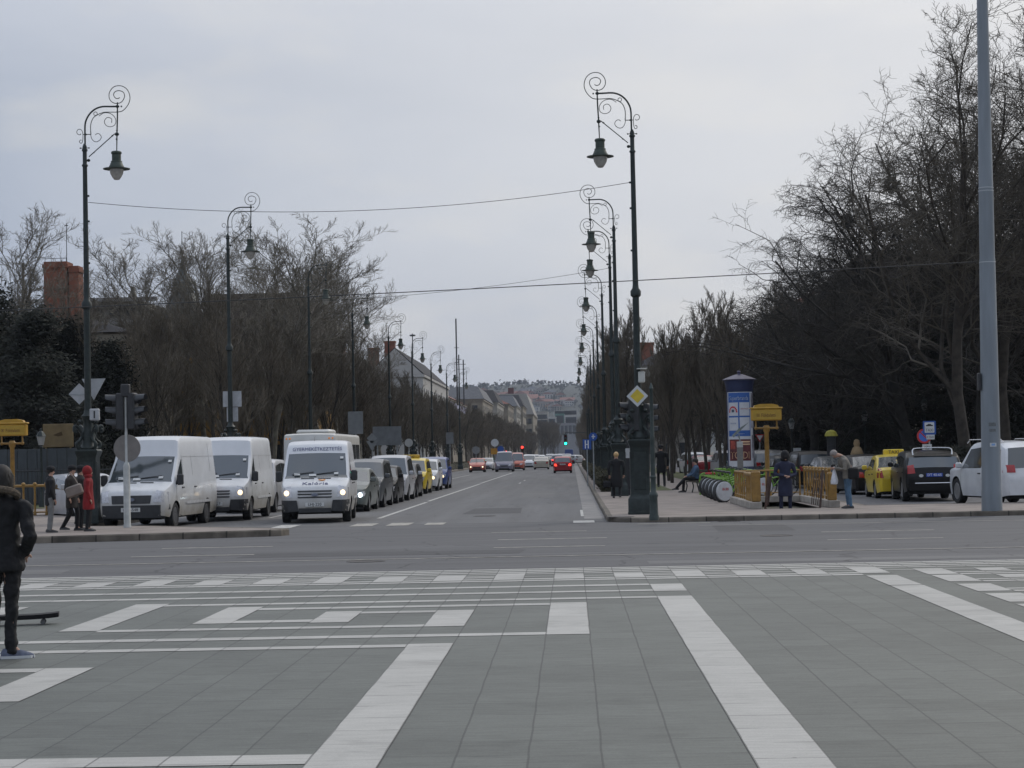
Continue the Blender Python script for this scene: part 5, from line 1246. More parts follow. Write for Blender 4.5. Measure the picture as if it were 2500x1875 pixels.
block('townhouse', 'low beige house behind the bare trees left of the coach', -38, -27.2, 172, 215, 9.5, STUC_B, 'gable', 2.5, TILE_R, nz=3, nxf=7, nys=9, side_x=1)
for px, w, Y, zt_, cm in ((1020, 18, 250, 11.5, 0), (880, 22, 250, 14.5, 0)):
    pass
# street front of the far left side: gable house, red roofed house, pale blocks
t = block('gable_house', 'long white gabled house with a dark roof above the far left trees', -31.0, -22.5, 300, 362, 14.4, STUC_W, 'gable', 4.1, SLATE, nz=3, nxf=0, nys=14, side_x=1, overhang=.15, chim=((-3.4, -29.5, 1.6, 1.4, 4.2, BRK), (-.9, -29.0, 1.6, 1.6, 5.2, BRK), (-2.0, -20, 1.2, 1.2, 4.2, STUC_P)))
mb = MB(); mb.add([(-4.25, -31.2, 14.3), (4.25, -31.2, 14.3), (0, -31.2, 18.35), (-4.25, -31.0, 14.3), (4.25, -31.0, 14.3), (0, -31.0, 18.35)], [(0, 1, 2), (5, 4, 3), (0, 3, 4, 1), (1, 4, 5, 2), (2, 5, 3, 0)]); mb.build('gable_wall', STUC_W, t, 0)
mb = MB(); mb.tube([(2.2, -24, 17), (2.2, -24, 21)], .08, 5); mb.lathe([(.4, 20.6), (.5, 20.8), (.1, 20.9)], 8, (2.2, -24, 0)); mb.build('finial', ZINC, t)
block('town_block', 'pale block with roof chimneys left of the white gabled house', -42, -32, 296, 340, 17.0, STUC_P, None, nz=4, nxf=6, chim=((-3, -20, 1.4, 1.4, 1.6, STUC_B), (-.5, -22, 1.6, 1, 1.2, STUC_B), (2.4, -22, 1.4, 1.4, 1.5, BRK)))
t = block('town_block', 'block with a red tiled roof and lavender top storey', -37, -25.0, 372, 470, 13.6, STUC_B, 'hip', 3.4, TILE_R, nz=3, nxf=6, nys=16, side_x=1, chim=((2.5, -36, 2.4, 1.8, 3.6, STUC_P), (-2, -40, 2, 2, 3.2, BRK), (3.5, -12, 2, 2, 3.4, STUC_P)))
mb = MB(); mb.box(-6.15, 6.15, -49.2, 49.2, 11.6, 13.0); mb.build('attic_storey', mat('lavender_band', (.33, .33, .45), .7, var=.15, vs=.4), t, 0)
X, Z = atY(1113, 780, 380)
for i, (px, py, lb) in enumerate(((1113, 778, 'very tall thin radio mast over the red tiled roof'), (1120, 866, 'short aerial mast right of the tallest one'), (1131, 878, 'shortest aerial mast of the three over the red roof'))):
    X, Z = atY(px, py, 400); mb = MB(); mb.tube([(0, 0, 12), (0, 0, Z)], .13 if i else .16, 5)
    for k in range(3): mb.box(-.5+.1*k, .5-.1*k, -.05, .05, Z-6-k*3 if i == 0 else Z-1-k, Z-5.9-k*3 if i == 0 else Z-.9-k)
    o = mb.build('aerial_mast', BLK, loc=(X, 400, 0)); tag(o, lb, 'mast')
specs = [(-34, -21.5, 480, 540, 15.5, STUC_B, 'mansard', 3.2, ZINC, 'beige corner block beyond the red roof on the left'),
         (-33, -20.5, 548, 600, 16.5, STUC_P, 'mansard', 3.5, SLATE, 'pale block with slate mansard, third beyond the red roof'),
         (-33, -19.5, 610, 670, 17.5, STUC_B, 'hip', 3.5, TILE_R, 'beige block with a reddish hip roof far down the left side'),
         (-33, -18.8, 680, 735, 18.5, STUC_P, 'mansard', 3.8, ZINC, 'pale block with zinc roof far down the left side'),
         (-34, -18.2, 745, 800, 20, STUC_B, 'mansard', 4.5, SLATE, 'tall beige block just before the big pale roof')]
for a in specs: block('town_block', a[9], *a[:5], a[5], a[6], a[7], a[8], nz=4, nxf=4, nys=8, side_x=1, win_h=2.0, win_w=1.3)
t = block('hall', 'large building with one broad pale roof slab at the end of the left side', -31, -16.0, 830, 930, 18.5, STUC_B, None, nz=4, nxf=8, nys=0, win_h=2.2, win_w=1.5)
mb = MB(); mb.add([(-7.8, -50.6, 18.5), (7.9, -50.6, 18.5), (4.8, -48, 27.4), (-6.5, -48, 27.4), (-7.8, 50.6, 18.5), (7.9, 50.6, 18.5), (4.8, 48, 27.4), (-6.5, 48, 27.4)], [(0, 1, 2, 3), (1, 5, 6, 2), (3, 2, 6, 7), (4, 7, 6, 5), (0, 3, 7, 4)]); mb.build('roof', mat('pale_roof', (.25, .235, .21), .8, var=.08, vs=.1), t, 0)
mb = MB(); mb.box(-3, -.6, -46, -42, 27.3, 30); mb.build('roof_house', mat('dark_red_brick', (.1, .03, .03), .8, var=.2), t, 0)
# right side glimpses
t = block('town_block', 'house with a red chimney seen beyond the right lamp', 9.5, 20, 285, 330, 14.2, STUC_P, 'hip', 3.0, SLATE, nz=4, nxf=4, nys=6, side_x=-1, chim=((-3.5, -18, 2.2, 1.6, 3.6, BRK),))
block('town_block', 'grey brown house front behind the alley of trees on the right', 22, 60, 175, 190, 15, STUC_B, 'mansard', 4, BROWNR, nz=4, nxf=12)
block('town_block', 'dark red house far behind the bare park trees', 23, 44, 215, 235, 17, STUC_B, 'hip', 5, TILE_R, nz=4, nxf=8)
# gothic villa at the right edge
t = empty('gothic_villa', (27.6, 112, 0), 0, 'stone villa with pointed arches behind the grey mast at the right edge', 'building')
ST = mat('weathered_stone', (.17, .155, .13), .9, var=.35, vs=1.2, bump=.4, bs=10)
mb = MB(); mb.box(-4.5, 9, 1.2, 8, -.2, 13.5); mb.box(-4.8, 9.2, -1.6, 1.2, 4.5, 4.9); mb.box(-4.8, 9.2, -1.6, 1.2, 8.9, 9.3); mb.build('wall', ST, t, 0)
for i in range(8):
    x = -4.2 + i * 1.45
    mb = MB(); mb.lathe([(.22, .0), (.22, .3), (.13, .4), (.12, 3.1), (.2, 3.3), (.2, 3.45)], 10, (x, -1.1, 0)); mb.build('column', ST, t, 40)
    mb = MB(); mb.lathe([(.16, 4.9), (.09, 5.1), (.09, 6.9), (.16, 7.1)], 8, (x, -1.2, 0)); mb.build('column', ST, t, 40)
    mb = MB(); w_ = 1.45; pts = [(x, 3.4), (x+.12, 3.4)] + [(x+.12+(w_/2-.12)*(1-math.cos(R_(a))), 3.4+1.0*math.sin(R_(a))) for a in range(15, 91, 15)] + [(x+w_/2, 4.5), (x, 4.5)]
    mb.prism(pts, 'y', -1.3, -.9); mb.prism([(2*x+w_-a, b) for a, b in pts][::-1], 'y', -1.3, -.9); mb.build('pointed_arch', ST, t, 0)
    mb = MB(); mb.prism([(x+.3, .4), (x+1.1, .4), (x+1.1, 2.9), (x+.7, 3.6), (x+.3, 2.9)], 'y', 1.1, 1.25); mb.build('window', WINM, t, 0)
    mb = MB(); mb.prism([(x+.3, 5.3), (x+1.1, 5.3), (x+1.1, 7.6), (x+.7, 8.2), (x+.3, 7.6)], 'y', 1.1, 1.25); mb.build('window', WINM, t, 0)
mb = MB()
for i in range(40): mb.box(-4.6+i*.33, -4.5+i*.33, -1.55, -1.45, 4.9, 5.7)
mb.box(-4.8, 9, -1.6, -1.4, 5.7, 5.82); mb.build('balustrade', ST, t, 0)
X, Z = atY(2500, 1003, 100)
t = empty('cafe_sign', (X, 100, Z), 0, 'white oval shop sign with red lettering cut by the right edge', 'sign')
mb = MB(); mb.prism([(a*1.35, b*.75) for a, b in circ(.36, 30)], 'y', -.06, .06); pl = mb.build('panel', mat('sign_face', (.6, .6, .6), .4, var=.05), t, 0)
mb = MB(); text_mesh(mb, 'Segafredo', .22, basis((.0, -.066, 0), (1, 0, 0), (0, 0, 1)), sx=.85); mb.build('lettering', REDM, pl, 0)
mb = MB(); mb.tube([(0, 0, -.2), (0, 0, -Z)], .04, 6); mb.build('post', BLK, t)
# ================================================================== HILL WITH HOUSES
def hill_z(x, y):
    f = max(0, min(1, (y - 2100) / 900)); f = f*f*(3-2*f)
    g = math.exp(-((x + 420) / 700)**2) * 34 + 80
    return g * f + 6*math.sin(x*.012 + 1)*f + 3*math.sin(x*.031 + y*.01)*f - 2
mb = MB(); nx, ny = 70, 24
for j in range(ny + 1):
    for i in range(nx + 1):
        x = -900 + 1800*i/nx; y = 2080 + 1500*j/ny; mb.v.append((x, y, hill_z(x, y) if y < 3100 else hill_z(x, 3100) - (y-3100)*.02))
mb.f = [(j*(nx+1)+i, j*(nx+1)+i+1, (j+1)*(nx+1)+i+1, (j+1)*(nx+1)+i) for j in range(ny) for i in range(nx)]; mb.m = [0]*len(mb.f)
tag(mb.build('hill', mat('hill_ground', (.04, .045, .034), .95, var=.3, vs=.02), smooth=60), kind='structure')
# woods on the hill: one mass of tiny crowns
mb = MB(); rnd = random.Random(77)
for _ in range(2600):
    y = rnd.uniform(2250, 3080); x = rnd.uniform(-.32, .17) * y; z = hill_z(x, y); s = rnd.uniform(3, 7)
    for k in range(6):
        c = Vector((x + rnd.gauss(0, s*.35), y + rnd.gauss(0, s*.35), z + s*.5 + rnd.gauss(0, s*.35))); u = Vector((rnd.gauss(0, 1), rnd.gauss(0, 1), rnd.gauss(0, 1))).normalized(); v = u.orthogonal().normalized(); q = s*.4
        mb.add([c-u*q, c+v*q, c+u*q, c-v*q], [(0, 1, 2, 3)])
tag(mb.build('hill_woods', mat('hill_wood', (.032, .036, .03), .95, var=.4, vs=.02), smooth=0), 'blurred bare woods covering the distant hill', 'woods', kind='stuff')
HW = [STUC_P, STUC_W, STUC_B, STUC_Y]; names = []
hh = [(1203, 972, 2750, 24, 14, 'large house with a brown roof at the left top of the hill', 2, 0), (1245, 962, 2700, 17, 10, 'white house with a steep red gable on the hill crest', 1, 1),
      (1232, 985, 2600, 14, 8, 'small pale house below the steep red gable', 0, 1), (1275, 955, 2800, 15, 11, 'pale house on the crest right of the red gable', 0, 2), (1300, 950, 2850, 18, 10, 'low pale house in the middle of the hill crest', 1, 2),
      (1320, 953, 2820, 13, 12, 'narrow pale house on the right part of the crest', 0, 0), (1345, 957, 2850, 18, 9, 'wide house half hidden by dark trees on the crest', 2, 2), (1368, 965, 2800, 14, 9, 'house with a pinkish roof low on the right crest', 0, 1),
      (1385, 975, 2700, 20, 9, 'house with red roof near the right tree row on the hill', 1, 1), (1290, 968, 2600, 26, 8, 'long house with an orange red roof halfway up the hill', 1, 1), (1262, 980, 2500, 14, 8, 'dark red roofed small house above the pale roof slab', 3, 1),
      (1330, 985, 2500, 24, 6, 'flat tan roofed house on the slope', 2, 2), (1298, 994, 2450, 22, 11, 'white house with tall windows on the slope', 1, 2), (1360, 982, 2550, 18, 7, 'small red roofed house on the right slope', 0, 1), (1220, 992, 2450, 15, 9, 'pale house low on the left slope', 0, 0), (1180, 955, 2800, 15, 10, 'house at the far left shoulder of the hill', 0, 1)]
def hill_house(px, py, Y, w, h, lb, wi, ri):
    Y = 2120
    while Y < 3060:
        X, Z = atY(px, py, Y)
        if Z - h*.6 <= hill_z(X, Y): break
        Y += 15
    X, Z = atY(px, py, Y); zb = hill_z(X, Y) - 1.5; w *= Y/2700; h *= Y/2700
    block('hill_house', lb, X-w/2, X+w/2, Y-6, Y+6, h*.7, HW[wi], 'gable' if ri == 1 else 'hip', h*.38, (BROWNR, TILE_R, ZINC)[ri], nz=2, nxf=4, group='houses on the distant hill', base=zb, win_h=1.9, win_w=1.5, ridge='x' if w > 16 else 'y', overhang=.6)
for a in hh: hill_house(*a)
rh = random.Random(42)
for i in range(34):
    hill_house(rh.uniform(1150, 1395), rh.uniform(958, 1000), 0, rh.uniform(11, 22), rh.uniform(7, 12), 'small house among the woods of the distant hill', rh.randrange(4), rh.choice((0, 1, 1, 2)))
# modern blocks at the foot of the hill
def foot(px0, px1, py0, py1, Y, m, label, nx, name='office_block', top=None):
    x0, z1 = atY(px0, py0, Y); x1, z0 = atY(px1, py1, Y)
    t = block(name, label, x0, x1, Y, Y+30, z1, m, None, nz=2, nxf=0)
    win_grid(t, None, -(x1-x0)/2+1, (x1-x0)/2-1, z0+1, z1-2, nx, 2, -15, w=2.4, h=3.4)
    return t
GRN = mat('green_glass', (.05, .16, .13), .3, var=.15, vs=.05)
foot(1300, 1338, 1005, 1040, 1500, STUC_P, 'pale block with vertical bays at the foot of the hill', 6)
foot(1338, 1358, 1018, 1042, 1490, STUC_W, 'white low block left of the green building', 3)
foot(1355, 1378, 1010, 1034, 1510, GRN, 'green glazed building at the foot of the hill', 3)
foot(1352, 1410, 1002, 1009, 1530, STUC_W, 'long white roof band above the green building', 8)
foot(1378, 1410, 1015, 1034, 1495, STUC_W, 'white block right of the green building', 4)
foot(1325, 1420, 1034, 1062, 1460, mat('grey_facade', (.2, .2, .21), .8, var=.15, vs=.1), 'grey façade closing the end of the avenue', 9)
# ================================================================== METRO ENTRANCE, POSTER COLUMN, BICYCLES
OCH = mat('ochre_paint', (.27, .15, .03), .5, var=.22, vs=7, bump=.1)
STONE = mat('plinth_stone', (.33, .3, .26), .85, var=.28, vs=3, bump=.3, bs=15)
RUST = mat('rusty_gate', (.07, .04, .03), .7, var=.4, vs=8)
def baluster_row(t, p0, p1, z, h, n, fat=1.0, knobs=True):
    p0, p1 = Vector(p0), Vector(p1); 
    for i in range(n):
        p = p0.lerp(p1, i / max(1, n-1)); mb = MB()
        mb.lathe([(.05*fat, 0), (.055*fat, .05), (.035*fat, .1), (.04*fat, h*.45), (.052*fat, h*.5), (.04*fat, h*.55), (.035*fat, h-.12), (.055*fat, h-.05), (.05*fat, h)], 10, (p.x, p.y, z))
        mb.build('baluster', OCH, t, 45)
    mb = MB(); mb.tube([(p0.x, p0.y, z+h), (p1.x, p1.y, z+h)], .05*fat, 8); mb.tube([(p0.x, p0.y, z+.1), (p1.x, p1.y, z+.1)], .03*fat, 6); mb.build('handrail', OCH, t, 45)
    if knobs:
        mb = MB()
        for i in range(n): mb.ball(tuple(p0.lerp(p1, i/max(1, n-1)) + Vector((0, 0, z+h+.05))), .075*fat, 9, 7)
        mb.build('knobs', OCH, t, 45)
def metro(ox, oy, label, w=2.5, d=7.2):
    t = empty('metro_entrance', (ox, oy, .12), 0, label, 'metro entrance')
    # stone plinths on three sides
    for (x0, x1, y0, y1, nm) in ((0, .32, 0, d, 0), (w-.32, w, 0, d, 0), (.32, w-.32, d-.32, d, 0)):
        mb = MB(); mb.rbox(x0, x1, y0, y1, 0, .2, .015); mb.build('plinth', STONE, t, 30)
    # broad cast panel at the near left, open bars beyond
    for i in range(6):
        mb = MB(); yy = .35 + i*.42
        mb.lathe([(.085, 0), (.085, .06), (.055, .1), (.05, .35), (.065, .4), (.05, .45), (.055, .62), (.08, .66), (.08, .72), (.06, .78)], 10, (.16, yy, .2)); mb.build('baluster', OCH, t, 45)
    mb = MB(); mb.rbox(.06, .26, .15, 2.75, .92, 1.02, .03); mb.rbox(.04, .3, .05, .25, .2, 1.06, .03); mb.build('panel_rail', OCH, t, 30)
    baluster_row(t, (.16, 3.0, 0), (.16, d-.2, 0), .2, .8, 7, .6, False)
    baluster_row(t, (w-.16, .9, 0), (w-.16, d-.2, 0), .2, .82, 9, .75, True)
    baluster_row(t, (.3, d-.16, 0), (w-.3, d-.16, 0), .2, .8, 7, .6, False)
    mb = MB(); mb.rbox(w-.29, w-.05, .25, .55, .2, .98, .02); mb.build('end_post', OCH, t, 30)
    mb = MB(); mb.rbox(w-.22, w-.12, .235, .249, .65, .76, .003); mb.build('sticker', WHT, t)
    # open gate leaves, leaning slightly
    for x0, dx in ((.42, .14), (w-.55, -.0)):
        mb = MB(); mb.tube([(x0, .1, .0), (x0+.12, .25, 1.05)], .035, 6)
        for k in range(5): mb.tube([(x0+.04*k*(1 if dx else -1), .15+.16*k, .08), (x0+.12+.04*k*(1 if dx else -1), .28+.16*k, .9)], .014, 5)
        mb.build('gate', RUST, t, 45)
    # ironwork rings between bars
    mb = MB()
    for i in range(9):
        c = (w-.16, 1.2 + i*.62, .62); mb.tube([(c[0], c[1] + .14*math.cos(a), c[2] + .14*math.sin(a)) for a in [math.pi*2*k/12 for k in range(13)]], .014, 5)
    mb.build('ring_ornament', OCH, t, 45)
    # stairs going down inside
    mb = MB()
    for i in range(8): mb.box(.33, w-.33, .3 + i*.34, .3 + (i+1)*.34, -.14 - .012*i - .001, -.12 - .012*i)
    mb.build('stair', STONE, t, 0)
    return t
metro(4.98, 55.4, 'ochre railed metro stairs on the right pavement')
def metro_sign(px, pyb, label):
    x, y = px, pyb
    t = empty('metro_sign', (x, y, .12), 0, label, 'metro sign')
    mb = MB(); mb.lathe([(.13, 0), (.13, .15), (.085, .25), (.08, 1.0), (.075, 2.25), (.11, 2.3), (.13, 2.42), (.08, 2.5)], 12); mb.tube([(-.36, 0, 2.4), (.36, 0, 2.4)], .035, 8)
    for s in (-1, 1): mb.tube([(s*.36, 0, 2.38), (s*.36, 0, 2.66)], .03, 7); mb.ball((s*.36, 0, 2.4), .06, 8, 6)
    mb.build('post', OCH, t, 40)
    mb = MB(); mb.rbox(-.52, .52, -.14, .14, 2.66, 3.06, .025); mb.rbox(-.56, .56, -.17, .17, 3.06, 3.12, .02)
    mb.prism([(-.44, 3.12), (.44, 3.12), (.4, 3.19), (.2, 3.235), (-.2, 3.235), (-.4, 3.19)], 'y', -.13, .13); b = mb.build('sign_box', mat('metro_yellow', (.42, .24, .02), .4, var=.15, vs=4), t, 30)
    mb = MB(); mb.box(-.46, .46, -.146, -.142, 2.71, 3.01); mb.build('sign_face', mat('metro_face', (.4, .25, .025), .4, var=.1), b, 0)
    mb = MB(); text_mesh(mb, 'Földalatti', .17, basis((.07, -.15, 2.84), (1, 0, 0), (0, 0, 1)), sx=.8)
    for a, b_, c, d in ((-.33, -.25, 2.89, 2.9), (-.33, -.25, 2.8, 2.81), (-.34, -.33, 2.8, 2.9), (-.25, -.24, 2.8, 2.9), (-.305, -.275, 2.82, 2.88)): mb.box(a, b_, -.152, -.148, c, d)
    mb.build('lettering', mat('brown_ink', (.12, .05, .01), .6, var=0), b, 0)
    return t
metro_sign(6.72, 68.0, 'yellow metro sign on an ochre post beside the poster column')
x, y = gp(28, 1205, .15)
metro_sign(-19.2, 67.0, 'yellow metro sign above the teenager at the left edge')
t = empty('railing', (-18.2, 62.5, .15), R_(4), 'ochre metro railing with knobs behind the pedestrians at the left', 'railing')
baluster_row(t, (-1.2, 0, 0), (2.0, .4, 0), .0, .95, 10, .9, True)
mb = MB(); mb.rbox(-1.4, 2.2, -.1, .5, -.01, .0, .002); mb.build('foot_plate', STONE, t)
# poster column
Yc = 85.0; X, Zt = atY(1804, 906, Yc)
t = empty('poster_column', (X, Yc, .12), 0, 'tall blue poster column with a pointed cap and pasted posters', 'advertising column')
Rr = .565; NAVY = mat('column_navy', (.025, .035, .09), .45, .1, var=.15, vs=4)
mb = MB(); mb.lathe([(.62, 0), (.62, .55), (.6, .6), (Rr, .65), (Rr, 4.15), (.58, 4.18), (.6, 4.45), (.65, 4.63), (.66, 4.66)], 32); mb.build('drum', NAVY, t, 40)
mb = MB(); mb.lathe([(.66, 4.66), (.74, 4.67), (.74, 4.7), (.45, 4.82), (.16, 4.92), (.07, 4.93), (.07, 5.0), (.09, 5.03), (.04, 5.08)], 10); mb.build('cap', mat('cap_violet', (.06, .055, .1), .4, .2, var=.15), t, 20)
def wrapc(mb, x0, x1, z0, z1, off, m_i=0, n=14, y_rot=-.12):
    a = lambda x: x / Rr + y_rot
    g = [((Rr+off)*math.sin(a(x0+(x1-x0)*i/n)), -(Rr+off)*math.cos(a(x0+(x1-x0)*i/n))) for i in range(n+1)]
    mb.add([(p, q_, z0) for p, q_ in g] + [(p, q_, z1) for p, q_ in g], [(i, i+1, i+n+2, i+n+1) for i in range(n)], m_i)
def wtext(s, size, xc, zc, off=.012, sx=.8):
    mb = MB(); a = lambda x: x / Rr - .12
    text_mesh(mb, s, size, None, wrap=lambda p: Vector(((Rr+off)*math.sin(a(p.x+xc)), -(Rr+off)*math.cos(a(p.x+xc)), zc + p.y)), sx=sx); return mb
BP = mat('poster_blue', (.03, .11, .36), .5, var=.1, vs=2); PW = mat('poster_white', (.55, .56, .58), .55, var=.06); PR = mat('poster_dark_red', (.11, .02, .02), .5, var=.3, vs=3)
mb = MB(); wrapc(mb, -.62, .7, .95, 4.15, .004, n=20); pw_ = mb.build('white_sheet', PW, t, 60)
mb = MB(); wrapc(mb, -.55, .5, 2.25, 4.12, .007, n=20); bp_ = mb.build('blue_poster', BP, t, 60)
wtext('Superbrands', .26, -.03, 3.88, sx=.66).build('poster_title', mat('pale_ink', (.6, .65, .7), .5, var=0), bp_, 0)
for i, (xa, xb) in enumerate(((-.52, -.06), (0.0, .46))):
    for j, (za, zb_) in enumerate(((3.13, 3.7), (2.5, 3.06))):
        mb = MB(); wrapc(mb, xa, xb, za, zb_, .010, n=8); mb.build('logo_card', PW, bp_, 60)
mb = MB()
for k in range(9):
    a = math.pi*k/8; mb.add([( (Rr+.014)*math.sin((-.29+.17*math.cos(a)+u)/Rr-.12), -(Rr+.014)*math.cos((-.29+.17*math.cos(a)+u)/Rr-.12), 3.3+.17*math.sin(a)*1.2+v) for u, v in ((-.035, -.03), (.035, -.03), (.035, .04), (-.035, .04))], [(0, 1, 2, 3)])
mb.build('card_emblem', mat('emblem_red', (.5, .03, .04), .5, var=0), bp_, 0)
mb = MB(); wrapc(mb, -.35, -.23, 3.28, 3.4, .015, n=4); mb.build('card_emblem', mat('emblem_dark', (.05, .07, .1), .5, var=0), bp_, 0)
wtext('RENTINGO', .085, .23, 3.42, .014).build('card_lettering', REDM, bp_, 0)
wtext('MAGYAR', .085, -.29, 2.8, .014).build('card_lettering', mat('emblem_blue', (.08, .15, .4), .5, var=0), bp_, 0)
wtext('www.superbrands.hu', .07, -.03, 2.36, .011).build('poster_small_text', MATS['pale_ink'], bp_, 0)
mb = MB(); wrapc(mb, -.53, .5, 1.2, 2.12, .007, n=20); rp_ = mb.build('concert_poster', PR, t, 60)
wtext('TO DI', .44, -.02, 1.42, .011, sx=.74).build('poster_title', mat('poster_cream', (.75, .5, .3), .5, var=.1), rp_, 0)
mb = MB(); wrapc(mb, .05, .45, 1.98, 2.04, .011, n=8); wrapc(mb, .05, .45, 1.88, 1.93, .011, n=8); mb.build('poster_small_text', MATS['poster_cream'], rp_, 60)
mb = MB(); wrapc(mb, -.45, -.22, 1.7, 2.05, .010, n=5); mb.build('poster_portrait', mat('portrait_red', (.35, .06, .04), .5, var=.5, vs=8), rp_, 60)
mb = MB(); wrapc(mb, .56, .82, 2.6, 4.1, .006, n=8); wrapc(mb, .58, .82, 1.3, 2.3, .006, n=8); mb.build('side_poster', mat('side_poster_mix', (.14, .06, .12), .5, var=.8, vs=2, c2=(.45, .45, .5)), t, 60)
# grey pillar with a tilted pointer
X, Z = atY(1806, 1078, 66)
t = empty('pointer_pillar', (X, 66, .12), 0, 'grey steel pillar with a tilted arrow-like pointer before the poster column', 'monument')
mb = MB(); mb.rbox(-.095, .095, -.08, .08, 0, Z-.32, .01); mb.build('pillar', mat('pillar_grey', (.19, .18, .165), .6, .2, var=.15), t, 30)
mb = MB(); mb.rbox(-.097, .097, -.082, .082, Z-.318, Z-.12, .01); mb.build('pillar_top', mat('pillar_light', (.4, .4, .38), .5, .2, var=.1), t, 30)
mb = MB(); mb.add([(-.26, -.03, Z+.08), (-.2, -.03, Z+.02), (.32, 0, Z+.52), (-.26, .03, Z+.08), (-.2, .03, Z+.02), (-.02, -.02, Z+.32)], [(0, 1, 2), (3, 2, 4), (0, 2, 5), (5, 2, 3), (0, 3, 4, 1), (0, 5, 3), (1, 4, 2)])
mb.tube([(0, 0, Z-.12), (-.02, 0, Z+.16)], .02, 6); mb.tube([(.04, 0, Z-.1), (-.08, 0, Z+.1)], .012, 5); mb.build('pointer', mat('pointer_steel', (.2, .23, .22), .4, .6, var=.2), t, 0)
# lime bicycles with white wheel covers
LIME = mat('lime_paint', (.14, .29, .03), .4, var=.15, vs=9); COVER = mat('cover_white', (.5, .51, .52), .45, var=.12, vs=5)
def bicycle():
    t = empty('bicycle')
    for x in (-.52, .54):
        mb = MB(); n = 22
        mb.tube([(x + .32*math.cos(2*math.pi*k/n), 0, .34 + .32*math.sin(2*math.pi*k/n)) for k in range(n+1)], .022, 6)
        w_ = mb.build('wheel', TYRE, t, 60)
        if x > 0:
            mb = MB()
            for k in range(12): mb.tube([(x, 0, .34), (x + .31*math.cos(math.pi*k/6), 0, .34 + .31*math.sin(math.pi*k/6))], .004, 3)
            mb.build('spokes', RIM, w_)
    mb = MB()
    rs = [[(-.52 + r*math.cos(2*math.pi*k/26), y, .35 + r*math.sin(2*math.pi*k/26)) for k in range(26)] for r, y in ((.02, -.13), (.3, -.125), (.315, -.11), (.315, .11), (.3, .125), (.02, .13))]
    mb.rings(rs); cv = mb.build('wheel_cover', COVER, t, 40)
    mb = MB(); text_mesh(mb, 'BUBI', .12, basis((-.5, -.134, .42), (1, 0, 0), (0, 0, 1)), depth=.004); mb.build('cover_lettering', REDM, cv, 0)
    mb = MB(); rs = []
    for k in range(15):
        a = R_(-70 + 320*k/14); rs.append([(-.52 + r*math.cos(a), y, .34 + r*math.sin(a)) for r, y in ((.33, -.07), (.36, -.06), (.36, .06), (.33, .07), (.325, 0))])
    mb.rings(rs); mb.build('mudguard', BLK, t, 30)
    mb = MB()
    for a, b in (((-.52, 0, .34), (-.1, 0, .34)), ((-.1, 0, .34), (-.28, 0, .92)), ((-.1, 0, .36), (.42, 0, .82)), ((-.2, 0, .62), (.42, 0, .76)), ((.54, 0, .34), (.38, 0, .98)), ((-.52, 0, .36), (-.24, 0, .7))): mb.tube([a, b], .028, 7)
    mb.rbox(-.75, -.35, -.1, .1, .74, .78, .01); mb.build('frame', LIME, t, 40)
    mb = MB(); mb.tube(catmull([(.2, -.28, 1.02), (.34, -.22, 1.08), (.38, 0, 1.02), (.34, .22, 1.08), (.2, .28, 1.02)], 4), .014, 6); mb.build('handlebar', BLK, t, 40)
    mb = MB(); mb.ball((-.3, 0, .96), .1, 8, 6, sc=(1.3, .8, .4)); mb.build('saddle', BLK, t, 40)
    mb = MB(); mb.rbox(.46, .78, -.16, .16, .82, 1.02, .02); mb.build('basket', LIME, t, 30)
    return t
bk = bicycle(); tag(bk, 'x', 'bicycle')
BKL = 'lime bicycle with a white wheel cover in the row beside the metro stairs'
spots = [(5.25, 63.6, R_(32)), (5.27, 65.7, R_(32)), (5.3, 67.9, R_(32)), (5.34, 70.2, R_(32)), (5.38, 72.6, R_(32)), (6.5, 70.5, R_(20)), (7.3, 70.8, R_(20)), (6.0, 72.4, R_(200))]
for i, (x, y, a) in enumerate(spots):
    o = bk if i == 0 else copy_tree(bk); o.location = (x, y, .12); o.rotation_euler.z = a
    tag(o, BKL if i < 5 else 'lime bicycle standing behind the metro railing and yellow sign post', 'bicycle', 'lime bicycles in a row' if i < 5 else 'lime bicycles behind the metro railing')
x, y = gp(1710, 1208, .12)
t = empty('bike_stand', (x, y, .12), R_(-6), 'bent lime tube hoop with a red top bar next to the bench', 'bike stand')
mb = MB(); mb.tube(catmull([(0, 0, 0), (0, 0, .5), (.02, 0, .72), (.12, 0, .8), (.2, 0, .8)], 5), .035, 8); mb.tube([(0, 0, .35), (.25, 0, .35)], .03, 7); mb.tube([(.6, 0, 0), (.6, 0, .8)], .035, 8); mb.build('hoop', LIME, t, 45)
mb = MB(); mb.tube([(.2, 0, .8), (.62, 0, .8)], .037, 8); mb.build('top_bar', REDM, t, 45)
# bench
def bench(x, y, rz, label):
    t = empty('park_bench', (x, y, .12), rz, label, 'bench')
    mb = MB()
    for i in range(4): mb.rbox(-.85, .85, -.24+i*.12, -.14+i*.12, .43, .46, .008)
    mb.build('seat', mat('bench_wood', (.06, .045, .03), .8, var=.3, vs=6), t, 20)
    mb = MB()
    for i in range(3): mb.rbox(-.85, .85, .26+.03*i, .29+.03*i, .55+i*.13, .64+i*.13, .008)
    mb.build('backrest', MATS['bench_wood'], t, 20)
    for s in (-.65, .65):
        mb = MB(); mb.tube(catmull([(s, -.26, 0), (s, -.2, .25), (s, -.22, .42), (s, .1, .42), (s, .24, .45), (s, .34, .92)], 4), .025, 6); mb.tube([(s, .2, .42), (s, .3, 0)], .025, 6); mb.build('leg', IRON, t, 40)
    return t
bench(4.95, 79.7, R_(-82), 'dark park bench under the seated man in the blue jacket')
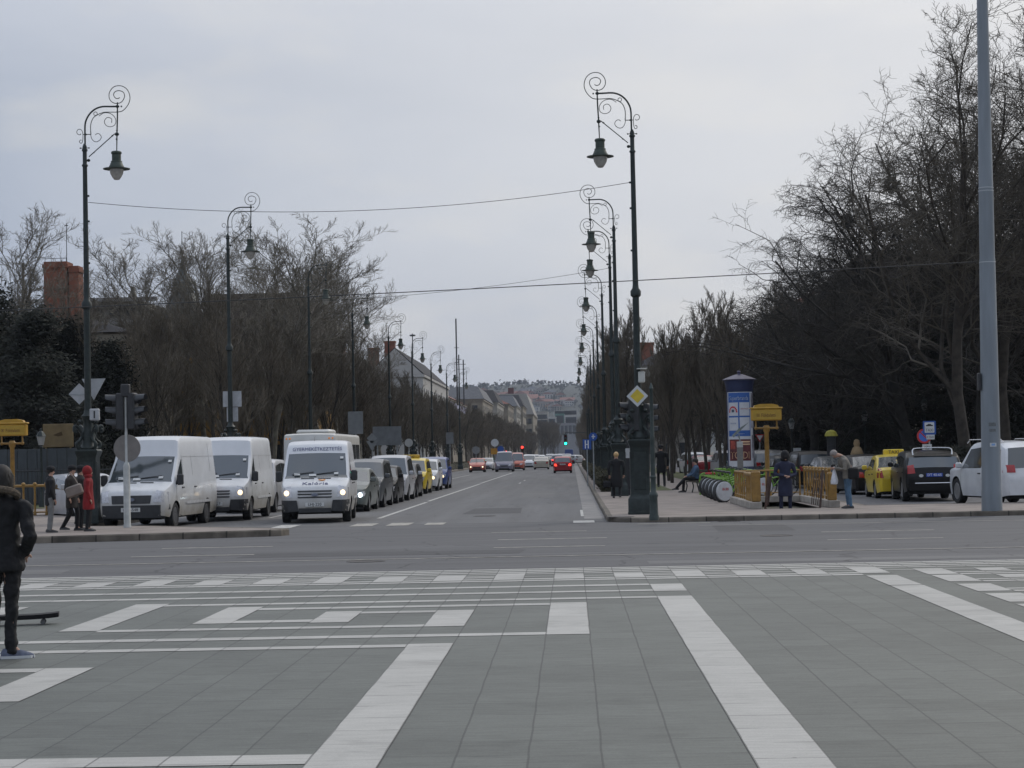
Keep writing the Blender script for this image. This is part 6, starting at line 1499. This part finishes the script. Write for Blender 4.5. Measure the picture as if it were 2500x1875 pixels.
# kiosk with yellow awning, park lanterns, pale statue, fences
X, Z = atY(2029, 1060, 88)
t = empty('kiosk', (X, 88, .01), 0, 'slim black kiosk with a rounded yellow roof behind the parked cars', 'kiosk')
mb = MB(); mb.lathe([(.2, 0), (.2, Z-.2), (.22, Z-.15), (.23, Z-.1)], 16); mb.build('body', BLK, t, 30)
mb = MB(); mb.lathe([(.29, Z-.1), (.28, Z-.02), (.22, Z+.1), (.12, Z+.16), (.02, Z+.18)], 18); mb.build('roof', mat('kiosk_yellow', (.36, .32, .03), .5, var=.15), t, 30)
def park_lantern(px, pyt, Y, label):
    X, Z = atY(px, pyt, Y); t = empty('park_lantern', (X, Y, .05), 0, label, 'lantern')
    mb = MB(); mb.lathe([(.12, 0), (.1, .3), (.05, .5), (.04, Z-.75), (.07, Z-.7), (.03, Z-.65)], 10); mb.build('post', IRON, t, 35)
    mb = MB(); mb.lathe([(.1, Z-.62), (.17, Z-.3), (.17, Z-.29)], 6); mb.build('glass', mat('lantern_glass', (.28, .28, .27), .3, var=.1), t, 0)
    mb = MB(); mb.lathe([(.2, Z-.29), (.12, Z-.14), (.04, Z-.08), (.04, Z), (.0, Z+.02)], 6); mb.build('cap', IRON, t, 0)
park_lantern(2256, 972, 95, 'six-sided park lantern above the taxi rank sign')
park_lantern(2110, 1000, 98, 'park lantern in the dark trees left of the taxi rank sign')
park_lantern(1932, 1020, 102, 'park lantern behind the yellow metro sign')
park_lantern(100, 1050, 74, 'small park lantern right of the left metro sign')
X, Z = atY(2092, 1095, 90)
t = empty('statue', (X, 90, .01), 0, 'pale worn stone statue behind the bending man', 'statue')
mb = MB(); mb.lathe([(.3, 0), (.3, .5), (.24, .55), (.22, .9), (.28, 1.2), (.3, 1.5), (.2, 1.75), (.12, 1.82), (.15, 1.95), (.12, 2.1), (.03, 2.16)], 14); mb.build('figure', mat('statue_sand', (.34, .24, .13), .85, var=.3, vs=3), t, 40)
def fence(a, b, h, label, m, n):
    t = empty('fence', (0, 0, 0), 0, label, 'fence'); a, b = Vector(a), Vector(b)
    mb = MB()
    for i in range(n):
        p = a.lerp(b, i/(n-1)); mb.tube([p, p + Vector((0, 0, h))], .018, 4)
    mb.build('bars', m, t, 0)
    mb = MB()
    for z in (.15, h-.12): mb.tube([a + Vector((0, 0, z)), b + Vector((0, 0, z))], .025, 5)
    mb.build('rail', m, t, 0)
    return t
fence((14.2, 73.5, .01), (40, 73.5, .01), 1.35, 'black iron park fence behind the off-roaders', BLK, 160)
fence((-34, 76, .15), (-16.0, 76, .15), 1.5, 'dark iron fence behind the left metro railing', BLK, 130)
X, Z = atY(55, 1110, 78)
t = empty('hoarding', (X, 78, .15), 0, 'grey blue boarded hoarding behind the left metro sign', 'hoarding')
mb = MB()
for i in range(11): mb.rbox(-2.2+i*.4, -1.82+i*.4, -.02, .03, 0, 2.25, .01)
mb.build('boards', mat('hoarding_grey', (.045, .053, .058), .7, var=.25, vs=2), t, 0)
X, Z = atY(142, 1065, 79)
t = empty('billboard', (X, 79, .15), 0, 'beige billboard with a brown leaf shape behind the near left lamp', 'billboard')
mb = MB(); mb.rbox(-.62, .62, -.04, .04, Z-.6, Z+.35, .02)
for x in (-.5, .5): mb.tube([(x, 0, 0), (x, 0, Z-.5)], .04, 6)
pb = mb.build('panel', mat('billboard_beige', (.15, .105, .045), .7, var=.25, vs=2), t, 30)
mb = MB(); mb.prism([(-.2, Z-.1), (0, Z-.02), (.15, Z+.03), (.25, Z+.1), (.12, Z+.02), (.2, Z-.12), (.0, Z-.16)], 'y', -.048, -.043); mb.build('leaf_mark', mat('leaf_brown', (.06, .035, .01), .8, var=0), pb, 0)
t = empty('sign_board', (2.35, 76.6, .12), 0, 'black notice stand with white papers behind the woman in black', 'notice stand')
mb = MB(); mb.rbox(-.55, .55, -.04, .04, .2, 2.1, .02); mb.rbox(-.6, .6, -.07, .07, 0, .22, .02); mb.build('board', BLK, t, 30)
for (a, b) in ((-.18, 1.6), (.25, 1.65), (.27, 1.12)):
    mb = MB(); mb.box(a-.14, a+.14, -.048, -.042, b-.16, b+.22); mb.build('paper', WHT, t, 0)
mb = MB(); mb.prism([(a*.6, b) for a, b in [(0, 0)]] + [(.16*math.cos(math.pi*2*k/14), .1*math.sin(math.pi*2*k/14)) for k in range(1, 14)], 'z', 0, .002)
# manhole lid and dark curved board on the plaza
x, y = gp(1515, 1262, .12)
mb = MB(); mb.lathe([(.36, 0), (.36, .008), (.3, .01), (0, .01)], 24, (0, 0, 0)); o = mb.build('manhole_cover', mat('iron_lid', (.09, .08, .075), .7, .3, var=.3, vs=12), loc=(x, y, .122)); tag(o, 'dark round manhole cover on the pavement corner beside the lamp pedestal', 'manhole cover')
# ================================================================== PEOPLE   (local frame: +x facing, +y their left)
def skin_obj(name, verts, edges, rads, m, parent, sub=2, root=0):
    me = bpy.data.meshes.new(name); me.from_pydata([tuple(v) for v in verts], edges, [])
    bm = bmesh.new(); bm.from_mesh(me); ly = bm.verts.layers.skin.verify()
    for i, v in enumerate(bm.verts):
        r = rads[i]; v[ly].radius = r if hasattr(r, '__len__') else (r, r); v[ly].use_root = (i == root)
    bm.to_mesh(me); bm.free(); me.materials.append(m)
    o = bpy.data.objects.new(name, me); col.objects.link(o); o.parent = parent
    s = o.modifiers.new('skin', 'SKIN'); s.use_smooth_shade = True
    s.branch_smoothing = .3
    if sub: u = o.modifiers.new('sub', 'SUBSURF'); u.levels = sub; u.render_levels = sub
    return o
SKIN = mat('skin', (.42, .25, .18), .6, var=.08, vs=20)
CL = lambda n, c, r=.85: mat('cloth_' + n, c, r, var=.25, vs=9, bump=.25, bs=14)
BLACKC = CL('black', (.006, .006, .007)); NAVYC = CL('navy', (.018, .022, .05)); JEANS = CL('jeans', (.07, .13, .2)); GREYT = CL('grey_trousers', (.16, .16, .155)); KHAKI = CL('khaki', (.17, .155, .13)); DKBR = CL('dark_brown', (.03, .025, .022))
REDC = CL('red', (.22, .01, .012)); BLUEJ = CL('blue_jacket', (.05, .09, .15)); SHOE = mat('shoe_black', (.02, .018, .017), .5, var=.2); HAIRD = mat('dark_hair', (.015, .012, .01), .7, var=.3, vs=30); HAIRB = mat('blond_hair', (.5, .33, .15), .6, var=.25, vs=30); GREYH = mat('grey_hair', (.25, .22, .2), .7, var=.3, vs=30)
def person(label, loc, face, H=1.72, top=BLACKC, bottom=BLACKC, hem=.78, hair=HAIRD, hat=None, hood=None, shoes=SHOE, legs=None, arms=None, spine=None, head=None, width=1.0, seat=False, collar=None, hairlong=False, fine=False, slim=1.0, flare=1.0):
    k = H / 1.75; t = empty('person', loc, face, label, 'person')
    V = lambda x, y, z: Vector((x*k, y*k*width, z*k))
    sp = spine or [(0, 0, .98), (0, 0, 1.2), (.0, 0, 1.42)]
    pel, wai, che = [V(*p) for p in sp]
    nk = che + V(.01, 0, .1); hd = head and V(*head) or nk + V(.015, 0, .12)
    up = (hd - nk).normalized(); fw = Vector((up.z, 0, -up.x)).normalized()
    legs = legs or [((0, .1, .92), (.02, .11, .5), (-.02, .115, .09), (.14, .13, .045)), ((0, -.1, .92), (.0, -.11, .5), (-.04, -.115, .09), (.12, -.13, .045))]
    arms = arms or [((0, .2, 1.4), (-.03, .25, 1.13), (.06, .23, .9)), ((0, -.2, 1.4), (-.03, -.25, 1.13), (.06, -.23, .9))]
    vs = [pel, wai, che, nk, hd, hd + up*.1*k]; rd = [(.12*k, .15*k), (.1*k, .135*k), (.09*k, .12*k), .052*k, .088*k, .06*k]
    ed = [(0, 1), (1, 2), (2, 3), (3, 4), (4, 5)]
    def add(p, r, par): vs.append(p); rd.append(r); ed.append((par, len(vs)-1)); return len(vs)-1
    nose = add(hd + fw*.105*k - up*.015*k, .014*k, 4)
    for s in (1, -1): add(hd + Vector((0, s*.088*k, -.0)), .018*k, 4)
    wr = []
    for A in arms:
        s_, e_, w_ = [V(*p) for p in A]; a = add(s_ - Vector((0, 0, .03*k)), .042*k, 2); b = add(e_, .04*k, a); c = add(w_, .03*k, b)
        d = (w_ - e_).normalized(); pl = add(w_ + d*.07*k, (.024*k, .038*k), c); pc = vs[pl]; sd = d.cross(Vector((0, 0, 1)));
        if sd.length < .1: sd = Vector((1, 0, 0))
        sd.normalize(); nn = d.cross(sd)
        for q in range(4):
            o_ = sd*(q-1.5)*.019*k; f1 = add(pc + o_ + d*.05*k, .009*k, pl); add(pc + o_ + d*(.085 - .006*abs(q-1.3))*k + nn*.02*k, .008*k, f1)
        th = add(pc - d*.02*k + sd*.05*k, .011*k, pl); add(pc + d*.02*k + sd*.065*k, .009*k, th); wr.append(w_ + d*.08*k)
    for L in legs:
        h_, n_, a_, f_ = [V(*p) for p in L]; a = add(h_, .085*k, 0); b = add(n_, .058*k, a); c = add(a_ + Vector((0, 0, .03*k)), .036*k, b); add(a_.lerp(f_, .6) - Vector((0, 0, .03*k)), .016*k, c)
    skin_obj('body', vs, ed, rd, SKIN, t, 1)
    for s in (1, -1):
        mb = MB(); p = hd + fw*.083*k + Vector((0, s*.032*k, .012*k)); mb.ball(p, .011*k, 6, 5); mb.build('eye', INK, t)
    # trousers: one closed garment, waist to ankle
    def ring(c, ax, rx, ry, side, n=16):
        ax = ax.normalized(); sd = (side - ax*side.dot(ax)).normalized(); f_ = sd.cross(ax)
        return [c + sd*ry*math.cos(2*math.pi*q/n) + f_*rx*math.sin(2*math.pi*q/n) for q in range(n)]
    Yv = Vector((0, 1, 0)); vox = .012 if fine else .02
    def garment(name, mb, m):
        o = mb.build(name, m, t, 0); r = o.modifiers.new('merge', 'REMESH'); r.mode = 'VOXEL'; r.voxel_size = vox; r.use_smooth_shade = True
        s_ = o.modifiers.new('soften', 'SMOOTH'); s_.iterations = 5; s_.factor = .5
        if fine:
            tx = bpy.data.textures.new('folds', 'CLOUDS'); tx.noise_scale = .09; dm = o.modifiers.new('folds', 'DISPLACE'); dm.texture = tx; dm.strength = .05; dm.mid_level = .5
        return o
    tm = MB(); hipc = V(sp[0][0], 0, sp[0][2])
    if seat: tm.rings([ring(hipc + V(0, 0, .1), Vector((0, 0, 1)), .11*k, .15*k, Yv), ring(hipc - V(0, 0, .1), Vector((0, 0, 1)), .11*k, .16*k, Yv)])
    else: tm.rings([ring(hipc + V(0, 0, .08), Vector((0, 0, 1)), .105*k, .145*k, Yv), ring(hipc - V(0, 0, .04), Vector((0, 0, 1)), .125*k, .17*k, Yv), ring(hipc - V(0, 0, .14), Vector((0, 0, 1)), .11*k, .165*k, Yv)])
    for L in legs:
        h_, n_, a_, f_ = [V(*p) for p in L]; d1, d2 = n_ - h_, a_ - n_
        tm.rings([ring(h_ - d1*.02, d1, .1*k, .095*k, Yv), ring(h_.lerp(n_, .35), d1, .088*k, .085*k, Yv), ring(n_, d1 + d2, .066*k*slim, .064*k*slim, Yv), ring(n_.lerp(a_, .4), d2, .066*k*slim, .062*k*slim, Yv), ring(a_ - d2.normalized()*.0*k, d2, .056*k*slim, .056*k*slim, Yv), ring(a_ + d2.normalized()*.045*k, d2, .058*k*slim, .058*k*slim, Yv)])
    garment('trousers', tm, bottom)
    for L in legs:
        n_, a_, f_ = [V(*p) for p in L[1:]]; mb = MB(); d = (f_ - a_); d.z = 0; d.normalize(); sd = Vector((-d.y, d.x, 0)); rs = []
        for u, w_, h_ in ((-.09, .03, .06), (-.07, .042, .09), (.0, .045, .1), (.1, .05, .075), (.17, .048, .05), (.205, .025, .035)):
            c = Vector((a_.x, a_.y, a_.z - .088*k)) + d*u*k
            rs.append([c + sd*w_*k*math.cos(x)*(1) + Vector((0, 0, max(.0, h_*k*math.sin(x)))) for x in [R_(g) for g in (0, 30, 60, 90, 120, 150, 180)]])
        mb.rings(rs); mb.build('shoe', shoes, t, 50)
    # coat: torso, skirt and sleeves merged into one cloth surface
    cm = MB(); hz = V(sp[0][0], 0, hem); upz = Vector((0, 0, 1)); tdir = (che - wai)
    rs_ = []
    if not seat:
        rs_ += [ring(hz, upz, .15*k*flare, .2*k*flare, Yv), ring(pel.lerp(hz, .5), upz, .148*k*flare, .195*k*flare, Yv), ring(pel, upz, .142*k, .182*k, Yv)]
    else: rs_ += [ring(pel + V(0, 0, .0), upz, .145*k, .185*k, Yv)]
    rs_ += [ring(wai, tdir, .125*k, .165*k, Yv), ring(wai.lerp(che, .55), tdir, .135*k, .185*k, Yv), ring(che, tdir, .125*k, .195*k, Yv), ring(che + tdir.normalized()*.055*k, tdir, .095*k, .15*k, Yv), ring(nk.lerp(che, .15), nk - che, .07*k, .08*k, Yv), ring(nk + (nk-che).normalized()*.012*k, nk - che, .066*k, .07*k, Yv)]
    cm.rings(rs_)
    for A in arms:
        s_, e_, w_ = [V(*p) for p in A]; d1, d2 = e_ - s_, w_ - e_
        inn = s_ + (che - s_)*.35 + V(0, 0, .01)
        cm.rings([ring(inn, s_ - inn + d1*.3, .075*k, .075*k, Vector((1, 0, 0))), ring(s_, d1, .074*k, .074*k, Vector((1, 0, 0))), ring(s_.lerp(e_, .5), d1, .066*k, .066*k, Vector((1, 0, 0))), ring(e_, d1 + d2, .06*k, .06*k, Vector((1, 0, 0))), ring(e_.lerp(w_, .6), d2, .052*k, .052*k, Vector((1, 0, 0))), ring(w_ + d2.normalized()*.02*k, d2, .047*k, .047*k, Vector((1, 0, 0)))])
    garment('coat', cm, top)
    # hair, hat or hood
    mb = MB(); c = hd + up*.035*k - fw*.018*k
    if hair is not None:
        mb.ball(c, .112*k, 14, 10, sc=(.98, .9, .98)); 
        if hairlong: mb.ball(c - up*.09*k - fw*.04*k, .105*k, 12, 8, sc=(.8, .95, 1.1))
        mb.v = [tuple(Vector(v) - fw*max(0, (Vector(v) - c).dot(fw) - .055*k)*.9) if (Vector(v) - c).dot(up) < .05*k else v for v in mb.v]
        mb.build('hair', hair, t, 60)
    if hat is not None:
        mb = MB(); mb.ball(c + up*.035*k, .122*k, 14, 9, sc=(1, .95, .72)); mb.build('hat', hat, t, 60)
    if hood is not None:
        mb = MB(); c2 = hd + up*.03*k - fw*.055*k; mb.ball(c2, .142*k, 14, 10, sc=(.98, .9, 1.1)); mb.ball(nk + up*.02*k - fw*.02*k, .11*k, 12, 8, sc=(1.1, 1.2, .8)); mb.build('hood', hood, t, 60)
    return t, k, wr, hd
def bag_mesh(name, m, parent, c, sx, sy, sz, strap=None, loc=None, lbl=None):
    mb = MB(); mb.rbox(c[0]-sx/2, c[0]+sx/2, c[1]-sy/2, c[1]+sy/2, c[2]-sz/2, c[2]+sz/2, min(sx, sy, sz)*.3); 
    if strap: mb.tube(catmull([Vector(p) for p in strap], 5), .012, 5)
    return mb.build(name, m, parent, 40)
def topthing(o, label, cat): o.parent = None; return tag(o, label, cat)
F_CAM, F_AWAY, F_RIGHT, F_LEFT = -math.pi/2, math.pi/2, 0.0, math.pi
# teenager seen from behind at the left edge
tl, k, wr, hd = person('teenager in a black parka seen from behind at the left edge, hands in pockets', (-5.31, 18.15, .008), F_AWAY + R_(-6), 1.76, BLACKC, BLACKC, hem=.8, fine=True, slim=.95, flare=1.08, hair=HAIRD, shoes=mat('canvas_shoe', (.1, .115, .16), .8, var=.25, vs=20), hairlong=True, width=1.1,
    arms=[((0, .2, 1.4), (-.1, .29, 1.12), (.06, .19, .97)), ((0, -.2, 1.4), (-.1, -.29, 1.12), (.06, -.19, .97))],
    legs=[((0, .085, .92), (.02, .085, .5), (-.03, .08, .09), (.1, .1, .045)), ((0, -.085, .92), (.0, -.08, .5), (-.04, -.085, .09), (.02, -.235, .045))])
FUR = mat('fur_trim', (.09, .07, .05), .95, var=.5, vs=40)
mb = MB(); rnd = random.Random(2)
for i in range(2600):
    a = rnd.uniform(0, 6.283); r = .035
    c = Vector((-.05 + .13*math.cos(a), .17*math.sin(a), 1.52 - .05*math.cos(a))) ; d = Vector((rnd.gauss(0, 1), rnd.gauss(0, 1), rnd.gauss(.3, 1))).normalized(); e = d.orthogonal().normalized()*.0025
    mb.add([c + d*.01 - e, c + d*.01 + e, c + d*rnd.uniform(.03, .06)], [(0, 1, 2)])
mb.tube([(-.05 + .13*math.cos(a), .17*math.sin(a), 1.52 - .05*math.cos(a)) for a in [2*math.pi*q/20 for q in range(21)]], .035, 8)
mb.build('fur_trim', FUR, tl, 0)
mb = MB()
for i in range(2600):                                  # strands over the head
    d0 = Vector((rnd.gauss(0, 1), rnd.gauss(0, 1), rnd.gauss(.2, 1))).normalized(); c = hd + Vector((-.02, 0, .03)) + Vector((d0.x*.108, d0.y*.1, d0.z*.108))
    if d0.x > .55 and d0.z < .3: continue
    d = (Vector((0, 0, -1)) + d0*.35 + Vector((rnd.gauss(0, .15), rnd.gauss(0, .15), 0))).normalized(); e = d.cross(d0).normalized()*.003
    mb.add([c - e, c + e, c + d*rnd.uniform(.05, .11) + d0*.008], [(0, 1, 2)])
for i in range(700):                                   # loose hair ends
    a = rnd.uniform(0, 6.283); c = hd + Vector((-.03 + .1*math.cos(a), .1*math.sin(a), rnd.uniform(-.1, .06))); d = Vector((math.cos(a)*.4, math.sin(a)*.4, -1)).normalized(); e = Vector((-math.sin(a), math.cos(a), 0))*.002
    mb.add([c - e, c + e, c + d*rnd.uniform(.04, .08)], [(0, 1, 2)])
mb.build('hair_ends', HAIRD, tl, 0)
for (lx, ly, fx, fy) in ((-.03, .088, .1, .11), (-.04, -.094, .02, -.26)):      # white rubber soles
    a_ = Vector((lx*k, ly*k, 0)); d = Vector((fx-lx, fy-ly, 0)).normalized(); sd = Vector((-d.y, d.x, 0)); mb = MB(); 
    out = [a_ + d*u*k + sd*w_*k for u, w_ in ((-.1, .0), (-.09, .04), (0, .05), (.1, .056), (.18, .05), (.215, .0), (.18, -.05), (.1, -.056), (0, -.05), (-.09, -.04))]
    mb.rings([[p + Vector((0, 0, .001)) for p in out], [p + Vector((0, 0, .026)) for p in out]]); mb.build('shoe_sole', WHT, tl, 30)
x, y = gp(32, 1528, 0)
mb = MB(); mb.rings([[Vector((-.5+i*.1, y_, .05 + .02*abs((i-5)/5)**3 + z_)) for y_, z_ in ((-.11, .0), (.11, .0), (.12, .05), (-.12, .05))] for i in range(11)]); o = mb.build('skateboard', BLACKC, smooth=40, loc=(x, y, .02), rot=(0, 0, R_(12)))
tag(o, 'black curved board lying on the paving behind the teenager', 'skateboard')
mb = MB()
for dx in (-.33, .33):
    for dy in (-.07, .07): mb.tube([(dx, dy-.015, .018), (dx, dy+.015, .018)], .03, 10)
mb.build('wheels', mat('urethane', (.1, .1, .1), .5, var=.1), o)
# walkers on the island
walk = [((0, .09, .92), (.12, .1, .52), (.1, .1, .09), (.26, .1, .06)), ((0, -.09, .92), (.02, -.1, .5), (-.22, -.1, .12), (-.08, -.1, .05))]
x, y = gp(124, 1300, .15)
person('man in a black jacket, cap and light grey trousers walking on the left island', (x, y, .15), R_(25), 1.56, BLACKC, GREYT, hem=.72, hat=BLACKC, width=1.15)
person('dark clothed pedestrian just behind the man in light grey trousers', (x + .4, y + 1.3, .15), R_(35), 1.56, DKBR, BLACKC, hem=.6, hat=BLACKC)
x, y = gp(176, 1296, .15)
p_, k, wr, hd = person('person in a dark coat with a pale shoulder bag striding along the left island', (x, y, .15), R_(-15), 1.57, DKBR, BLACKC, hem=.62, hat=BLACKC, legs=walk)
o = bag_mesh('shoulder_bag', mat('bag_taupe', (.26, .22, .19), .7, var=.15), None, (0, 0, 0), .42, .12, .27, [(-.15, -.02, .12), (-.1, .03, .32), (0.02, .05, .45), (.1, 0, .3), (.15, -.02, .12)])
o.location = (x + .12, y - .22, .15 + .98); o.rotation_euler = (0, R_(-18), 0); tag(o, 'pale taupe shoulder bag carried by the striding person', 'bag')
x, y = gp(217, 1297, .15)
person('person in a long red hooded coat and dark leggings on the left island', (x, y, .15), R_(10), 1.52, REDC, BLACKC, hem=.6, hair=None, hood=REDC, width=.85, flare=1.1)
x, y = gp(163, 1260, .15)
person('person in dark clothes partly hidden between the walkers and the red coat', (x, 54.5, .15), R_(190), 1.6, DKBR, JEANS, hem=.75)
# right side
x, y = gp(1498, 1213, .12)
p_, k, wr, hd = person('woman with light hair in a wide black coat walking away beside the second lamp', (1.62, 72.2, .12), F_AWAY, 1.66, BLACKC, BLACKC, hem=.42, hair=HAIRB, width=1.2, flare=1.25, legs=walk)
o = bag_mesh('handbag', BLACKC, None, (0, 0, 0), .3, .16, .26, [(-.1, 0, .12), (0, 0, .34), (.1, 0, .12)]); o.location = (1.26, 72.1, .62); tag(o, 'black handbag hanging at the side of the woman in black', 'bag')
person('tall dark figure with a red collar walking farther along the right pavement', (4.15, 92, .12), F_AWAY, 1.95, BLACKC, BLACKC, hem=.6, hat=BLACKC, width=1.2, legs=walk)
# man on the bench, facing left
person('seated man in a blue denim jacket and cap with legs stretched from the bench', (4.98, 79.7, .12), F_LEFT + R_(8), 1.74, BLUEJ, BLACKC, hem=.5, hat=DKBR, seat=True,
    spine=[(0, 0, .54), (-.0, 0, .78), (-.02, 0, 1.0)], legs=[((.06, .1, .54), (.48, .12, .55), (.82, .12, .2), (.98, .12, .18)), ((.06, -.1, .54), (.46, -.12, .54), (.5, -.12, .09), (.64, -.12, .045))],
    arms=[((0, .2, .98), (.16, .26, .74), (.38, .2, .66)), ((0, -.2, .98), (.14, -.26, .74), (.36, -.18, .64))])
# person at the top of the metro stairs
person('person in a dark navy coat with black hood looking down at the metro stairs', (6.0, 55.75, .02), F_CAM + R_(5), 1.68, NAVYC, NAVYC, hem=.45, hair=HAIRD, hood=BLACKC, width=1.15, flare=1.1, head=(.09, 0, 1.6),
    arms=[((0, .2, 1.38), (.02, .27, 1.1), (.22, .08, 1.04)), ((0, -.2, 1.38), (.02, -.27, 1.1), (.22, -.06, 1.06))])
# bending man with a white bag
x, y = gp(2072, 1241, .12)
p_, k, wr, hd = person('man in a grey jacket and jeans bending over a white plastic bag', (x, y, .12), F_LEFT + R_(10), 1.74, KHAKI, JEANS, hem=.82, hair=GREYH, spine=[(0, 0, .96), (.03, 0, 1.16), (.14, 0, 1.36)], head=(.36, 0, 1.5),
    arms=[((.14, .19, 1.34), (.16, .26, 1.08), (.38, .1, 1.12)), ((.14, -.19, 1.34), (.14, -.26, 1.08), (.36, -.08, 1.1))])
mb = MB(); mb.rings([[Vector((r*math.cos(a)*.75, r*math.sin(a)*(1.2), z)) for a in [2*math.pi*q/12 for q in range(12)]] for r, z in ((.02, .5), (.035, .44), (.07, .34), (.11, .2), (.135, .1), (.12, .02), (.05, 0))])
o = mb.build('plastic_bag', mat('plastic_white', (.62, .63, .66), .45, var=.12, vs=14, bump=.5, bs=22), loc=(x - .37, y + .0, .78)); tag(o, 'white plastic bag in the hands of the bending man', 'bag')
o = bag_mesh('satchel', BLACKC, None, (0, 0, 0), .3, .14, .32, None); o.location = (x + .12, y - .26, 1.08); tag(o, 'black satchel at the hip of the bending man', 'bag')
# ================================================================== HAZE
hz = MB(); hz.box(-1000, 1000, -62, 5300, -3.2, 190)
hm = bpy.data.materials.new('haze_air'); hm.use_nodes = True; hm.node_tree.nodes.clear()
ho = hm.node_tree.nodes.new('ShaderNodeOutputMaterial'); hv = hm.node_tree.nodes.new('ShaderNodeVolumePrincipled')
hv.inputs['Color'].default_value = (.78, .86, 1, 1); hv.inputs['Density'].default_value = .00009; hv.inputs['Anisotropy'].default_value = .2
hm.node_tree.links.new(hv.outputs[0], ho.inputs['Volume'])
tag(hz.build('haze', hm, smooth=0), kind='stuff')
